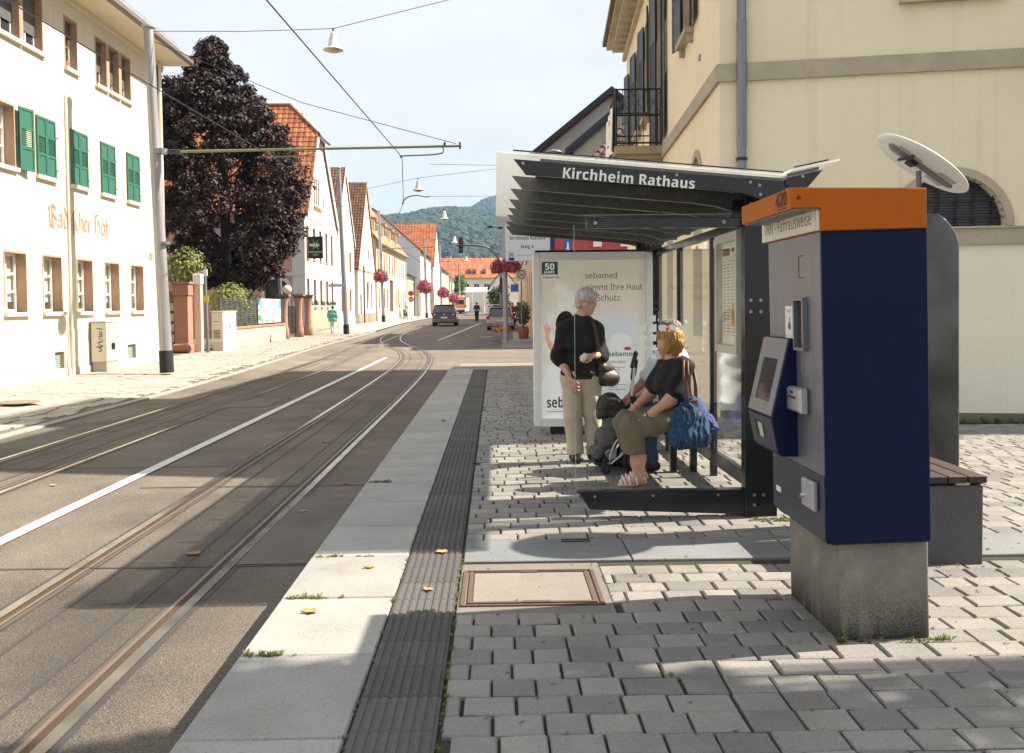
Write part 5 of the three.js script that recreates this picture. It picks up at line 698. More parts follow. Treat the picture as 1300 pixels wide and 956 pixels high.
{ // garden wall with fence, gate pillars, banner
  const sand = mat([0.46, 0.25, 0.18], 0.85, { map: T.stone });
  const t = thing('garden_wall', 'low pink garden wall carrying a thin wire fence under the dark tree', 'wall', [-11.25, -0.17, 44.5]);
  part(t, 'wall', bx(-11.4, -11.15, -0.3, 0.62, 38.8, 50.3), render([0.62, 0.42, 0.34])); part(t, 'wall_coping', bx(-11.45, -11.10, 0.62, 0.70, 38.8, 50.3), sand);
  const wires = []; for (let d = 39; d < 50.2; d += 0.8) part(t, 'fence_post', cyl([-11.28, 0.7, d], [-11.28, 1.95, d], 0.018, 0.018, 6), M.galv); for (let k = 0; k < 13; k++) wires.push(cyl([-11.28, 0.78 + k * 0.095, 38.8], [-11.28, 0.78 + k * 0.095, 50.2], 0.006, 0.006, 4)); for (let d = 38.9; d < 50.2; d += 0.11) wires.push(cyl([-11.275, 0.72, d], [-11.275, 1.93, d], 0.004, 0.004, 4)); stuff(part(t, 'fence_mesh', wires, M.galv));
  const bn = print(200, 150, (x, w, h) => { x.fillStyle = '#f3f4f2'; x.fillRect(0, 0, w, h); const R = rng(3); for (const [c, n] of [['#4fa3d8', 12], ['#5a5f66', 16], ['#39a55a', 7], ['#e0b34a', 5]]) { x.fillStyle = c; for (let i = 0; i < n; i++) { x.beginPath(); x.ellipse(R() * w, R() * h, 3 + 9 * R(), 3 + 7 * R(), R() * 3, 0, 6.3); x.fill(); } } x.fillStyle = '#55b3e6'; x.fillRect(0, 0, 26, 40); x.fillRect(180, 0, 20, 60); x.fillStyle = '#2c8f4f'; x.fillRect(0, 100, 20, 34); });
  const W = Wall([-11.2, 0, 44.8], [0, 1]), b = thing('fence_banner', 'white banner with coloured spots tied to the garden fence', 'banner', W.at(2, 1.3, 0)); part(b, 'sheet', W.bx(0.0, 4.6, 0.78, 1.95, -0.01, 0), M.white); part(b, 'banner_print', W.sheet(0.02, 4.58, 0.8, 1.93, 0.004), mat(0xffffff, 0.8, { map: bn }));
  const pillar = (label, x, d, h) => { const p = thing('garden_pillar', label, 'pillar', [x, -0.17, d]); part(p, 'shaft', lathe([[0.0, -0.2], [0.32, -0.2], [0.32, 0.3], [0.25, 0.5], [0.22, 1.1], [0.25, h - 0.35], [0.33, h - 0.15], [0.33, h], [0, h + 0.05]], 0, 0, 0, 4).rotateY(Math.PI / 4).translate(x, 0, -d), sand); part(p, 'cap', bx(x - 0.34, x + 0.34, h, h + 0.12, d - 0.34, d + 0.34), tint(sand, [0.36, 0.2, 0.15])); };
  pillar('slender sandstone garden pillar at the end of the wire fence', -11.3, 50.6, 2.1); pillar('waisted sandstone pillar left of the pink house gate', -11.1, 53.4, 2.15); pillar('sandstone pillar closest to the pink house front', -11.0, 55.6, 2.15);
  const g = thing('garden_gate', 'dark iron garden gate between the sandstone pillars', 'gate', [-11.2, -0.17, 52]); part(g, 'gate_frame', [bx(-11.22, -11.18, 0, 1.5, 51.0, 51.04), bx(-11.22, -11.18, 0, 1.5, 53.0, 53.04), bx(-11.22, -11.18, 1.46, 1.5, 51.04, 53), bx(-11.22, -11.18, 0.1, 0.14, 51.04, 53)], M.black); for (let d = 51.15; d < 53; d += 0.16) part(g, 'bar', cyl([-11.2, 0.1, d], [-11.2, 1.6, d], 0.012, 0.012, 5), M.black);
  const p = thing('steel_post', 'tall plain grey steel post before the pink house gate', 'post', [-11.65, -0.17, 52.3]); part(p, 'pole', cyl([-11.55, -0.2, 51.5], [-11.72, 3.75, 51.5], 0.11, 0.10, 12), M.galv); part(p, 'cap', cyl([-11.72, 3.75, 51.5], [-11.722, 3.8, 51.5], 0.115, 0.05, 12), M.galv);
  const gl = thing('globe_lamp', 'pale round garden lamp beside the pink house door', 'lamp', [-11.9, 1.6, 54.5]); part(gl, 'globe', ball(-11.95, 2.55, 54.5, 0.26), mat([0.75, 0.68, 0.5], 0.5)); part(gl, 'pole', cyl([-11.95, -0.2, 54.5], [-11.95, 2.35, 54.5], 0.04), M.black);
}
// ---------- trees and shrubs ----------
function tree(label, spec) {
  const { x, d, base, trunk, blobs, leaf, m, seed, per, tone } = spec, t = thing('tree', label, 'tree', [x, base, d]), R = rng(seed), bark = mat([0.06, 0.045, 0.035], 0.9, { map: T.wood });
  const top = lerp(base, Math.max(...blobs.map((b) => b[1])), 0.72); part(t, 'trunk', [tube([[x, base - 0.2, d], [x + 0.1, lerp(base, top, 0.4), d], [x, top, d]], trunk, 16, 8)], bark); const br = [];
  for (let i = 0; i < blobs.length; i += Math.max(1, blobs.length / 26 | 0)) { const b = blobs[i], y = Math.max(base + 1.2, b[1] - 1.6 - Math.hypot(b[0] - x, b[2] - d) * 0.5); br.push(tube([[x, y, d], [lerp(x, b[0], 0.5), lerp(y, b[1], 0.35), lerp(d, b[2], 0.5)], [b[0], b[1], b[2]]], trunk * 0.22, 8, 5)); } part(t, 'limb', br, bark);
  part(t, 'crown', blobs.map((b, i) => { const k = 0.7 + 0.6 * R(); return bushGeo(rng(seed * 100 + i), [b[0], b[1], b[2]], [b[3], b[3] * 0.8, b[3]], per, leaf, (r) => tone(r, k)); }), m);
  return t;
}
{
  const R = rng(21), blobs = [], rad = (y) => { const P = [[2.2, 0.9], [3.2, 2.1], [5, 3.2], [7.3, 3.75], [9.8, 3.1], [11.3, 2.5], [12.4, 1.9], [13.3, 0.95], [14.4, 0.25]]; for (let i = 1; i < P.length; i++) if (y <= P[i][0]) return lerp(P[i - 1][1], P[i][1], (y - P[i - 1][0]) / (P[i][0] - P[i - 1][0])); return 0.2; };
  for (let i = 0; i < 600; i++) { const y = 2.7 + 11.5 * Math.pow(R(), 1.05), a = R() * 6.283, r = Math.min(rad(y) * 0.97, rad(y) * (0.25 + 0.84 * Math.sqrt(R())) * (0.80 + 0.30 * vn(a * 1.6 + 3, y * 0.7))), s = 0.30 + 0.5 * R() * R() + 0.1 * R(); blobs.push([-12.95 - 0.9 * step(8.5, 11.5, y) + 0.35 * step(12, 14, y) + 0.3 * (1 - step(2, 5, y)) + r * Math.cos(a) * 1.03 + 0.1, y, 46 + r * Math.sin(a), s * (y > 12.5 ? 0.6 : 1)]); }
  for (const [x, y, s] of [[-9.6, 6.8, 0.5], [-9.45, 5.2, 0.55], [-9.9, 8.4, 0.45], [-10.2, 9.6, 0.4], [-9.75, 4.3, 0.45], [-11.3, 11.1, 0.38], [-13.4, 14.3, 0.32], [-13.9, 13.9, 0.3], [-13.5, 13.4, 0.4], [-15.9, 10.6, 0.5], [-16.2, 9.7, 0.55], [-10.3, 3.2, 0.45], [-9.8, 7.6, 0.4], [-16, 12.9, 0.36], [-15.6, 12.3, 0.5], [-16.2, 12.1, 0.5], [-12.65, 13.1, 0.34], [-12.9, 12.6, 0.4], [-11.95, 12.15, 0.36], [-10.9, 10.8, 0.36], [-11.5, 11.6, 0.4], [-10.3, 10.2, 0.34]]) blobs.push([x, y, 45 + R() * 2, s]);
  tree('tall dark purple leaved maple beside the cream inn', { x: -13.1, d: 46, base: -0.2, trunk: 0.24, blobs, leaf: 0.088, m: leafM.purple, seed: 3, per: 180, tone: (r, k) => { const v = k * (0.5 + 1.1 * r()), g = r() < 0.05 ? 3 : 1; return [v * (1 + 1.1 * r()) * g, v * (g > 1 ? 1.6 : 1), v]; } });
  const bush = (label, x, y, d, rr, n, m, seed, sz = 0.07) => { const t = thing('shrub', label, 'shrub', [x, -0.17, d]); part(t, 'foliage', bushGeo(rng(seed), [x, y, d], rr, n, sz), m); part(t, 'stem', [tube([[x, -0.2, d], [x, y * 0.5, d], [x + 0.1, y, d]], 0.05, 6, 5), tube([[x, 0.2, d], [x - rr[0] * 0.4, y * 0.7, d], [x - rr[0] * 0.6, y, d]], 0.03, 6, 5)], mat([0.08, 0.06, 0.04], 0.9)); };
  bush('yellow green climbing shrub above the notice wall', -12.5, 3.1, 38.5, [0.9, 0.9, 0.8], 1500, leafM.lime, 41); bush('yellow green shrub spilling over the garden fence', -11.9, 1.9, 42.8, [0.9, 0.75, 1.3], 1700, leafM.lime, 42); bush('dark green shrub behind the garden fence near the pink house', -12.7, 1.3, 47.5, [1.0, 1.3, 2.5], 1500, leafM.green, 43);
  // tree that shades the corner of the platform, just right of the frame
  const b2 = []; for (let i = 0; i < 62; i++) { const a = R() * 6.28, q = Math.sqrt(R()); const bxx = 5.75 + 1.65 * q * Math.cos(a); b2.push([bxx, 6.2 + (R() - 0.5) * 1.4, 4.42 - 0.17 * (bxx - 4.6) + 0.36 * q * Math.sin(a), 0.32 + 0.14 * R()]); }
  tree('young tree standing on the pavement right of the ticket machine', { x: 6.4, d: 4.4, base: 0, trunk: 0.05, blobs: b2, leaf: 0.075, m: mat([0.07, 0.12, 0.022], 0.65, { vertexColors: true, transmission: 0.3, thickness: 0 }), seed: 5, per: 170, tone: (r) => { const v = 0.7 + 0.6 * r(); return [v, v, v]; } });
  const b3 = []; for (let i = 0; i < 60; i++) { const a = R() * 6.28, y = 2 + 6.5 * R(), q = (1.6 - 0.14 * y) * Math.sqrt(R()) * 1.2; b3.push([-7.6 + q * Math.cos(a), y, 205 + q * Math.sin(a), 0.7]); }
  tree('green columnar tree at the far end of the street', { x: -7.6, d: 205, base: 0, trunk: 0.15, blobs: b3, leaf: 0.22, m: mat([0.10, 0.16, 0.03], 0.7, { vertexColors: true }), seed: 6, per: 60, tone: (r) => { const v = 0.6 + 0.8 * r(); return [v, v, v]; } });
  const b4 = []; for (let i = 0; i < 30; i++) b4.push([0.6 + 2.2 * (R() - 0.5), 2.4 + 3 * (R() - 0.5), 120 + R() * 3, 0.8]); tree('dark green tree before the white gable at the end of the street', { x: 0.6, d: 121, base: 0, trunk: 0.12, blobs: b4, leaf: 0.2, m: mat([0.05, 0.09, 0.02], 0.7, { vertexColors: true }), seed: 7, per: 60, tone: (r) => { const v = 0.6 + 0.8 * r(); return [v, v, v]; } });
}
// ---------- pink corner house with half hipped roof ----------
{
  const X = -11.6, d0 = 57.8, L = 11.8, b = -0.1, W = Wall([X, 0, d0], [0, 1]), t = thing('pink_house', 'pink and white house with tiled half hipped gable and flower boxes', 'house', [X, b, 63.5]);
  const white = render([0.78, 0.74, 0.70]), pink = render([0.54, 0.31, 0.255]), grey = mat([0.56, 0.55, 0.55], 0.85), rows = [[1.5, 3.3], [4.55, 6.55]], cols = [1.0, 3.1, 5.3, 7.5, 9.6];
  const upper = [[3.2, 3.75], [3.95, 4.5], [4.7, 5.25]], sm2 = [[1.9, 2.3], [6.6, 7.0]];
  part(t, 'wall', W.face([[0, b - 0.3], [L, b - 0.3], [L, 7.4], [6.7, 12.7], [3.4, 12.7], [0, 7.6]], [...rows.flatMap(([y0, y1]) => cols.map((c) => [c - 0.38, c + 0.38, y0, y1])), ...upper.map(([p, q]) => [p, q, 8.1, 9.9]), ...sm2.map(([p, q]) => [p, q, 8.1, 8.9])], 0.3), white);
  for (const [y0, y1] of rows) for (const c of cols) { const w = win(t, W, c - 0.38, c + 0.38, y0, y1, { z: -0.15, single: 1, cols: 2, rows: 2, lining: mat([0.42, 0.34, 0.30], 0.9), sillM: sandstone }); if (y0 < 2) { part(w, 'flower_box', W.bx(c - 0.34, c + 0.34, y0, y0 + 0.16, 0, 0.18), M.white); part(w, 'flowers', bushGeo(rng(c * 10 | 0), W.at(c, y0 + 0.28, 0.1), [0.2, 0.18, 0.36], 110, 0.07), leafM.green); } }
  for (const [p, q] of upper) win(t, W, p, q, 8.1, 9.9, { z: -0.15, single: 1, cols: 1, rows: 2 }); for (const [p, q] of sm2) win(t, W, p, q, 8.1, 8.9, { z: -0.15, single: 1, cols: 1 });
  part(t, 'sill_brackets', Array.from({ length: 5 }, (_, i) => W.bx(3.15 + i * 0.5, 3.35 + i * 0.5, 7.75, 8.0, 0, 0.14)), sandstone); part(t, 'plinth', W.bx(0, L, b - 0.2, 1.35, 0, 0.06), mat([0.48, 0.39, 0.29], 0.9, { map: T.stone })); part(t, 'frieze', Array.from({ length: 14 }, (_, i) => W.bx(0.3 + i * 0.82, 0.75 + i * 0.82, 7.0, 7.12, 0, 0.05)), mat([0.5, 0.47, 0.45], 0.9));
  // side towards the camera
  const F = Wall([-22, 0, d0 - 0.001], [1, 0]), sx = (x) => x + 22, arch = [[sx(-14.05), b - 0.15], [sx(-14.05), 2.8], ...arc(sx(-13.35), 2.8, 0.7, 0.45, Math.PI, 0, 10).slice(1, -1), [sx(-12.65), 2.8], [sx(-12.65), b - 0.15]];
  part(t, 'wall', F.face([[0, b - 0.3], [sx(X) - 0.302, b - 0.3], [sx(X) - 0.302, 7.6], [0, 7.6]], [arch, [sx(-13.5), sx(-12.9), 4.6, 6.5], [sx(-14.9), sx(-14.3), 4.6, 6.5]], 0.3), pink); part(t, 'wall', [bx(-22, -21.7, b - 0.3, 7.4, d0 + 0.3, d0 + L), bx(-21.7, X - 0.3, b - 0.3, 7.4, d0 + L - 0.3, d0 + L)], pink);
  part(t, 'quoin', [F.bx(sx(-12.35), sx(X) + 0.03, b - 0.2, 7.5, 0, 0.05), W.bx(0.0, 0.4, b - 0.2, 7.4, 0, 0.04)], grey); part(t, 'string_course', [F.bx(0, sx(X) + 0.06, 3.45, 3.65, 0, 0.09), F.bx(0, sx(X) + 0.06, 7.2, 7.5, 0, 0.12)], grey);
  const dr = part(t, 'door', F.ex(arch, -0.28, -0.22), mat([0.03, 0.028, 0.026], 0.5)); part(dr, 'door_surround', F.ex([[sx(-14.25), b], [sx(-14.25), 2.85], ...arc(sx(-13.35), 2.85, 0.9, 0.6, Math.PI, 0, 12).slice(1, -1), [sx(-12.45), 2.85], [sx(-12.45), b], [sx(-12.65), b], [sx(-12.65), 2.8], ...arc(sx(-13.35), 2.8, 0.7, 0.45, 0, Math.PI, 10).slice(1, -1), [sx(-14.05), 2.8], [sx(-14.05), b]], 0, 0.06), grey);
  for (const a of [-13.5, -14.9]) win(t, F, sx(a), sx(a + 0.6), 4.6, 6.5, { z: -0.15, single: 1, lining: grey, sillM: grey });
  // roof
  const xe = -11.25, xr = -13.3, rM = tileM(RED[1]), y0 = 7.2, dE = 57.35, yR = 14.7, dR = 62.6;
  const rf = part(t, 'roof', [prism([[xe, y0, dE], [-22.3, y0, dE], [-22.3, yR, dR], [xr, yR, dR], [xe, 12.6, 61.15]], [0, -0.12, 0]), prism([[xe - 0.2, 7.3, 69.75], [-22.3, 7.3, 69.75], [-22.3, yR, dR], [xr, yR, dR], [xe - 0.2, 12.6, 64.65]], [0, -0.12, 0]), prism([[xe, 12.6, 61.15], [xe, 12.6, 64.65], [xr, yR, dR]], [0, -0.12, 0])], mat([0.3, 0.1, 0.04], 0.85));
  stuff(part(rf, 'roof_tiles', [tiles([xe, y0, dE], [-11.05, 0, 0], [0, yR - y0, dR - dE], 0.42, 0.38, (s, v) => v < 0.71 || s > (v - 0.72) / 0.28 * 0.19), tiles([xe, 12.6, 61.15], [0, 0, 3.5], [xr - xe, yR - 12.6, 0], 0.42, 0.38, (s, v) => s > v * 0.43 && s < 1 - v * 0.55)], rM));
  part(rf, 'ridge_tiles', [tube([[-22, yR + 0.06, dR], [-17, yR + 0.06, dR], [xr, yR + 0.06, dR]], 0.13, 12, 6), tube([[xr, yR + 0.05, dR], [xe, 12.66, 61.15]], 0.11, 6, 6)], mat([0.28, 0.10, 0.05], 0.85));
  each(t, 'verge_board', [prism([[xe + 0.04, 7.0, dE], [xe + 0.04, 12.55, 61.1], [xe + 0.04, 12.2, 61.3], [xe + 0.04, 7.0, dE + 0.4]], [-0.06, 0, 0]), prism([[xe - 0.16, 7.25, 69.8], [xe - 0.16, 12.55, 64.7], [xe - 0.16, 12.15, 64.5], [xe - 0.16, 7.25, 69.3]], [-0.06, 0, 0])], M.white); part(t, 'verge_soffit', [prism([[xe + 0.02, 7.05, dE + 0.25], [X, 7.05, dE + 0.25], [X, 12.4, 61.1], [xe + 0.02, 12.4, 61.1]], [0, -0.05, 0.1])], M.white); each(t, 'gutter', [tube([[xe, y0 - 0.05, dE - 0.08], [-16, y0 - 0.05, dE - 0.08], [-22.3, y0 - 0.05, dE - 0.08]], 0.09, 8, 6), tube([[xe + 0.08, 12.55, 61.0], [xe + 0.08, 12.5, 63], [xe + 0.08, 12.55, 64.8]], 0.09, 8, 6)], M.galv);
  const sg = print(160, 200, (x) => { x.fillStyle = '#0d0e0e'; x.fillRect(0, 0, 160, 200); x.fillStyle = '#2f8f3c'; x.beginPath(); x.moveTo(45, 20); x.lineTo(80, 60); x.lineTo(115, 20); x.lineTo(100, 75); x.lineTo(118, 128); x.lineTo(80, 96); x.lineTo(44, 128); x.lineTo(60, 75); x.fill(); x.fillStyle = '#e8e8e4'; x.font = 'bold 34px sans-serif'; x.fillText('WELDE', 12, 90, 136); x.fillRect(0, 140, 160, 4); x.fillStyle = '#9a9a98'; x.fillRect(40, 160, 80, 6); x.fillRect(55, 174, 50, 5); });
  const s = thing('pub_sign', 'black hanging pub sign with green mark on the pink house front', 'sign', [-11.1, 5.2, 58.6]); part(s, 'board', bx(-11.5, -10.62, 4.52, 5.88, 58.55, 58.66), M.black); part(s, 'sign_face', CAM.sheet(-11.49, -10.63, 4.54, 5.86, -58.545), mat(0xffffff, 0.5, { map: sg })); part(s, 'bracket', [cyl([-11.6, 5.75, 58.6], [-11.4, 5.75, 58.6], 0.03), cyl([-11.6, 4.65, 58.6], [-11.4, 4.65, 58.6], 0.03)], M.black);
}
// ---------- the row of houses running away on the left ----------
{
  const cw = render([0.78, 0.75, 0.68]), warm = render([0.74, 0.64, 0.50]), wood = mat([0.50, 0.24, 0.03], 0.7), brownM = mat([0.10, 0.055, 0.03], 0.6), ochre = mat([0.46, 0.22, 0.06], 0.8);
  house({ side: -1, X: -11.7, d0: 70.2, d1: 78.6, depth: 9, eave: 7.0, ridge: 12.4, gable: 1, wall: cw, roof: BROWN[1], fine: 1, label: 'narrow white gabled house with yellow shutters next to the pink house', verge: M.white, rows: [{ n: 2, y0: 4.3, y1: 5.9, w: 0.8, frame: wood, lining: wood }, { n: 2, y0: 1.2, y1: 2.9, w: 0.8, frame: wood, lining: wood }], plinth: 0.6, plinthM: cw });
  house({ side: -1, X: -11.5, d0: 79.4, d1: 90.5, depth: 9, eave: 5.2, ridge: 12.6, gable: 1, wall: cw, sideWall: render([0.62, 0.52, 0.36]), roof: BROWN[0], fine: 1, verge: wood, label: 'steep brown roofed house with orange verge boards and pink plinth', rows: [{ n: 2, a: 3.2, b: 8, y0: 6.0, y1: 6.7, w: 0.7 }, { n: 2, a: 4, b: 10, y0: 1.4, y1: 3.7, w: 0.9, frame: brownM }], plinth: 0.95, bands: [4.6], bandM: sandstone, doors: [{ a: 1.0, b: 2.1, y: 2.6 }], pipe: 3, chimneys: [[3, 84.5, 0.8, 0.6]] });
  house({ side: -1, X: -11.4, d0: 91, d1: 121, depth: 10, eave: 8.1, ridge: 14.7, wall: warm, roof: [0.50, 0.27, 0.15], label: 'long cream eaves fronted house with tall brown gateway and dormers', rows: [{ n: 12, y0: 5.0, y1: 7.0, w: 0.85, lining: ochre, frame: brownM }, { n: 4, a: 0.5, b: 10, y0: 1.4, y1: 3.4, w: 0.8, lining: ochre }, { n: 5, a: 16, b: 30, y0: 1.4, y1: 3.4, w: 0.9, lining: ochre }], doors: [{ a: 11, b: 14.6, y: 4.4, m: brownM }], dormers: [94, 101, 108, 115], plinth: 1.0, plinthM: mat([0.46, 0.42, 0.36], 0.9), bands: [4.6, 7.7], chimneys: [[4.2, 97, 0.9, 0.5], [5, 118, 0.9, 0.8]] });
  house({ side: -1, X: -11.3, d0: 121.5, d1: 131, depth: 9, eave: 5.6, ridge: 6.6, wall: warm, roof: [0.12, 0.10, 0.09], label: 'low cream flat roofed house beside the white gable', rows: [{ n: 5, y0: 3.0, y1: 4.8, w: 0.9 }], pipe: 9 });
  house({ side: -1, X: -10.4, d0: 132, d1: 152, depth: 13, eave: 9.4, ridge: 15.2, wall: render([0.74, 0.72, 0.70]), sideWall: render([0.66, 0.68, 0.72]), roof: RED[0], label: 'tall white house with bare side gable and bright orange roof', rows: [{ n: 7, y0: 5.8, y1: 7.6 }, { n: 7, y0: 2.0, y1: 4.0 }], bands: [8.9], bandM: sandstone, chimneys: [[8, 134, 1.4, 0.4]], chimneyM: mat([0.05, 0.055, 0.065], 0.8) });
  house({ side: -1, X: -10.0, d0: 153, d1: 170, depth: 11, eave: 8.2, ridge: 15.5, gable: 1, wall: cw, roof: RED[0], label: 'white gabled house beyond the orange roofed one', rows: [{ n: 5, y0: 5.2, y1: 7.0 }, { n: 5, y0: 1.6, y1: 3.6 }], verge: brownM });
  house({ side: -1, X: -9.7, d0: 171, d1: 196, depth: 11, eave: 8.4, ridge: 13.6, wall: warm, roof: RED[2], label: 'cream house with red roof far down the left side', rows: [{ n: 8, y0: 5.2, y1: 7.0 }, { n: 8, y0: 1.6, y1: 3.6 }], chimneys: [[5, 180, 0.9, 0.8]] });
  house({ side: -1, X: -9.4, d0: 197, d1: 216, depth: 11, eave: 7.4, ridge: 12.0, wall: cw, roof: RED[1], label: 'last small house on the left side of the street', rows: [{ n: 6, y0: 4.6, y1: 6.2 }] });
  // end of the street
  const t = thing('end_house', 'long white house with orange roof and skylights closing the street', 'house', [-4, 0, 228]), F = Wall([-24, 0, 226], [1, 0]), hs = []; for (let k = 0; k < 12; k++) hs.push([2 + k * 2.4, 3.3 + k * 2.4, 5.0, 6.8]);
  part(t, 'wall', F.face([[0, -0.5], [34, -0.5], [34, 8.4], [0, 8.4]], hs, 0.3), cw); for (const [a, b, c, d] of hs) win(t, F, a, b, c, d, { single: 1, sill: 0 }); part(t, 'wall', [bx(-24, -23.7, -0.5, 8.4, 226.3, 238), bx(9.7, 10, -0.5, 8.4, 226.3, 238)], cw);
  const r = part(t, 'roof', [prism([[-24.5, 8.2, 225.4], [10.5, 8.2, 225.4], [10.5, 13.2, 232], [-24.5, 13.2, 232]], [0, -0.15, 0]), prism([[-24.5, 8.2, 238.6], [10.5, 8.2, 238.6], [10.5, 13.2, 232], [-24.5, 13.2, 232]], [0, -0.15, 0])], mat(RED[1], 0.85)); stuff(part(r, 'roof_tiles', tiles([-24.5, 8.2, 225.4], [35, 0, 0], [0, 5, 6.6], 0.7, 0.6), tileM([0.50, 0.17, 0.08])));
  for (const x of [-6.8, -5.5, -3.2, -0.6]) part(t, 'skylight', prism([[x, 9.35, 226.6], [x + 0.9, 9.35, 226.6], [x + 0.9, 10.15, 227.65], [x, 10.15, 227.65]], [0, 0.16, -0.1]), M.darkPane);
  const w2 = thing('glass_canopy', 'pale open canopy hall before the house closing the street', 'canopy', [-3.5, 0, 205]); part(w2, 'roof', prism([[-7.8, 4.4, 204], [0.5, 4.4, 204], [0.5, 5.4, 214], [-7.8, 5.4, 214]], [0, 0.3, 0]), M.white); for (const x of [-7.5, -5, -2.5, 0]) part(w2, 'column', cyl([x, 0, 204.5], [x, 4.4, 204.5], 0.15), M.white);
}
// ---------- right side beyond the side street ----------
{
  const greyW = render([0.44, 0.42, 0.415]), tan = render([0.62, 0.42, 0.26]), redW = render([0.42, 0.075, 0.075]);
  house({ side: 1, X: 1.9, d0: 48, d1: 61, depth: 8, eave: 8.9, ridge: 12.1, wall: tan, sideWall: greyW, roof: BROWN[0], label: 'grey gabled house with dark verge rising behind the shelter roof', rows: [{ n: 4, y0: 4.8, y1: 6.6 }, { n: 4, y0: 1.2, y1: 3.2 }], bands: [4.1] });
  { const k = 3.2 / 4, v = thing('verge_gable', 'black verge boards of the grey gable behind the shelter', 'roof edge', [5.9, 12, 47.7]); each(v, 'verge_board', [prism([[1.5, 8.58, 47.75], [5.9, 12.1, 47.75], [5.9, 12.42, 47.75], [1.5, 8.9, 47.75]], [0, 0, -0.2]), prism([[10.3, 8.58, 47.75], [5.9, 12.1, 47.75], [5.9, 12.42, 47.75], [10.3, 8.9, 47.75]], [0, 0, -0.2])], M.black); void k; }
  house({ side: 1, X: 3.4, d0: 44.4, d1: 47.5, depth: 7, eave: 8.5, ridge: 11.4, wall: render([0.42, 0.42, 0.35]), roof: [0.035, 0.04, 0.055], over: 0.1, label: 'narrow greenish gabled annex with dark blue eaves behind the shelter', rows: [] });
  { const v = thing('annex_eaves', 'dark blue verge and downpipe of the greenish annex', 'roof edge', [3.3, 8.5, 44.3]), nb = mat([0.018, 0.024, 0.045], 0.5); part(v, 'verge_board', prism([[3.3, 8.42, 44.35], [6.9, 11.4, 44.35], [6.9, 11.75, 44.35], [3.3, 8.77, 44.35]], [0, 0, -0.12]), nb); part(v, 'downpipe', cyl([3.37, 4.6, 44.25], [3.37, 8.6, 44.25], 0.13, 0.13, 8), nb); }
  { // low hipped house with ridge tiles
    const t = thing('hipped_house', 'low house with pink tiled hip roof, darkened in colour for shade, behind the balcony', 'house', [7, 0, 42]), rm = tileM([0.075, 0.038, 0.03]);  // tiles and hip tiles darkened in colour to stand in for shade
    part(t, 'wall', bx(4.1, 11, 0, 7.1, 40.4, 44.3), render([0.5, 0.42, 0.3])); const r = part(t, 'roof', [prism([[3.8, 7.2, 40.1], [11.3, 7.2, 40.1], [8.4, 10.9, 44.3], [7.2, 10.9, 44.3]], [0, -0.1, 0]), prism([[3.8, 7.2, 40.1], [7.2, 10.9, 44.3], [3.8, 7.2, 44.3]], [0, -0.1, 0])], mat([0.3, 0.16, 0.12], 0.85));
    stuff(part(r, 'roof_tiles', tiles([3.8, 7.2, 40.1], [7.5, 0, 0], [0, 3.7, 4.2], 0.36, 0.30, (s, v) => s > v * 0.45 && s < 1 - v * 0.39), rm)); part(r, 'hip_tiles', Array.from({ length: 15 }, (_, i) => { const a = i / 15, b = (i + 0.95) / 15; return cyl([lerp(3.8, 7.2, a), lerp(7.25, 10.95, a) + 0.03, lerp(40.1, 44.3, a)], [lerp(3.8, 7.2, b), lerp(7.25, 10.95, b), lerp(40.1, 44.3, b)], 0.14, 0.11, 8); }), mat([0.09, 0.048, 0.038], 0.85));
    const c = thing('flue_pipe', 'short white flue pipe above the shelter roof', 'flue', [2.95, 7.9, 44]); part(c, 'pipe', cyl([2.75, 4.6, 44], [2.75, 8.5, 44], 0.2, 0.2, 12), M.white); part(c, 'hood', lathe([[0.22, 8.5], [0.42, 8.52], [0.36, 8.62], [0, 8.72]], 2.75, 0, 44, 14), M.galv);
  }
  { const t = thing('red_shopfront', 'low red painted shopfront seen between shelter roof and advertising case', 'shop', [6, 0, 40.2]); part(t, 'wall', bx(2.45, 12, 0, 4.6, 40.15, 40.38), redW); part(t, 'roof', bx(2.4, 12, 4.6, 4.7, 40.1, 44), M.darkSteel); for (const [a, b, y, w] of [[4.15, 4.5, 3.95, 0.42], [5.3, 5.65, 3.95, 0.42]]) part(t, 'sign_box', rb(a, b, y, y + w, 39.95, 40.15, 0.02), M.white); part(t, 'sign_board', bx(3.9, 6.3, 4.35, 4.5, 40.08, 40.15), M.white); for (const x of [2.9, 5.2, 7.5]) { const w = part(t, 'shop_window', bx(x, x + 1.9, 0.5, 2.9, 40.12, 40.15), M.darkPane); part(w, 'window_frame', [bx(x - 0.08, x, 0.5, 2.9, 40.08, 40.15), bx(x + 1.9, x + 1.98, 0.5, 2.9, 40.08, 40.15), bx(x - 0.08, x + 1.98, 2.9, 3.0, 40.08, 40.15)], M.white); } }  // the white boxes high on the wall are sign boxes
  house({ side: 1, X: 2.4, d0: 62, d1: 84, depth: 9, eave: 8.2, ridge: 12.2, wall: render([0.60, 0.46, 0.33]), roof: RED[2], label: 'tan plastered house far down the right side', rows: [{ n: 6, y0: 4.8, y1: 6.6 }, { n: 6, y0: 1.2, y1: 3.2 }] });
  house({ side: 1, X: 2.6, d0: 85, d1: 108, depth: 9, eave: 7.6, ridge: 11.8, wall: render([0.66, 0.6, 0.5]), roof: RED[0], label: 'pale house behind the tan house on the right side', rows: [{ n: 6, y0: 4.6, y1: 6.4 }, { n: 6, y0: 1.2, y1: 3.2 }] });
  house({ side: 1, X: -0.9, d0: 146, d1: 164, depth: 4.2, eave: 4.6, ridge: 7.2, wall: render([0.78, 0.77, 0.75]), roof: [0.10, 0.09, 0.085], label: 'small white house with plain gable at the end of the street', rows: [{ n: 3, y0: 1.4, y1: 3.0 }] });
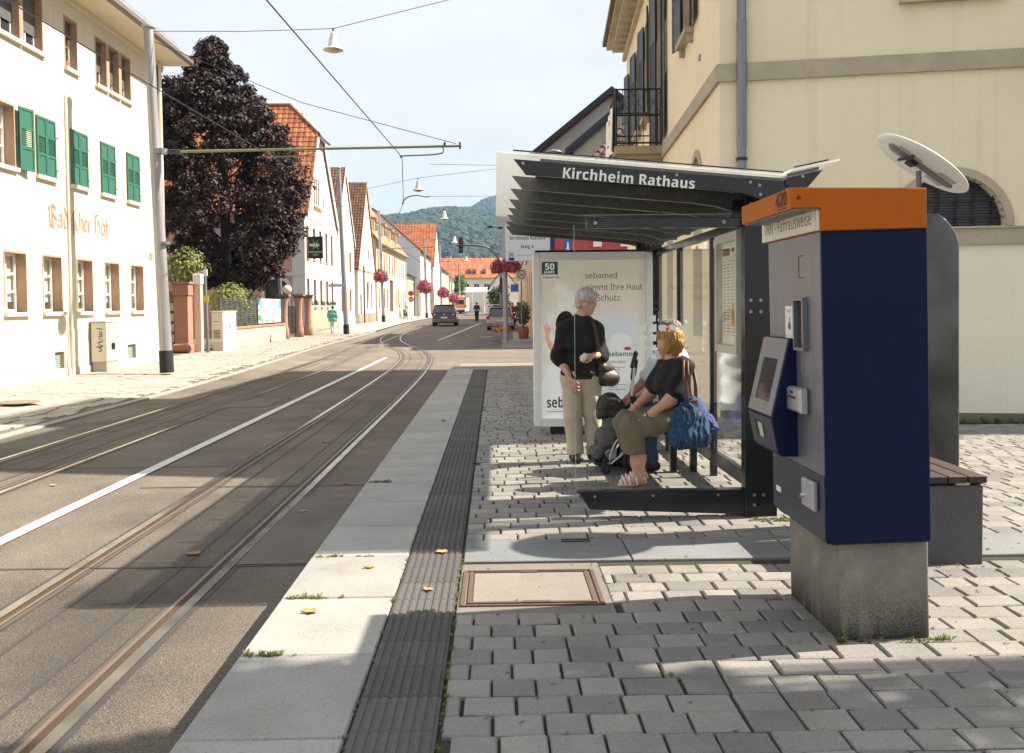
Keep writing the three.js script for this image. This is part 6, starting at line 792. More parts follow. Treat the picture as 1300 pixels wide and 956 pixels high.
  for (const [x, d, s, h, label] of [[1.35, 46.5, 0.34, 0.62, 'round clipped shrub in a terracotta pot by the right house wall'], [1.5, 52, 0.40, 1.0, 'clipped ball tree before the tan right house wall']]) { const t = thing('potted_plant', label, 'potted plant', [x, -0.17, d]); part(t, 'pot', lathe([[0, 0], [0.22, 0], [0.30, 0.5], [0.26, 0.5], [0.2, 0.05]], x, -0.15, d, 14), mat([0.45, 0.15, 0.06], 0.8)); part(t, 'foliage', bushGeo(rng(d | 0), [x, 0.3 + h, d], [s, s * 1.1, s], 900, 0.05), leafM.green); part(t, 'stem', cyl([x, 0.2, d], [x, 0.3 + h, d], 0.03), mat([0.08, 0.05, 0.03], 0.9)); }
}
// ---------- poles, brackets, wires, lamps ----------
const poleM = mat([0.60, 0.60, 0.62], 0.45, { metalness: 0.35, map: T.metalWear });
function cpole(label, x, d, y, h, lean, r0, r1) { const t = thing('catenary_pole', label, 'pole', [x, y, d]); part(t, 'pole', [cyl([x, y, d], [x + lean, y + h, d], r0, r1, 18)], poleM); part(t, 'base_sleeve', cyl([x, y, d], [x + lean * 0.06, y + 0.58, d], r0 + 0.018, r0 + 0.016, 18), mat([0.02, 0.02, 0.02], 0.85, { map: T.stone })); part(t, 'pole_cap', [cyl([x + lean, y + h, d], [x + lean, y + h + 0.05, d], r1 + 0.05, r1 + 0.05, 18), cyl([x + lean, y + h + 0.05, d], [x + lean, y + h + 0.09, d], r1 + 0.02, r1 * 0.6, 18)], mat([0.36, 0.36, 0.34], 0.6)); return t; }
{
  const bronze = mat([0.22, 0.22, 0.13], 0.5, { metalness: 0.4 });
  const p1 = cpole('tall white tram pole with black base sleeve before the cream inn', -8.68, 25, -0.17, 8.98, -0.27, 0.165, 0.125);
  part(p1, 'cable_clip', [cyl([-8.69, 5.55, 25], [-8.69, 5.68, 25], 0.16, 0.16, 14), cyl([-8.68, 3.2, 25], [-8.68, 3.26, 25], 0.165, 0.165, 14)], M.galv);
  const a = thing('overhead_bracket', 'long horizontal overhead line bracket reaching across both tracks', 'bracket', [-4.8, 5.64, 25]);
  part(a, 'arm', cyl([-8.7, 5.60, 25], [-0.86, 5.70, 25], 0.038, 0.032, 10), bronze); part(a, 'insulator', [cyl([-8.5, 5.602, 25], [-8.2, 5.606, 25], 0.06, 0.06, 8), cyl([-1.3, 5.69, 25], [-1.3, 5.80, 25], 0.03, 0.03, 8), cyl([-0.9, 5.62, 25], [-0.9, 5.8, 25], 0.025, 0.025, 8)], M.darkSteel);
  for (const [x0, x1] of [[-5.75, -4.75], [-2.45, -1.35]]) part(a, 'steady_arm', [tube([[x1, 5.66, 25], [x1 + 0.03, 5.55, 25], [x1 - 0.1, 5.5, 25], [x0, 5.45, 25]], 0.02, 16, 6), cyl([x0, 5.46, 25], [x0, 5.40, 25], 0.03)], bronze);
  part(a, 'stay_wire', [cyl([-8.93, 8.5, 25], [-5.0, 6.85, 25], 0.009, 0.009, 5), cyl([-5.0, 6.85, 25], [-1.0, 5.76, 25], 0.009, 0.009, 5)], M.wire);
  const wireT = (label, pts, r = 0.011, name = 'contact_wire') => solo(name, pts.slice(1).map((p, i) => cyl(pts[i], p, r, r, 5)), M.wire, label, 'wire', pts[0]);
  wireT('overhead wire above the near track', [[-3.1, 5.5, 1], [-2.94, 5.5, 12.4], [-2.42, 5.42, 25], [-3.45, 5.42, 36], [-5.2, 5.4, 48], [-6.4, 5.4, 62], [-6.6, 5.4, 90]]);
  wireT('overhead wire above the far track', [[-6.4, 5.5, 2], [-6.25, 5.5, 12.9], [-5.75, 5.42, 25], [-5.98, 5.4, 41], [-6.45, 5.4, 62], [-6.6, 5.4, 90], [-6.9, 5.4, 140], [-7, 5.4, 220]]);
  const lamp = (label, x, y, d, s) => { const t = thing('hanging_lamp', label, 'lamp', [x, y, d], undefined); part(t, 'housing', lathe([[0, 0.46], [0.05, 0.45], [0.075, 0.40], [0.075, 0.34], [0.10, 0.30], [0.135, 0.08], [0.24, 0.03], [0.25, 0.0], [0.20, 0.005], [0.12, 0.03]].map(([a, b]) => [a * s, b * s]), x, y, d, 20), mat([0.55, 0.57, 0.60], 0.4)); part(t, 'lamp_glass', new THREE.SphereGeometry(0.17 * s, 16, 8, 0, 6.283, Math.PI / 2, Math.PI / 2).scale(1, 0.45, 1).translate(x, y + 0.01, -d), mat([0.75, 0.6, 0.36], 0.3, { transmission: 0.4, thickness: 0 })); part(t, 'hook', cyl([x, y + 0.45 * s, d], [x, y + 0.55 * s, d], 0.02 * s), M.darkSteel); };
  lamp('grey bell shaped street lamp hanging high over the near end of the street', -4.17, 8.2, 25, 1.05); lamp('bell lamp hanging above the second wire bracket', -3.85, 7.35, 48, 1.15); lamp('small bell lamp hanging before the wooded hill', -3.5, 7.55, 66, 1.25); lamp('tiny bell lamp right of the traffic light', -3.85, 7.5, 90, 1.35); lamp('farthest bell lamp under the traffic light arm', -3.3, 6.6, 108, 1.2);
  wireT('span wire carrying the nearest hanging lamp', [[-8.95, 8.72, 25], [-6.5, 8.70, 25], [-4.17, 8.76, 25], [-1.1, 9.5, 25], [3.9, 10.9, 25]], 0.009, 'span_wire'); wireT('span wire carrying the second hanging lamp', [[-9.0, 8.3, 57], [-3.85, 7.98, 48], [2.0, 8.9, 50]], 0.010, 'span_wire'); wireT('pull wire from the second bracket to the right houses', [[-2.5, 6.95, 36.5], [0.2, 7.4, 40], [3.9, 8.3, 46]], 0.010, 'span_wire');
  const b2 = thing('pull_off_arm', 'short bent pull off arm holding the wire at the track bend', 'bracket', [-3.2, 5.6, 36.5]); part(b2, 'arm', tube([[-3.55, 5.42, 36.4], [-3.4, 5.65, 36.4], [-3.0, 5.75, 36.4], [-2.6, 5.7, 36.5], [-2.5, 5.72, 36.5]], 0.028, 20, 6), bronze); wireT('thin pull wire holding the bent arm to the right', [[-2.5, 5.72, 36.5], [-0.5, 6.0, 39], [3.6, 6.6, 44.2]], 0.009, 'span_wire');
  // poles further along, most with a flower basket
  const list = [[-9.0, 57, 9.9, -0.32, 'grey tram pole with black sleeve near the turquoise pedestrian', null], [-10.2, 86, 10.0, -0.3, 'second far tram pole, with the first flower basket', [-10.35, 4.35, 0.72]], [-8.25, 113, 9.5, -0.2, 'third far tram pole, behind the dark estate car', [-8.4, 3.9, 0.95]], [-7.9, 138, 10, -0.2, 'fourth far tram pole down the left side', [-7.6, 3.6, 0.95]], [-7.6, 165, 10, -0.1, 'fifth far tram pole down the left side', [-7.3, 3.0, 0.95]], [-7.2, 190, 10, -0.1, 'farthest tram pole before the end of the street', null]];
  list.forEach(([x, d, h, lean, label, bk], i) => {
    const y = groundY(d) + 0.12, t = cpole(label, x, d, y, h, lean, 0.16, 0.12); if (i) { part(t, 'bracket_arm', cyl([x + lean * 0.6, y + 6.6, d], [x + 4.6, y + 6.75, d], 0.045, 0.04, 6), bronze); }
    if (i === 0) part(t, 'street_plate', bx(x - 1.0, x + 0.05, 1.42 + 1.3, 1.6 + 1.3, d - 0.22, d - 0.18), mat([0.40, 0.45, 0.56], 0.5));
    if (bk) basket(['round pink flower basket on the second tram pole', 'pink flower basket above the dark estate car', 'pink flower basket right of the estate car roof', 'reddish flower basket farthest down the left poles'][i - 1], bk[0], bk[1], d - 0.3, bk[2], i);
  });
  function basket(label, x, y, d, r, seed) { const t = thing('flower_basket', label, 'flower basket', [x, y, d], undefined); part(t, 'flowers', [[0, 0, 0, 1, 0.72], [0.45, -0.35, 0.1, 0.55, 0.55], [-0.5, -0.3, -0.2, 0.5, 0.6], [0.1, -0.5, -0.4, 0.5, 0.5], [-0.15, 0.4, 0.1, 0.55, 0.45]].map(([ox, oy, oz, rr, ry], i) => bushGeo(rng(seed + 60 + i * 7), [x + ox * r, y + oy * r, d + oz * r], [r * rr, r * ry, r * rr], i ? 420 : 900, r * 0.10, (q) => { const v = 0.55 + 0.9 * q(), k = q(); return k < 0.24 ? [0.14 * v, 1.6 * v, 0.45 * v] : k < 0.6 ? [0.75 * v, 0.8 * v, 1.5 * v] : [1.0 * v, 2.0 * v, 1.9 * v]; })), leafM.flower); part(t, 'bowl', new THREE.SphereGeometry(r * 0.62, 16, 8, 0, 6.283, Math.PI / 2, Math.PI / 2).translate(x, y, -d), mat([0.07, 0.06, 0.05], 0.8)); part(t, 'hanger', cyl([x - r * 0.2, y - r * 0.3, d], [x, y + r * 0.8, d], 0.03), M.darkSteel); }
  const rp = thing('sign_mast', 'violet grey mast right of the road carrying a flower basket', 'pole', [0.42, -0.17, 43]); part(rp, 'pole', cyl([0.44, -0.2, 43], [0.41, 5.2, 43], 0.115, 0.115, 16), mat([0.36, 0.35, 0.40], 0.5, { metalness: 0.3 })); part(rp, 'mast_bracket', [bx(0.15, 0.65, 4.98, 5.05, 42.9, 43.1), bx(-0.02, 0.9, 3.0, 3.05, 42.95, 43.05)], M.darkSteel); part(rp, 'camera_box', rb(-0.35, -0.12, 5.02, 5.12, 42.9, 43.1, 0.02), M.darkSteel); part(rp, 'camera_arm', bx(-0.12, 0.41, 5.05, 5.08, 42.98, 43.02), M.darkSteel);
  basket('large magenta flower basket on the right mast beside the stop sign', 0.72, 3.40, 42.75, 0.46, 9); basket('smaller magenta flower basket on the left of the right mast', 0.12, 3.30, 43.1, 0.36, 10);
  const zs = print(128, 128, (x) => { x.fillStyle = '#d8d6d2'; x.fillRect(0, 0, 128, 128); x.strokeStyle = '#b02a26'; x.lineWidth = 13; x.beginPath(); x.ellipse(64, 60, 42, 42, 0, 0, 6.3); x.stroke(); x.fillStyle = '#222'; x.font = 'bold 46px sans-serif'; x.fillText('30', 37, 77); });
  const z = thing('speed_sign', 'square zone sign with a red ringed 30 on the right pavement', 'sign', [1.24, -0.17, 45.6]); part(z, 'post', cyl([1.24, -0.2, 45.6], [1.24, 3.4, 45.6], 0.035), M.galv); part(z, 'plate', bx(0.95, 1.53, 2.66, 3.28, 45.5, 45.53), M.white); part(z, 'sign_face', CAM.sheet(0.97, 1.51, 2.68, 3.26, -45.497), mat(0xffffff, 0.5, { map: zs })); part(z, 'blue_plate', bx(0.72, 1.1, 2.16, 2.52, 45.5, 45.53), mat([0.05, 0.16, 0.5], 0.5)); part(z, 'loop_bracket', tube([[1.24, 3.4, 45.55], [1.42, 3.75, 45.55], [1.5, 3.5, 45.55]], 0.03, 10, 6), M.black);
  // traffic lights
  const L = (m, x, y, d, s = 1) => { part(m, 'signal_head', rb(x - 0.15 * s, x + 0.15 * s, y - 0.5 * s, y + 0.5 * s, d - 0.12, d + 0.12, 0.03), M.black); for (const k of [-1, 0, 1]) part(m, 'signal_lens', cyl([x, y + k * 0.3 * s, d - 0.12], [x, y + k * 0.3 * s, d - 0.15], 0.11 * s, 0.11 * s, 12), mat([[0.02, 0.07, 0.04], [0.10, 0.06, 0.01], [0.10, 0.02, 0.015]][k + 1], 0.3)); };
  const tl = thing('traffic_light', 'traffic light on a long curved arm over the street', 'traffic light', [0.35, 0, 65]); part(tl, 'mast', tube([[0.35, -0.2, 65], [0.35, 3.2, 65], [0.28, 4.5, 65], [-0.3, 5.35, 65], [-1.0, 5.62, 65], [-2.75, 5.68, 65]], 0.08, 40, 8), M.galv); L(tl, -2.35, 5.65, 64.8, 1.05); L(tl, 0.42, 2.9, 64.8, 1.0); part(tl, 'counter_weight', cyl([-2.35, 4.98, 64.8], [-2.35, 5.12, 64.8], 0.05), M.white);
  const ns = thing('no_entry_sign', 'red round sign on a grey post by the far left kerb', 'sign', [-9.3, 0, 104]); part(ns, 'post', cyl([-9.3, 0, 104], [-9.3, 3.3, 104], 0.04), M.galv); part(ns, 'disc', [cyl([-9.3, 2.3, 103.9], [-9.3, 2.3, 103.86], 0.3, 0.3, 20), cyl([-9.3, 2.95, 103.9], [-9.3, 2.95, 103.86], 0.3, 0.3, 20)], mat([0.5, 0.02, 0.02], 0.5)); part(ns, 'white_bar', bx(-9.5, -9.1, 2.26, 2.34, 103.84, 103.86), M.white);
  const ys = thing('yellow_sign', 'grey post with a yellow box right of the round red sign', 'sign', [-8.8, 0, 107]); part(ys, 'post', cyl([-8.8, 0, 107], [-8.8, 3.4, 107], 0.05), M.galv); part(ys, 'box', rb(-8.95, -8.65, 2.7, 3.3, 106.8, 107.1, 0.02), mat([0.5, 0.38, 0.05], 0.6));
  const yb = thing('yellow_canopy', 'small yellow shop canopy beyond the far flower baskets', 'canopy', [-8.2, 3, 150]); part(yb, 'cloth', prism([[-9.9, 4.2, 150], [-7.4, 3.4, 150], [-7.4, 3.4, 154], [-9.9, 4.2, 154]], [0, 0.06, 0]), mat([0.6, 0.42, 0.05], 0.8)); part(yb, 'arm', cyl([-9.9, 3.4, 150], [-7.5, 3.4, 150], 0.03), M.galv);
  const bo = thing('bollard', 'small red and white barrier post at the right kerb', 'bollard', [0.3, -0.17, 47]); part(bo, 'post', cyl([0.3, -0.2, 46], [0.3, 0.5, 46], 0.06), M.white); part(bo, 'flower_box', rb(-0.2, 0.8, -0.17, 0.2, 45.6, 46.2, 0.03), mat([0.3, 0.28, 0.26], 0.8)); part(bo, 'flowers', bushGeo(rng(93), [0.3, 0.3, 45.9], [0.55, 0.22, 0.3], 260, 0.07, (q) => (q() < 0.5 ? [1.2, 3, 0.4] : [1.3, 8, 0.6])), leafM.flower);
}
// ---------- vehicles ----------
function car(label, x, d, y, c, o = {}) {   // seen from behind, heading along the street
  const t = thing('parked_car', label, 'car', [x, y, d]), w = o.w || 1.78, h = o.h || 1.5, l = o.l || 4.3, S = Wall([x, y, d], [0, 1]), paint = mat(c, 0.3, { clearcoat: 1, clearcoatRoughness: 0.05, metalness: 0.3 }), k = h / 1.5;
  if (o.name) t.name = numbered(o.name);
  const low = [[0.02, 0.32], [0.0, 0.55], [0.04, 0.88 * k], [0.2, 0.95 * k], [l * 0.72, 0.95 * k], [l - 0.5, 0.82 * k], [l - 0.06, 0.66 * k], [l, 0.45], [l - 0.05, 0.25], [0.2, 0.22]];
  part(t, 'body', S.ex(low, -w / 2, w / 2, 0.07), paint);
  const cab = [[0.10, 0.94 * k], [0.32, h - 0.12], [0.55, h - 0.03], [l * 0.42, h], [l * 0.52, h - 0.06], [l * 0.72, 0.95 * k]]; const g = S.ex(cab, -w / 2 + 0.02, w / 2 - 0.02, 0.05), p = g.attributes.position; for (let i = 0; i < p.count; i++) { const f = clamp((p.getY(i) - y - 0.94 * k) / (h - 0.94 * k)); p.setX(i, x + (p.getX(i) - x) * (1 - 0.17 * f)); } g.computeVertexNormals(); part(t, 'cabin_glass', g, M.darkPane);
  part(t, 'roof', rb(x - w * 0.385, x + w * 0.385, y + h - 0.035, y + h + 0.015, d + 0.45, d + l * 0.46, 0.02), paint); for (const s of [-1, 1]) part(t, 'roof_pillar', [tube([[x + s * (w / 2 - 0.07), y + 0.95 * k, d + 0.1], [x + s * (w * 0.40), y + h - 0.1, d + 0.33], [x + s * w * 0.385, y + h, d + 0.6]], 0.045, 8, 6), tube([[x + s * (w * 0.385), y + h, d + l * 0.45], [x + s * (w / 2 - 0.07), y + 0.95 * k, d + l * 0.72]], 0.035, 8, 6)], paint);
  for (const s of [-1, 1]) { const tlp = part(t, 'tail_light', rb(x + s * (w / 2 - 0.10) - 0.16, x + s * (w / 2 - 0.10) + 0.11, y + 0.74 * k, y + 0.93 * k, d - 0.035, d + 0.2, 0.03), mat([0.35, 0.015, 0.012], 0.25)); part(tlp, 'reverse_lens', bx(x + s * (w / 2 - 0.22) - 0.06, x + s * (w / 2 - 0.22) + 0.03, y + 0.78 * k, y + 0.87 * k, d - 0.045, d - 0.03), M.white); part(t, 'wing_mirror', rb(x + s * (w / 2 + 0.08) - 0.09, x + s * (w / 2 + 0.08) + 0.09, y + 0.95 * k, y + 1.08 * k, d + l * 0.62, d + l * 0.65, 0.02), paint); }
  part(t, 'bumper', [rb(x - w / 2 - 0.01, x + w / 2 + 0.01, y + 0.30, y + 0.55, d - 0.07, d + 0.3, 0.04)], mat(o.bumper || c, 0.4)); part(t, 'bumper_reflector', [bx(x - w / 2 + 0.12, x - w / 2 + 0.42, y + 0.42, y + 0.47, d - 0.075, d - 0.065), bx(x + w / 2 - 0.42, x + w / 2 - 0.12, y + 0.42, y + 0.47, d - 0.075, d - 0.065)], mat([0.4, 0.02, 0.02], 0.3)); part(t, 'number_plate', bx(x - 0.26, x + 0.26, y + 0.62, y + 0.73, d - 0.025, d - 0.005), M.white); part(t, 'badge', cyl([x, y + 0.84 * k, d + 0.03], [x, y + 0.84 * k, d + 0.0], 0.06, 0.06, 12), M.chrome);
  for (const s of [-1, 1]) for (const q of [0.75, l - 0.85]) { const wl = part(t, 'wheel', new THREE.CylinderGeometry(0.33, 0.33, 0.22, 20).rotateZ(Math.PI / 2).translate(x + s * (w / 2 - 0.10), y + 0.33, -(d + q)), M.rubber); part(wl, 'rim', new THREE.CylinderGeometry(0.21, 0.21, 0.025, 14).rotateZ(Math.PI / 2).translate(x + s * (w / 2 + 0.015), y + 0.33, -(d + q)), M.galv); }
  return t;
}
car('dark estate car driving away along the tram track', -4.05, 74, groundY(74) + 0.01, [0.018, 0.020, 0.025], { w: 1.88, h: 1.68, bumper: [0.14, 0.14, 0.15] });
car('silver beige hatchback parked at the right kerb behind the mast', 0.30, 64, groundY(64), [0.34, 0.31, 0.27], { w: 1.8, h: 1.55 });
car('white car with red roof sign behind the parked hatchback', 0.35, 84, groundY(84), [0.7, 0.7, 0.7], { w: 1.8, h: 1.6 });
{ // tram at the far end
  const x = -6.95, d = 182, y = groundY(d), t = thing('tram', 'orange and white tram coming up the far end of the street', 'tram', [x, y, d]), or = mat([0.62, 0.20, 0.03], 0.4);
  part(t, 'body', rb(x - 1.2, x + 1.2, y + 0.35, y + 3.2, d, d + 26, 0.25), mat([0.75, 0.66, 0.55], 0.4)); part(t, 'orange_front', [rb(x - 1.205, x + 1.205, y + 1.1, y + 1.75, d - 0.02, d + 6, 0.1), rb(x - 1.205, x + 1.205, y + 2.75, y + 3.22, d - 0.02, d + 6, 0.1), rb(x - 1.205, x - 0.85, y + 1.1, y + 3.2, d - 0.02, d + 2, 0.1), rb(x + 0.85, x + 1.205, y + 1.1, y + 3.2, d - 0.02, d + 2, 0.1)], or); part(t, 'windscreen', rb(x - 0.85, x + 0.85, y + 1.75, y + 2.7, d - 0.04, d + 0.2, 0.05), M.darkPane); part(t, 'coupler', rb(x - 0.9, x + 0.9, y + 0.3, y + 0.75, d - 0.15, d + 0.2, 0.05), M.black); for (const s of [-1, 1]) part(t, 'headlight', cyl([x + s * 0.8, y + 0.95, d], [x + s * 0.8, y + 0.95, d - 0.06], 0.13, 0.13, 12), M.white); part(t, 'roof_box', rb(x - 0.7, x + 0.7, y + 3.2, y + 3.55, d + 2, d + 8, 0.05), mat([0.5, 0.5, 0.48], 0.6)); part(t, 'pantograph', [cyl([x, y + 3.5, d + 5], [x, y + 4.6, d + 6.5], 0.04), cyl([x, y + 4.6, d + 6.5], [x, y + 5.35, d + 5.2], 0.04), cyl([x - 0.8, y + 5.36, d + 5.2], [x + 0.8, y + 5.36, d + 5.2], 0.04)], M.darkSteel);
}
// ---------- wooded hills ----------
{
  const soil = mat([0.018, 0.03, 0.013], 1), R = rng(99);
  const crestA = (x) => { const P = [[-1500, 150], [-700, 170], [-330, 186], [-225, 192], [-187, 194], [-128, 206], [-95, 207], [0, 196], [60, 190], [300, 180], [1200, 130]]; for (let i = 1; i < P.length; i++) if (x <= P[i][0]) return lerp(P[i - 1][1], P[i][1], sm((x - P[i - 1][0]) / (P[i][0] - P[i - 1][0]))); return 170; };
  const crestB = (x) => { const P = [[-1800, 200], [-500, 250], [-200, 286], [-96, 324], [0, 361], [137, 395], [420, 410], [1500, 300]]; for (let i = 1; i < P.length; i++) if (x <= P[i][0]) return lerp(P[i - 1][1], P[i][1], sm((x - P[i - 1][0]) / (P[i][0] - P[i - 1][0]))); return 330; };
  const hill = (label, crest, da, db, dc, seed) => { const y = (d, x) => { const t = d < db ? (d - da) / (db - da) : 1 - (d - db) / (dc - db) * 0.8, rel = crest(x) * sm(clamp(t)) * (0.94 + 0.06 * t); return rel + (t > 0.02 && t < 0.98 ? 26 * (fbm(x * 0.006 + seed, d * 0.006, 4, 4) - 0.5) * (1 - Math.abs(2 * t - 1)) : 0) - 2; }; struct('hill', sheet(-1500, 1400, da, dc, 50, 90, y), soil, label); return y; };
  const ya = hill('nearer wooded hill closing the view down the street', crestA, 750, 2200, 2600, 3), yb = hill('farther wooded hill rising to the right', crestB, 2300, 3300, 3800, 9);
  const crown = new THREE.IcosahedronGeometry(1, 1), p = crown.attributes.position; for (let i = 0; i < p.count; i++) { const k = 0.82 + 0.36 * hash(Math.round(p.getX(i) * 50), Math.round(p.getY(i) * 50), Math.round(p.getZ(i) * 50)); p.setXYZ(i, p.getX(i) * k, p.getY(i) * k, p.getZ(i) * k); } crown.computeVertexNormals();
  const wood = (label, y, n, x0, x1, d0, d1, s, g) => { const m = new THREE.InstancedMesh(crown, mat([0.017, 0.033, 0.020], 0.9), n), m4 = new THREE.Matrix4(), q = new THREE.Quaternion(); for (let i = 0; i < n; i++) { const d = lerp(d0, d1, Math.sqrt(R())), x = lerp(x0, x1, R()), r = s * (0.6 + 0.8 * R()); q.setFromAxisAngle(new THREE.Vector3(0, 1, 0), R() * 6.28); m4.compose(V(x, y(d, x) + r * 0.3, d), q, new THREE.Vector3(r, r * (1 + 0.4 * R()), r)); m.setMatrixAt(i, m4); const v = (0.55 + 0.9 * R()) * g * (0.75 + 0.5 * fbm(x * 0.01, d * 0.01, 3, 6)); m.setColorAt(i, lin(v * (0.8 + 0.5 * R()), v, v * 0.9)); } m.name = 'forest'; m.castShadow = m.receiveShadow = true; m.userData = { label, category: 'forest', kind: 'stuff' }; m.name = numbered('forest'); scene.add(m); };
  wood('dense woodland covering the nearer hill', ya, 15000, -620, 330, 1000, 2210, 8.5, 1); wood('woodland covering the farther hill', yb, 8000, -560, 520, 2700, 3310, 11, 0.9);
}
// ================= people =================
// a field of rounded cones and ellipsoids joined by a smooth minimum, meshed into one surface
const P3 = (p) => [p[0], p[1], -p[2]];
function field(prims, cuts, lo, hi, cell, k = 0.03, noise = null) {
  const n = [0, 1, 2].map((i) => Math.max(10, Math.ceil((hi[i] - lo[i]) / cell) + 4)), res = Math.max(...n), size = [0, 1, 2].map((i) => hi[i] - lo[i]), sc = [0, 1, 2].map((i) => size[i] / (res - 6) * (res / 2)), ce = [0, 1, 2].map((i) => (lo[i] + hi[i]) / 2);
  const mc = new MarchingCubes(res, new THREE.MeshBasicMaterial(), false, false, 120000); mc.isolation = 0;
  const q = prims.map((p) => { const a = P3(p[0]), b = P3(p[1]), d = [b[0] - a[0], b[1] - a[1], b[2] - a[2]]; return { a, d, l: 1 / Math.max(1e-9, d[0] * d[0] + d[1] * d[1] + d[2] * d[2]), ra: p[2], rb: p[3] ?? p[2] }; });
  const h = res / 2;
  const dist = (wx, wy, wz) => {
    let v = 9;
    for (const o of q) {
      const px = wx - o.a[0], py = wy - o.a[1], pz = wz - o.a[2]; let t = (px * o.d[0] + py * o.d[1] + pz * o.d[2]) * o.l; t = t < 0 ? 0 : t > 1 ? 1 : t; const cx = px - t * o.d[0], cy = py - t * o.d[1], cz = pz - t * o.d[2], s = Math.sqrt(cx * cx + cy * cy + cz * cz) - (o.ra + (o.rb - o.ra) * t);
      if (s > v + k) continue; if (s < v - k) { v = s; continue; }
      const hh = 0.5 + 0.5 * (v - s) / k; v = v + (s - v) * hh - k * hh * (1 - hh);
    }
    return v;
  };
  const cut = (v, wx, wy, wz) => { for (const c of cuts) { const s = (wx - c[0][0]) * c[1][0] + (wy - c[0][1]) * c[1][1] + (-wz - c[0][2]) * c[1][2]; if (s > v) v = s; } return v; };
  mc.field.fill(-1);
  const X = (i) => ce[0] + (i - h) / h * sc[0], Y = (i) => ce[1] + (i - h) / h * sc[1], Z = (i) => ce[2] + (i - h) / h * sc[2], N = 6, reach = 0.5 * N * Math.hypot(sc[0], sc[1], sc[2]) / h * 1.15 + (noise ? 0.035 : 0) + k * 0.5;
  for (let bz = 2; bz < res - 2; bz += N) for (let by = 2; by < res - 2; by += N) for (let bx0 = 2; bx0 < res - 2; bx0 += N) {   // blocks away from the surface are filled without a closer look
    const c = cut(dist(X(bx0 + N / 2), Y(by + N / 2), Z(bz + N / 2)), X(bx0 + N / 2), Y(by + N / 2), Z(bz + N / 2)), far = Math.abs(c) > reach;
    for (let z = bz; z < Math.min(bz + N, res - 2); z++) for (let y = by; y < Math.min(by + N, res - 2); y++) for (let x = bx0; x < Math.min(bx0 + N, res - 2); x++) {
      if (far) { mc.field[x + y * res + z * res * res] = -c; continue; }
      const wx = X(x), wy = Y(y), wz = Z(z); let v = dist(wx, wy, wz); if (noise && v < 0.06 && v > -0.06) v += noise(wx, wy, -wz);
      mc.field[x + y * res + z * res * res] = -cut(v, wx, wy, wz);
    }
  }
  mc.update();
  const pos = new Float32Array(mc.positionArray.slice(0, mc.count * 3)), nor = new Float32Array(mc.normalArray.slice(0, mc.count * 3));
  for (let i = 0; i < mc.count; i++) { for (let c = 0; c < 3; c++) { pos[3 * i + c] = ce[c] + pos[3 * i + c] * sc[c]; nor[3 * i + c] /= sc[c]; } const l = Math.hypot(nor[3 * i], nor[3 * i + 1], nor[3 * i + 2]) || 1; for (let c = 0; c < 3; c++) nor[3 * i + c] /= l; }
  const g = new THREE.BufferGeometry(); g.setAttribute('position', new THREE.BufferAttribute(pos, 3)); g.setAttribute('normal', new THREE.BufferAttribute(nor, 3)); g.setAttribute('uv', new THREE.BufferAttribute(new Float32Array(mc.count * 2), 2)); uvm(g); mc.geometry.dispose(); return g;
}
function boundsOf(prims, pad) { const lo = [9e9, 9e9, 9e9], hi = [-9e9, -9e9, -9e9]; for (const p of prims) for (const [c, r] of p.e ? [[P3(p.e), Math.max(...p.r)]] : [[P3(p[0]), p[2]], [P3(p[1]), p[3] ?? p[2]]]) for (let i = 0; i < 3; i++) { lo[i] = Math.min(lo[i], c[i] - r - pad); hi[i] = Math.max(hi[i], c[i] + r + pad); } return [lo, hi]; }
const flesh = (prims, cell, k, cuts = [], noise = null) => field(prims, cuts, ...boundsOf(prims, 0.02), cell, k, noise);
const grow = (prims, d) => prims.map((p) => (p.e ? { e: p.e, r: p.r.map((x) => x + d) } : [p[0], p[1], p[2] + d, (p[3] ?? p[2]) + d]));
const L3 = (a, b, t) => [lerp(a[0], b[0], t), lerp(a[1], b[1], t), lerp(a[2], b[2], t)], ad = (a, b, s = 1) => [a[0] + b[0] * s, a[1] + b[1] * s, a[2] + b[2] * s];
const nrm = (a) => { const l = Math.hypot(...a); return a.map((x) => x / l); }, crs = (a, b) => [a[1] * b[2] - a[2] * b[1], a[2] * b[0] - a[0] * b[2], a[0] * b[1] - a[1] * b[0]];
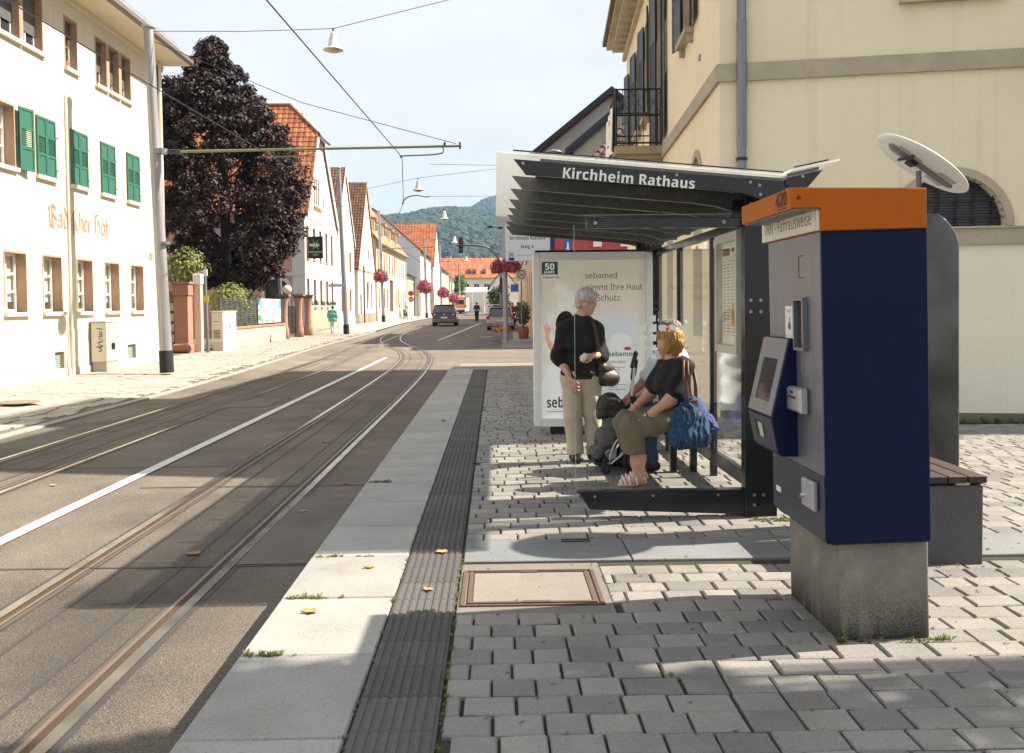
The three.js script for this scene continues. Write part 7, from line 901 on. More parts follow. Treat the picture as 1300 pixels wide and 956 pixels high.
// head in its own axes: f forward, u up, r to its right hand side seen from the front
function head(c, f, u, s = 1) {
  f = nrm(f); const r = nrm(crs(u, f)); u = nrm(crs(f, r)); const at = (x, y, z) => ad(ad(ad(c, r, x * s), u, y * s), f, z * s), pr = [];
  const B = (p, q, a, b) => pr.push([at(...p), at(...q), a * s, (b ?? a) * s]);
  B([0, 0.035, -0.02], [0, 0.03, 0.025], 0.078, 0.073); B([0, 0.0, -0.01], [0, -0.03, 0.035], 0.066, 0.056); B([-0.028, -0.02, 0.03], [0, -0.088, 0.058], 0.04, 0.024); B([0.028, -0.02, 0.03], [0, -0.088, 0.058], 0.04, 0.024);
  B([0, 0.015, 0.088], [0, -0.028, 0.106], 0.0105, 0.0155); B([-0.014, -0.03, 0.093], [0.014, -0.03, 0.093], 0.009);
  B([-0.034, 0.022, 0.078], [0.034, 0.022, 0.078], 0.013); B([-0.045, -0.02, 0.062], [-0.03, -0.03, 0.07], 0.022); B([0.045, -0.02, 0.062], [0.03, -0.03, 0.07], 0.022);
  B([-0.018, -0.056, 0.082], [0.018, -0.056, 0.082], 0.0085); B([-0.015, -0.068, 0.079], [0.015, -0.068, 0.079], 0.0085); B([0, -0.092, 0.062], [0, -0.092, 0.066], 0.017);
  for (const k of [-1, 1]) { B([k * 0.075, 0.012, -0.012], [k * 0.082, -0.03, -0.002], 0.016, 0.011); B([k * 0.080, 0.02, -0.02], [k * 0.084, 0.0, -0.022], 0.009); }
  return { at, pr, s };
}
// hand: palm, four bent fingers, thumb from the palm's side.  w wrist, dir towards the fingers, nrmv out of the back of the hand, curl per joint
function hand(w, dir, back, side, curl = 0.35, s = 1) {
  dir = nrm(dir); let ac = nrm(crs(dir, back)); const b = nrm(crs(ac, dir)); const pr = [], at = (o, x, y, z) => ad(ad(ad(o, ac, x * s), dir, y * s), b, z * s);
  pr.push([w, at(w, 0, 0.03, 0), 0.026 * s, 0.028 * s], [at(w, -0.022, 0.04, 0), at(w, -0.026, 0.085, 0), 0.017 * s, 0.014 * s], [at(w, 0.0, 0.04, 0), at(w, 0.0, 0.09, 0), 0.018 * s, 0.015 * s], [at(w, 0.022, 0.04, 0), at(w, 0.026, 0.083, 0), 0.017 * s, 0.014 * s]);
  [[-0.031, 0.082, 0.026, 0.0082], [-0.0105, 0.092, 0.030, 0.0088], [0.0105, 0.090, 0.028, 0.0086], [0.031, 0.080, 0.022, 0.0076]].forEach(([x, y, l, r], i) => { let o = at(w, x, y, 0), a = curl * (0.7 + 0.25 * i); for (let k = 0; k < 3; k++) { const n = at(o, x * 0.08, Math.cos(a) * l * (1 - 0.18 * k) * 1.25, -Math.sin(a) * l * (1 - 0.18 * k) * 1.25); pr.push([o, n, (r - 0.0006 * k) * s, (r - 0.0006 * (k + 1)) * s]); o = n; a += curl * 1.2; } });
  const t0 = at(w, side * 0.026, 0.03, -0.004), t1 = at(w, side * 0.052, 0.058, -0.012), t2 = at(w, side * 0.058, 0.088, -0.02); pr.push([t0, t1, 0.0125 * s, 0.0105 * s], [t1, t2, 0.0105 * s, 0.0088 * s]);
  return pr;
}
const skinM = (c) => mat(c, 0.55, { sheen: 0.2 });
const eyeW = mat([0.75, 0.73, 0.70], 0.25), iris = mat([0.06, 0.05, 0.04], 0.2), lip = mat([0.36, 0.12, 0.095], 0.5);
function face(parent, h) {
  const b = (p, r, m, n) => { const q = h.at(...p); part(parent, n, ball(q[0], q[1], q[2], r * h.s, 1, 1, 1, 10), m); };
  for (const k of [-1, 1]) { b([k * 0.032, 0.004, 0.074], 0.0125, eyeW, 'eye'); b([k * 0.032, 0.004, 0.0825], 0.0055, iris, 'iris'); }
  part(parent, 'lips', flesh([[h.at(-0.02, -0.06, 0.085), h.at(0, -0.0585, 0.0905), 0.0045], [h.at(0, -0.0585, 0.0905), h.at(0.02, -0.06, 0.085), 0.0045], [h.at(-0.014, -0.067, 0.085), h.at(0.014, -0.067, 0.085), 0.005]], 0.002, 0.004), lip);
}
const strands = (a, seed) => (x, y, z) => a * (fbm(x * 150 + seed, y * 26 + 40 * z, 3, 2) - 0.5) + 0.5 * a * (fbm(x * 30 + seed, y * 30 + 20 * z, 2, 5) - 0.5);
const rough = (a, f, seed) => (x, y, z) => (fbm(x * f + seed, y * f + 7, 3, Math.round(z * f)) - 0.5) * a;
// --- woman standing beside the advertising case
{
  const t = thing('person', 'standing older woman in black top and khaki trousers with glasses and shoulder bag', 'person', [0.82, 0, 8.97]);
  const D = 8.97, neck = [0.825, 1.40, D + 0.02], chest = [0.80, 1.18, D + 0.01], belly = [0.80, 0.95, D], hipc = [0.80, 0.84, D], shR = [0.645, 1.27, D + 0.01], shL = [0.955, 1.265, D + 0.03], elR = [0.582, 1.01, D - 0.02], wrR = [0.672, 0.845, D - 0.14], elL = [1.0, 1.02, D - 0.02], wrL = [0.91, 1.03, D - 0.20];
  const hipR = [0.715, 0.82, D], hipL = [0.885, 0.82, D], knR = [0.725, 0.46, D - 0.02], knL = [0.915, 0.46, D + 0.01], anR = [0.745, 0.085, D + 0.03], anL = [0.935, 0.085, D + 0.06];
  const torso = [[L3(shR, shL, 0.12), L3(shR, shL, 0.88), 0.058], [[0.80, 1.335, D + 0.02], L3(shR, shL, 0.1), 0.062, 0.052], [[0.82, 1.335, D + 0.02], L3(shR, shL, 0.9), 0.062, 0.052], [chest, [0.80, 1.26, D + 0.02], 0.112, 0.09], [ad(chest, [-0.055, 0, 0]), ad(chest, [0.055, 0, 0]), 0.096], [[0.745, 1.13, D - 0.07], [0.755, 1.13, D - 0.07], 0.065], [[0.86, 1.13, D - 0.07], [0.87, 1.13, D - 0.06], 0.065], [ad(belly, [-0.05, 0, -0.01]), ad(belly, [0.05, 0, -0.01]), 0.101], [ad(hipc, [-0.065, 0, 0]), ad(hipc, [0.065, 0, 0]), 0.105]];
  const armR = [[shR, elR, 0.052, 0.043], [elR, wrR, 0.041, 0.027]], armL = [[shL, elL, 0.052, 0.043], [elL, wrL, 0.041, 0.027]], legs = [[hipR, knR, 0.092, 0.062], [knR, anR, 0.058, 0.038], [hipL, knL, 0.092, 0.062], [knL, anL, 0.058, 0.038]];
  const hd = head([0.858, 1.522, D - 0.005], [0.62, -0.04, -0.78], [0.03, 1, 0], 0.98), hR = hand(ad(wrR, [0.012, -0.03, -0.01]), [0.35, -0.9, -0.25], [-0.5, -0.2, -0.8], 1, 0.35, 0.92), hL = hand(ad(wrL, [-0.02, -0.005, -0.02]), [-0.85, -0.05, -0.5], [0.1, 0.75, -0.6], 1, 0.75, 0.92);
  const sk = skinM([0.60, 0.36, 0.26]);
  const bodyG = [flesh([...torso, ...armR, ...armL, ...legs, [neck, [0.835, 1.44, D + 0.012], 0.056, 0.052], [[0.80, 1.33, D + 0.02], neck, 0.075, 0.056]], 0.013, 0.05), flesh([...hd.pr, [[0.83, 1.40, D + 0.02], hd.at(0, -0.05, -0.01), 0.054, 0.052]], 0.0042, 0.022), flesh(hR, 0.0035, 0.008), flesh(hL, 0.0035, 0.008)];
  part(t, 'body', bodyG, sk);
  face(t, hd);
  const hair = mat([0.95, 0.92, 0.88], 0.6, { sheen: 0.4, map: T.strand }), A = hd.at;
  part(t, 'hair', flesh([[A(0, 0.055, -0.03), A(0, 0.065, 0.02), 0.087, 0.078], [A(-0.05, 0.02, -0.045), A(-0.07, -0.03, -0.035), 0.048, 0.03], [A(0.05, 0.02, -0.045), A(0.07, -0.03, -0.035), 0.048, 0.03], [A(0, 0.0, -0.075), A(0, -0.06, -0.06), 0.052, 0.035], [A(-0.055, 0.075, 0.06), A(0.03, 0.088, 0.066), 0.03, 0.026], [A(-0.068, 0.035, 0.03), A(-0.05, 0.06, 0.055), 0.022], [A(0.068, 0.035, 0.03), A(0.05, 0.07, 0.055), 0.022]], 0.005, 0.02, [], strands(0.016, 3)), hair);
  const gm = mat([0.05, 0.04, 0.035], 0.35, { metalness: 0.5 }), gl = []; for (const k of [-1, 1]) { const loop = []; for (let i = 0; i < 14; i++) { const a = i / 14 * 6.283; loop.push(A(k * 0.033 + 0.023 * Math.cos(a), 0.003 + 0.015 * Math.sin(a), 0.097 - 0.006 * Math.abs(Math.cos(a)))); } gl.push(tube(loop, 0.0014, 40, 5, true), tube([A(k * 0.056, 0.008, 0.09), A(k * 0.076, 0.012, 0.04), A(k * 0.08, 0.01, -0.02)], 0.0016, 10, 5)); } gl.push(tube([A(-0.011, 0.006, 0.1), A(0, 0.009, 0.103), A(0.011, 0.006, 0.1)], 0.0014, 6, 5)); part(t, 'glasses', gl, gm);
  const black = mat([0.0105, 0.010, 0.011], 0.9, { sheen: 0.12 }), fold = (x, y, z) => 0.006 * Math.sin(y * 38 + x * 22 + 6 * fbm(x * 9, y * 9, 2, 3)) * 0.6;
  part(t, 'top', flesh(grow([...torso, armR[0], [elR, L3(elR, wrR, 0.22), 0.046, 0.043], armL[0], [elL, L3(elL, wrL, 0.30), 0.046, 0.04], [[0.80, 1.31, D + 0.02], [0.815, 1.345, D + 0.025], 0.07, 0.06]], 0.021), 0.010, 0.04, [[[0.8, 0.80, 0], [0, -1, 0]], [[0.82, 1.405, D - 0.04], [0, 0.82, -0.57]]], fold), black);
  part(t, 'trousers', flesh(grow([torso[8], [ad(hipc, [-0.06, 0.06, 0]), ad(hipc, [0.06, 0.06, 0]), 0.098], [hipR, knR, 0.098, 0.078], [knR, ad(anR, [0, 0.0, 0]), 0.075, 0.066], [hipL, knL, 0.098, 0.078], [knL, anL, 0.075, 0.066]], 0.012), 0.011, 0.03, [[[0, 0.93, 0], [0, 1, 0]], [[0, 0.075, 0], [0, -1, 0]]], (x, y, z) => 0.005 * Math.sin(y * 30 + x * 40) + (fbm(x * 14, y * 14, 2, Math.round(z * 14)) - 0.5) * 0.012), mat([0.52, 0.465, 0.345], 0.9, { sheen: 0.2 }));
  const shoe = (a, f) => { const b = ad([a[0], 0.045, a[2]], f, 0.13), h = ad([a[0], 0.045, a[2]], f, -0.05); return flesh([[h, L3(h, b, 0.55), 0.04, 0.042], [L3(h, b, 0.55), b, 0.042, 0.034], [[a[0], 0.085, a[2]], h, 0.04, 0.04]], 0.007, 0.02, [[[0, 0.006, 0], [0, -1, 0]]]); };
  part(t, 'shoe', shoe(anR, nrm([0.25, 0, -0.95])), mat([0.02, 0.02, 0.022], 0.5)); part(t, 'shoe', shoe(anL, nrm([0.5, 0, -0.85])), mat([0.02, 0.02, 0.022], 0.5));
  for (const [a, f] of [[anR, [0.25, 0, -0.95]], [anL, [0.5, 0, -0.85]]]) { const n = nrm(f), b = ad([a[0], 0.068, a[2]], n, 0.06); part(t, 'shoe_strap', tube([ad(b, [0.045, -0.03, 0]), ad(b, [0, 0.014, 0]), ad(b, [-0.045, -0.03, 0])], 0.008, 8, 6), M.white); }
  const tissue = thing('paper_tissue', 'crumpled white tissue held in the standing woman\'s hand', 'tissue', ad(wrL, [-0.10, -0.01, -0.08])); part(tissue, 'paper', flesh([[ad(wrL, [-0.11, -0.03, -0.09]), ad(wrL, [-0.10, 0.01, -0.075]), 0.024, 0.018], [ad(wrL, [-0.08, 0.0, -0.08]), ad(wrL, [-0.12, -0.01, -0.07]), 0.016]], 0.004, 0.01, [], rough(0.02, 60, 9)), mat([0.74, 0.72, 0.66], 0.9));
  const bag = thing('shoulder_bag', 'brown leather shoulder bag hanging at the standing woman\'s side', 'bag', [1.04, 0.85, D + 0.03]), lea = mat([0.055, 0.032, 0.028], 0.5, { map: T.stone });
  const bd = flesh([[[1.0, 0.90, D - 0.02], [1.07, 0.88, D + 0.05], 0.055, 0.05], [[1.0, 0.80, D - 0.02], [1.09, 0.79, D + 0.04], 0.075, 0.07], [[0.98, 0.83, D], [1.11, 0.80, D + 0.02], 0.06]], 0.009, 0.05, [], rough(0.012, 12, 4)); part(bag, 'bag_body', bd, lea); part(bag, 'bag_flap', flesh([[[1.0, 0.90, D - 0.045], [1.08, 0.88, D + 0.04], 0.061, 0.054]], 0.01, 0.03, [[[0, 0.87, 0], [0, -1, 0]]]), lea);
  part(bag, 'strap', [tube([[0.955, 1.02, D - 0.115], [0.945, 1.17, D - 0.14], [0.925, 1.30, D - 0.085], [0.905, 1.37, D + 0.02], [0.95, 1.30, D + 0.12], [1.0, 1.1, D + 0.14], [1.05, 0.93, D + 0.08]], 0.017, 40, 8), tube([[0.955, 1.02, D - 0.115], [0.975, 0.93, D - 0.085], [1.0, 0.9, D - 0.06]], 0.015, 10, 8)], lea);
}
// --- woman on the bench, seen from behind, in black T-shirt
{
  const D = 7.8, t = thing('person', 'seated woman with short ginger hair, black T-shirt and olive cropped trousers', 'person', [1.52, 0.46, D]);
  const hipN = [1.50, 0.555, D - 0.10], hipF = [1.50, 0.555, D + 0.10], knN = [1.10, 0.50, D - 0.09], knF = [1.08, 0.51, D + 0.12], anN = [1.155, 0.10, D - 0.08], anF = [1.20, 0.10, D + 0.13];
  const hips = [1.54, 0.57, D], belly = [1.51, 0.73, D], chest = [1.485, 0.90, D + 0.01], shN = [1.535, 0.985, D - 0.14], shF = [1.42, 0.985, D + 0.15], neck = [1.475, 1.045, D + 0.01];
  const elN = [1.40, 0.72, D - 0.20], wrN = [1.205, 0.575, D - 0.14], elF = [1.30, 0.74, D + 0.19], wrF = [1.13, 0.60, D + 0.12];
  const torso = [[L3(shN, shF, 0.12), L3(shN, shF, 0.88), 0.066], [chest, [1.475, 0.95, D + 0.01], 0.11, 0.092], [ad(chest, [0, 0, -0.065]), ad(chest, [0, 0, 0.065]), 0.10], [[1.40, 0.84, D - 0.07], [1.39, 0.84, D + 0.10], 0.075], [ad(belly, [-0.03, 0, -0.06]), ad(belly, [-0.03, 0, 0.06]), 0.118], [ad(hips, [0, 0, -0.07]), ad(hips, [0, 0, 0.07]), 0.125]];
  const legs = [[hipN, knN, 0.098, 0.068], [knN, ad(anN, [0, 0.1, 0]), 0.06, 0.052], [ad(anN, [0, 0.1, 0]), anN, 0.05, 0.036], [hipF, knF, 0.098, 0.068], [knF, ad(anF, [0, 0.1, 0]), 0.06, 0.052], [ad(anF, [0, 0.1, 0]), anF, 0.05, 0.036]];
  const foot = (a) => [[[a[0] + 0.02, 0.06, a[2]], [a[0] - 0.05, 0.045, a[2]], 0.034, 0.029], [[a[0] - 0.05, 0.040, a[2]], [a[0] - 0.145, 0.030, a[2] - 0.01], 0.030, 0.018], [[a[0] + 0.03, 0.04, a[2]], a, 0.031, 0.033]];
  const hd = head([1.44, 1.165, D + 0.02], [-0.60, -0.04, 0.80], [0.03, 1, 0], 1.06), arms = [[shN, elN, 0.056, 0.047], [elN, wrN, 0.046, 0.029], [shF, elF, 0.056, 0.047], [elF, wrF, 0.046, 0.029]];
  part(t, 'body', [flesh([...torso, ...legs, ...foot(anN), ...foot(anF), ...arms, [neck, [1.46, 1.09, D + 0.012], 0.06, 0.056], [[1.485, 0.99, D + 0.01], neck, 0.08, 0.06]], 0.012, 0.045), flesh([...hd.pr, [[1.475, 1.05, D + 0.01], hd.at(0, -0.05, -0.015), 0.058, 0.056]], 0.0045, 0.022), flesh(hand(ad(wrN, [-0.015, -0.01, 0.0]), [-0.93, -0.33, 0.1], [-0.3, 0.95, 0], -1, 0.28, 0.92), 0.0035, 0.008), flesh(hand(ad(wrF, [-0.015, -0.01, 0]), [-0.9, -0.35, -0.2], [-0.3, 0.95, 0], 1, 0.28, 0.92), 0.0035, 0.008)], skinM([0.55, 0.305, 0.205]));
  face(t, hd);
  const A = hd.at, hairC = mat([0.66, 0.345, 0.085], 0.5, { sheen: 0.3, map: T.strand });
  part(t, 'hair', flesh([[A(0, 0.05, -0.035), A(0, 0.065, 0.02), 0.093, 0.082], [A(-0.045, 0.01, -0.05), A(-0.062, -0.045, -0.03), 0.055, 0.034], [A(0.045, 0.01, -0.05), A(0.062, -0.045, -0.03), 0.055, 0.034], [A(0, 0.0, -0.075), A(0, -0.075, -0.055), 0.06, 0.038], [A(-0.05, 0.08, 0.055), A(0.05, 0.08, 0.055), 0.032]], 0.005, 0.02, [], strands(0.016, 13)), hairC);
  const tee = mat([0.0095, 0.010, 0.015], 0.9, { sheen: 0.12 });
  part(t, 'top', flesh(grow([...torso, [shN, L3(shN, elN, 0.72), 0.06, 0.062], [shF, L3(shF, elF, 0.72), 0.06, 0.062], [[1.485, 0.99, D + 0.01], [1.478, 1.02, D + 0.01], 0.075, 0.06]], 0.015), 0.010, 0.04, [[[0, 0.515, 0], [0, -1, 0]], [[1.475, 1.062, D], [-0.25, 0.95, 0]], [[1.45, 0.56, D], [-0.5, -0.85, 0]]], (x, y, z) => 0.006 * Math.sin(y * 42 - x * 26 + z * 8)), tee);
  part(t, 'trousers', flesh(grow([torso[5], [hipN, knN, 0.105, 0.082], [knN, [1.125, 0.27, D - 0.085], 0.082, 0.078], [hipF, knF, 0.105, 0.082], [knF, [1.135, 0.27, D + 0.125], 0.082, 0.078]], 0.014), 0.010, 0.03, [[[1.5, 0.70, 0], [0.1, 1, 0]], [[0, 0.275, 0], [0, -1, 0]]], (x, y, z) => 0.005 * Math.sin(x * 45 + y * 22) + (fbm(x * 14, y * 14, 2, Math.round(z * 14)) - 0.5) * 0.012), mat([0.16, 0.137, 0.088], 0.92, { sheen: 0.2 }));
  for (const a of [anN, anF]) { const sole = flesh(grow(foot(a).slice(0, 2), 0.008), 0.006, 0.02, [[[0, 0.022, 0], [0, 1, 0]], [[0, 0.002, 0], [0, -1, 0]]]), sd = part(t, 'sandal', sole, M.white); const st = []; for (const [x, h, w] of [[-0.02, 0.105, 0.046], [-0.075, 0.088, 0.044], [-0.115, 0.072, 0.038], [-0.145, 0.06, 0.03]]) st.push(tube([[a[0] + x + 0.01, 0.02, a[2] - w], [a[0] + x, h - 0.02, a[2] - w * 0.8], [a[0] + x, h - 0.006, a[2]], [a[0] + x, h - 0.02, a[2] + w * 0.8], [a[0] + x + 0.01, 0.02, a[2] + w]], 0.0075, 16, 6)); st.push(tube([[a[0] + 0.068, 0.03, a[2]], [a[0] + 0.05, 0.075, a[2] - 0.03], [a[0] - 0.01, 0.10, a[2] - 0.03]], 0.007, 12, 6)); part(sd, 'sandal_strap', st, M.white); }
  part(t, 'wristwatch', new THREE.TorusGeometry(0.031, 0.006, 6, 18).applyQuaternion(new THREE.Quaternion().setFromUnitVectors(new THREE.Vector3(0, 0, 1), new THREE.Vector3(-0.8, -0.55, -0.3).normalize())).translate(...P3(L3(wrN, elN, 0.14))), M.black);
  // blue bag over her shoulder
  const b = thing('cloth_bag', 'crinkled blue cloth bag with brown leather straps hanging beside the seated woman', 'bag', [1.555, 0.55, D - 0.27]);
  const weave = tex(512, 0.32, (u, v, i, j) => { const n = fbm(u * 22, v * 9, 4, 81, 1 << 20), l = Math.pow(Math.abs(Math.sin((u * 16 + 2.2 * fbm(u * 6, v * 10, 3, 83)) * Math.PI)), 1.5), d = clamp(0.15 + 0.75 * (n - 0.35) + 0.35 * (l - 0.5)); return [0.06 + 0.42 * d * d, 0.10 + 0.52 * d, 0.20 + 0.62 * d]; }, true);
  const bm = mat([0.85, 0.85, 0.85], 0.85, { map: weave, bumpMap: weave, bumpScale: 0.008 });
  part(b, 'bag_body', flesh([[[1.50, 0.47, D - 0.30], [1.60, 0.47, D - 0.26], 0.125, 0.12], [[1.52, 0.60, D - 0.29], [1.585, 0.60, D - 0.265], 0.105, 0.10], [[1.55, 0.70, D - 0.275], [1.565, 0.71, D - 0.27], 0.06, 0.055], [[1.46, 0.42, D - 0.30], [1.62, 0.42, D - 0.25], 0.085]], 0.008, 0.06, [[[0, 0.345, 0], [0, -1, 0]]], (x, y, z) => 0.004 * Math.sin(x * 150 + 16 * fbm(x * 9, y * 9, 2, 3)) * (0.4 + vn(x * 10, y * 9)) + 0.02 * (fbm(x * 16 + 3, y * 16, 3, 5) - 0.5)), bm);
  const strapM = mat([0.14, 0.05, 0.025], 0.55); part(b, 'strap', [tube([[1.53, 0.70, D - 0.31], [1.50, 0.86, D - 0.285], [1.505, 1.0, D - 0.235], [1.53, 1.045, D - 0.15], [1.585, 0.98, D - 0.12], [1.60, 0.86, D - 0.21], [1.585, 0.72, D - 0.28]], 0.011, 44, 6), tube([[1.56, 0.70, D - 0.32], [1.54, 0.85, D - 0.30], [1.54, 1.0, D - 0.225], [1.56, 1.035, D - 0.16], [1.60, 0.97, D - 0.14], [1.61, 0.84, D - 0.23], [1.60, 0.71, D - 0.28]], 0.010, 44, 6)], strapM);
  part(b, 'strap_tab', [rb(1.53, 1.595, 0.655, 0.735, D - 0.338, D - 0.326, 0.004)], strapM); part(b, 'bag_charm', cyl([1.605, 0.63, D - 0.40], [1.605, 0.63, D - 0.385], 0.016, 0.016, 12), mat([0.6, 0.55, 0.45], 0.4));
}
// --- man on the bench beyond her
{
  const D = 8.52, t = thing('person', 'seated grey haired man in white shirt and jeans leaning forward', 'person', [1.56, 0.46, D]);
  const hipN = [1.54, 0.55, D - 0.10], hipF = [1.54, 0.55, D + 0.10], knN = [1.33, 0.47, D - 0.10], knF = [1.16, 0.52, D + 0.14], anN = [1.365, 0.10, D - 0.12], anF = [1.22, 0.10, D + 0.15], hips = [1.56, 0.57, D], belly = [1.57, 0.74, D], chest = [1.56, 0.93, D], shN = [1.62, 1.035, D - 0.155], shF = [1.53, 1.035, D + 0.165], neck = [1.585, 1.10, D], elN = [1.44, 0.80, D - 0.20], wrN = [1.24, 0.66, D - 0.10], elF = [1.38, 0.80, D + 0.20], wrF = [1.22, 0.66, D + 0.10];
  const torso = [[L3(shN, shF, 0.1), L3(shN, shF, 0.9), 0.07], [ad(chest, [0, 0, -0.08]), ad(chest, [0, 0, 0.08]), 0.12], [ad(belly, [-0.03, 0, -0.06]), ad(belly, [-0.03, 0, 0.06]), 0.135], [ad(hips, [0, 0, -0.07]), ad(hips, [0, 0, 0.07]), 0.12]], arms = [[shN, elN, 0.058, 0.047], [elN, wrN, 0.045, 0.03], [shF, elF, 0.058, 0.047], [elF, wrF, 0.045, 0.03]];
  const hd = head([1.575, 1.225, D + 0.01], [-0.85, -0.10, 0.5], [-0.05, 1, 0]), legs = [[hipN, knN, 0.095, 0.07], [knN, anN, 0.06, 0.04], [hipF, knF, 0.095, 0.07], [knF, anF, 0.06, 0.04]];
  part(t, 'body', [flesh([...torso, ...legs, ...arms, [neck, [1.58, 1.14, D], 0.06, 0.058], [[1.58, 1.04, D], neck, 0.08, 0.062]], 0.014, 0.045), flesh([...hd.pr, [neck, hd.at(0, -0.05, -0.015), 0.06, 0.058]], 0.005, 0.022), flesh(hand(wrN, [-0.8, -0.5, 0.3], [-0.4, 0.9, 0], -1, 0.4), 0.004, 0.008), flesh(hand(wrF, [-0.8, -0.5, -0.3], [-0.4, 0.9, 0], 1, 0.4), 0.004, 0.008)], skinM([0.42, 0.22, 0.15]));
  face(t, hd); const A = hd.at;
  part(t, 'hair', flesh([[A(0, 0.045, -0.03), A(0, 0.06, 0.01), 0.09, 0.078], [A(-0.05, 0.0, -0.05), A(-0.065, -0.04, -0.03), 0.045, 0.025], [A(0.05, 0.0, -0.05), A(0.065, -0.04, -0.03), 0.045, 0.025], [A(0, -0.01, -0.07), A(0, -0.07, -0.055), 0.052, 0.03]], 0.006, 0.02, [], strands(0.014, 23)), mat([0.42, 0.36, 0.31], 0.75, { map: T.strand }));
  const shirt = mat([0.74, 0.76, 0.80], 0.85); part(t, 'shirt', flesh(grow([...torso, [shN, L3(shN, elN, 0.8), 0.062, 0.064], [shF, L3(shF, elF, 0.8), 0.062, 0.064]], 0.017), 0.011, 0.04, [[[0, 0.60, 0], [0, -1, 0]], [[1.58, 1.115, D], [-0.2, 1, 0]]], (x, y, z) => 0.007 * Math.sin(y * 34 + x * 20)), shirt);
  part(t, 'collar', flesh([[[1.60, 1.105, D - 0.06], [1.63, 1.10, D], 0.025], [[1.63, 1.10, D], [1.60, 1.105, D + 0.06], 0.025]], 0.008, 0.02), mat([0.03, 0.045, 0.12], 0.85));
  part(t, 'jeans', flesh(grow([torso[3], [hipN, knN, 0.1, 0.08], [knN, anN, 0.08, 0.062], [hipF, knF, 0.1, 0.08], [knF, anF, 0.08, 0.062]], 0.012), 0.012, 0.03, [[[0, 0.67, 0], [0, 1, 0]], [[0, 0.075, 0], [0, -1, 0]]], (x, y, z) => 0.006 * Math.sin(y * 40 + x * 30)), mat([0.045, 0.085, 0.185], 0.9, { map: T.stone }));
  for (const a of [anN, anF]) part(t, 'shoe', flesh([[[a[0] + 0.05, 0.05, a[2]], [a[0] - 0.06, 0.045, a[2]], 0.045, 0.045], [[a[0] - 0.06, 0.045, a[2]], [a[0] - 0.16, 0.038, a[2]], 0.045, 0.034], [[a[0], 0.09, a[2]], [a[0] + 0.03, 0.06, a[2]], 0.042]], 0.008, 0.02, [[[0, 0.004, 0], [0, -1, 0]]]), M.black);
  const j = thing('jacket', 'crumpled violet blue jacket lying on the bench behind the seated woman', 'jacket', [1.60, 0.46, 7.78]); part(j, 'cloth', flesh([[[1.655, 0.50, 7.62], [1.665, 0.53, 8.1], 0.055, 0.07], [[1.70, 0.55, 7.58], [1.67, 0.66, 7.9], 0.045, 0.06], [[1.74, 0.50, 7.50], [1.66, 0.58, 7.8], 0.035, 0.06]], 0.009, 0.05, [], rough(0.06, 16, 31)), mat([0.045, 0.055, 0.185], 0.85));
}
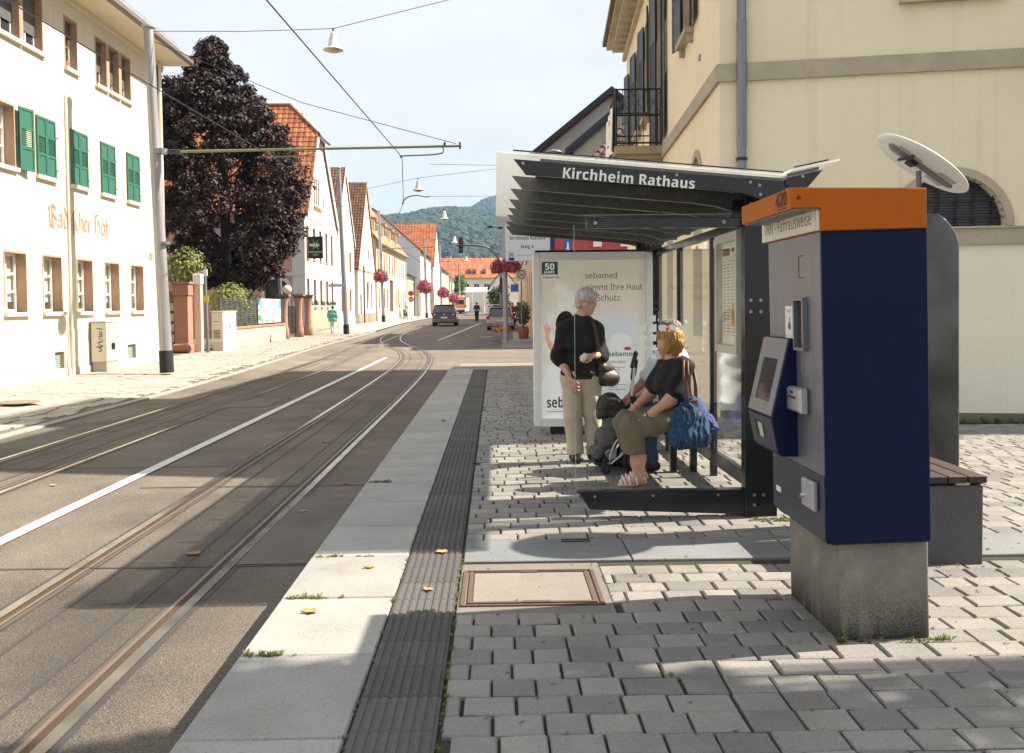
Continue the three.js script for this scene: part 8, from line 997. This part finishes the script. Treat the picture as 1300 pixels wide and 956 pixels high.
// --- shopping buggy between them
{
  const t = thing('folding_buggy', 'folding buggy with grey net seat and black grips between the women', 'buggy', [1.08, 0, 8.5]), D = 8.5, al = mat([0.50, 0.51, 0.52], 0.35, { metalness: 0.85 });
  const cloth = mat([0.014, 0.014, 0.015], 0.7), net = mat([0.26, 0.26, 0.25], 0.8, { map: tex(256, 0.16, (u, v) => { const a = Math.abs(((u + v) * 7) % 1 - 0.5), b = Math.abs((((u - v) * 7) % 1 + 1) % 1 - 0.5); return a < 0.09 || b < 0.09 ? 0.95 : 0.12; }), bumpMap: tex(128, 0.03, (u, v) => 0.5 + 0.5 * Math.sin(u * 12.566) * Math.sin(v * 12.566)), bumpScale: 0.004 });
  part(t, 'frame', [tube([[1.22, 0.94, D - 0.16], [1.20, 0.7, D - 0.16], [1.175, 0.42, D - 0.18], [1.12, 0.2, D - 0.2], [1.0, 0.09, D - 0.2]], 0.011, 30, 8), tube([[1.25, 0.84, D + 0.14], [1.21, 0.6, D + 0.15], [1.17, 0.4, D + 0.17], [1.1, 0.2, D + 0.2], [0.98, 0.09, D + 0.2]], 0.011, 30, 8), tube([[0.98, 0.09, D - 0.2], [1.06, 0.30, D - 0.2], [1.25, 0.36, D - 0.2], [1.20, 0.12, D - 0.2]], 0.010, 24, 8), tube([[1.0, 0.06, D - 0.22], [1.0, 0.06, D + 0.22]], 0.009, 4, 8), tube([[1.2, 0.10, D - 0.22], [1.2, 0.10, D + 0.22]], 0.009, 4, 8)], al);
  part(t, 'back_strut', [tube([[1.205, 0.70, D - 0.16], [1.20, 0.5, D - 0.05], [1.18, 0.36, D + 0.1]], 0.012, 12, 6), tube([[1.225, 0.62, D + 0.14], [1.19, 0.5, D], [1.17, 0.36, D - 0.14]], 0.012, 12, 6), rb(1.185, 1.235, 0.62, 0.69, D - 0.19, D - 0.13, 0.01), rb(1.16, 1.21, 0.4, 0.48, D - 0.19, D - 0.13, 0.01)], M.black);
  for (const [p, q] of [[[1.20, 0.95, D - 0.16], [1.235, 1.07, D - 0.165]], [[1.245, 0.82, D + 0.14], [1.265, 0.97, D + 0.14]], [[1.232, 0.87, D - 0.05], [1.25, 0.99, D - 0.05]]]) part(t, 'grip', flesh([[p, q, 0.018, 0.021]], 0.006, 0.01), M.black);
  part(t, 'hood', flesh([[[1.02, 0.60, D - 0.1], [1.02, 0.60, D + 0.1], 0.10], [[1.10, 0.50, D - 0.1], [1.10, 0.50, D + 0.1], 0.10], [[0.96, 0.50, D - 0.08], [0.96, 0.50, D + 0.08], 0.06]], 0.012, 0.06, [[[1.0, 0.50, 0], [0.25, -1, 0]]], rough(0.03, 14, 41)), cloth);
  part(t, 'net_seat', flesh([[[1.05, 0.46, D - 0.10], [1.05, 0.46, D + 0.10], 0.085], [[0.99, 0.30, D - 0.11], [0.99, 0.30, D + 0.11], 0.095], [[0.90, 0.17, D - 0.11], [0.90, 0.17, D + 0.11], 0.06]], 0.012, 0.07, [[[1.0, 0.52, 0], [-0.1, 1, 0]], [[0, 0.10, 0], [0, -1, 0]]], rough(0.035, 11, 51)), net);
  part(t, 'foot_plate', rb(0.86, 1.02, 0.075, 0.10, D - 0.17, D + 0.17, 0.01), cloth);
  for (const [x, d] of [[0.96, D - 0.22], [0.96, D + 0.22], [1.20, D - 0.23], [1.20, D + 0.23]]) { const r = x > 1.1 ? 0.115 : 0.07, w = part(t, 'wheel', new THREE.TorusGeometry(r - 0.016, 0.016, 8, 26).rotateY(x > 1.1 ? 0.5 : 0.9).translate(x, r, -d), M.rubber); part(w, 'hub', [new THREE.CylinderGeometry(r * 0.55, r * 0.55, 0.018, 14).rotateX(Math.PI / 2).rotateY(x > 1.1 ? 0.5 : 0.9).translate(x, r, -d)], mat([0.09, 0.09, 0.09], 0.6)); }
}
// --- far figures
function walker(label, x, d, y, turn, c, o = {}) {   // turn: heading, 0 = away from the camera along the street
  const t = thing('person', label, 'person', [x, y, d], o.group), f = [Math.sin(turn), 0, Math.cos(turn)], r = [Math.cos(turn), 0, -Math.sin(turn)], at = (a, h, b) => [x + r[0] * a + f[0] * b, y + h, d + r[2] * a + f[2] * b], sit = o.bike ? 1 : 0, st = sit ? 0.16 : 0.14;
  const hip = 0.86 + 0.10 * sit, lean = 0.22 * sit, torso = [[at(-0.1, hip, -0.02), at(0.1, hip, -0.02), 0.11], [at(-0.07, hip + 0.3, lean * 0.6), at(0.07, hip + 0.3, lean * 0.6), 0.12], [at(-0.14, hip + 0.5, lean), at(0.14, hip + 0.5, lean), 0.07]];
  const legs = sit ? [[at(-0.1, hip, 0), at(-0.1, 0.62, 0.35), 0.085, 0.06], [at(-0.1, 0.62, 0.35), at(-0.1, 0.22, 0.12), 0.055, 0.04], [at(0.1, hip, 0), at(0.1, 0.50, 0.25), 0.085, 0.06], [at(0.1, 0.5, 0.25), at(0.1, 0.10, 0.0), 0.055, 0.04]] : [[at(-0.09, hip, 0), at(-0.09, 0.46, st), 0.085, 0.06], [at(-0.09, 0.46, st), at(-0.09, 0.06, st * 1.1), 0.055, 0.04], [at(0.09, hip, 0), at(0.09, 0.47, -st * 0.3), 0.085, 0.06], [at(0.09, 0.47, -st * 0.3), at(0.09, 0.07, -st * 1.5), 0.055, 0.04]];
  const arms = sit ? [[at(-0.2, hip + 0.46, lean), at(-0.26, hip + 0.25, lean + 0.2), 0.05, 0.04], [at(-0.26, hip + 0.25, lean + 0.2), at(-0.24, hip + 0.14, lean + 0.42), 0.04, 0.03], [at(0.2, hip + 0.46, lean), at(0.26, hip + 0.25, lean + 0.2), 0.05, 0.04], [at(0.26, hip + 0.25, lean + 0.2), at(0.24, hip + 0.14, lean + 0.42), 0.04, 0.03]] : [[at(-0.2, hip + 0.47, 0), at(-0.25, hip + 0.2, -0.04), 0.05, 0.04], [at(-0.25, hip + 0.2, -0.04), at(-0.24, hip - 0.02, 0.06), 0.04, 0.03], [at(0.2, hip + 0.47, 0), at(0.25, hip + 0.2, -0.02), 0.05, 0.04], [at(0.25, hip + 0.2, -0.02), at(0.24, hip - 0.02, 0.08), 0.04, 0.03]];
  const hd = head(at(0, hip + 0.72, lean + 0.05), f, [0, 1, 0], 1), feet = legs.filter((_, i) => i % 2).map((l) => [l[1], ad(l[1], f, 0.12), 0.035, 0.03]), hands = arms.filter((_, i) => i % 2).flatMap((l) => hand(l[1], ad(l[1], l[0], -1), r, 1, 0.4));
  part(t, 'body', [flesh([...torso, ...legs, ...arms, ...feet, [at(0, hip + 0.5, lean), at(0, hip + 0.64, lean + 0.03), 0.06, 0.055]], 0.024, 0.05), flesh([...hd.pr], 0.01, 0.02), flesh(hands, 0.006, 0.008)], skinM([0.42, 0.22, 0.15]));
  part(t, 'hair', flesh([[hd.at(0, 0.045, -0.03), hd.at(0, 0.06, 0.01), 0.09, 0.078], [hd.at(0, 0, -0.06), hd.at(0, -0.05, -0.05), 0.06, 0.04]], 0.012, 0.03), mat(o.hair || [0.06, 0.04, 0.03], 0.8));
  part(t, 'top', flesh(grow([...torso, arms[0], arms[2]], o.loose || 0.02), 0.022, 0.05, [[[0, y + hip - (o.coat || 0.02), 0], [0, -1, 0]]]), mat(c[0], 0.85)); part(t, 'trousers', flesh(grow([torso[0], ...legs], 0.015), 0.022, 0.04, [[[0, y + hip + 0.03, 0], [0, 1, 0]], [[0, y + 0.08, 0], [0, -1, 0]]]), mat(c[1], 0.9)); part(t, 'shoes', flesh(grow(feet, 0.012), 0.014, 0.02), M.black);
  if (o.bike) {
    const b = thing('bicycle', o.bike, 'bicycle', [x, y, d]), bm = mat(o.bikeC || [0.02, 0.02, 0.025], 0.5), q = new THREE.Quaternion().setFromAxisAngle(new THREE.Vector3(0, 1, 0), -turn);
    for (const k of [-0.5, 0.55]) { const p = P3(at(0, 0.34, k)), w = part(b, 'wheel', new THREE.TorusGeometry(0.33, 0.022, 6, 28).rotateY(Math.PI / 2).applyQuaternion(q).translate(...p), M.rubber); const sp = []; for (let i = 0; i < 9; i++) { const a = i / 9 * 6.283; sp.push(tube([at(0, 0.34, k), at(0, 0.34 + 0.32 * Math.cos(a), k + 0.32 * Math.sin(a))], 0.003, 2, 4)); } part(w, 'spokes', sp, M.chrome); }
    part(b, 'frame', [tube([at(0, 0.34, -0.5), at(0, 0.32, 0), at(0, 0.86, -0.12)], 0.018, 12, 6), tube([at(0, 0.32, 0), at(0, 0.85, 0.40)], 0.02, 6, 6), tube([at(0, 0.8, -0.1), at(0, 0.82, 0.4)], 0.016, 6, 6), tube([at(0, 0.34, 0.55), at(0, 1.0, 0.36)], 0.018, 6, 6), tube([at(0, 0.34, -0.5), at(0, 0.8, -0.12)], 0.012, 6, 6)], bm); part(b, 'handlebar', tube([at(-0.27, 1.02, 0.28), at(-0.1, 1.06, 0.38), at(0.1, 1.06, 0.38), at(0.27, 1.02, 0.28)], 0.014, 12, 6), M.chrome); part(b, 'saddle', flesh([[at(0, 0.9, -0.2), at(0, 0.9, 0.02), 0.07, 0.03]], 0.015, 0.02), M.black);
    if (o.basket) part(b, 'basket', [bx(x - 0.15, x + 0.15, y + 0.75, y + 1.0, d - 0.62, d - 0.38)], mat(o.basket, 0.7));
  }
  return t;
}
walker('pedestrian in a loose turquoise shirt and white trousers on the left pavement', -10.0, 58, -0.10, 0, [[0.14, 0.40, 0.34], [0.62, 0.58, 0.55]], { loose: 0.05, coat: 0.12 });
walker('cyclist in pale shirt with green bag waiting at the left kerb', -9.75, 101, 0.15, 2.6, [[0.5, 0.36, 0.34], [0.05, 0.06, 0.10]], { bike: 'bicycle with a green bag at the far left kerb', basket: [0.05, 0.4, 0.05] });
walker('dark clothed cyclist riding away along the right side of the street', -1.75, 86, 0.03, 0, [[0.02, 0.025, 0.05], [0.02, 0.022, 0.03]], { bike: 'dark bicycle ridden away along the street' });
walker('person in red top standing by the shop front far right', 1.15, 66, 0.0, 3.0, [[0.3, 0.03, 0.03], [0.03, 0.035, 0.05]]);
walker('person in dark jacket standing by the far right house wall', 1.65, 72, 0.05, 2.2, [[0.03, 0.035, 0.06], [0.05, 0.05, 0.07]]);
scene.traverse((o) => { if (o.isMesh) o.castShadow = o.receiveShadow = true; });
renderer.render(scene, camera);
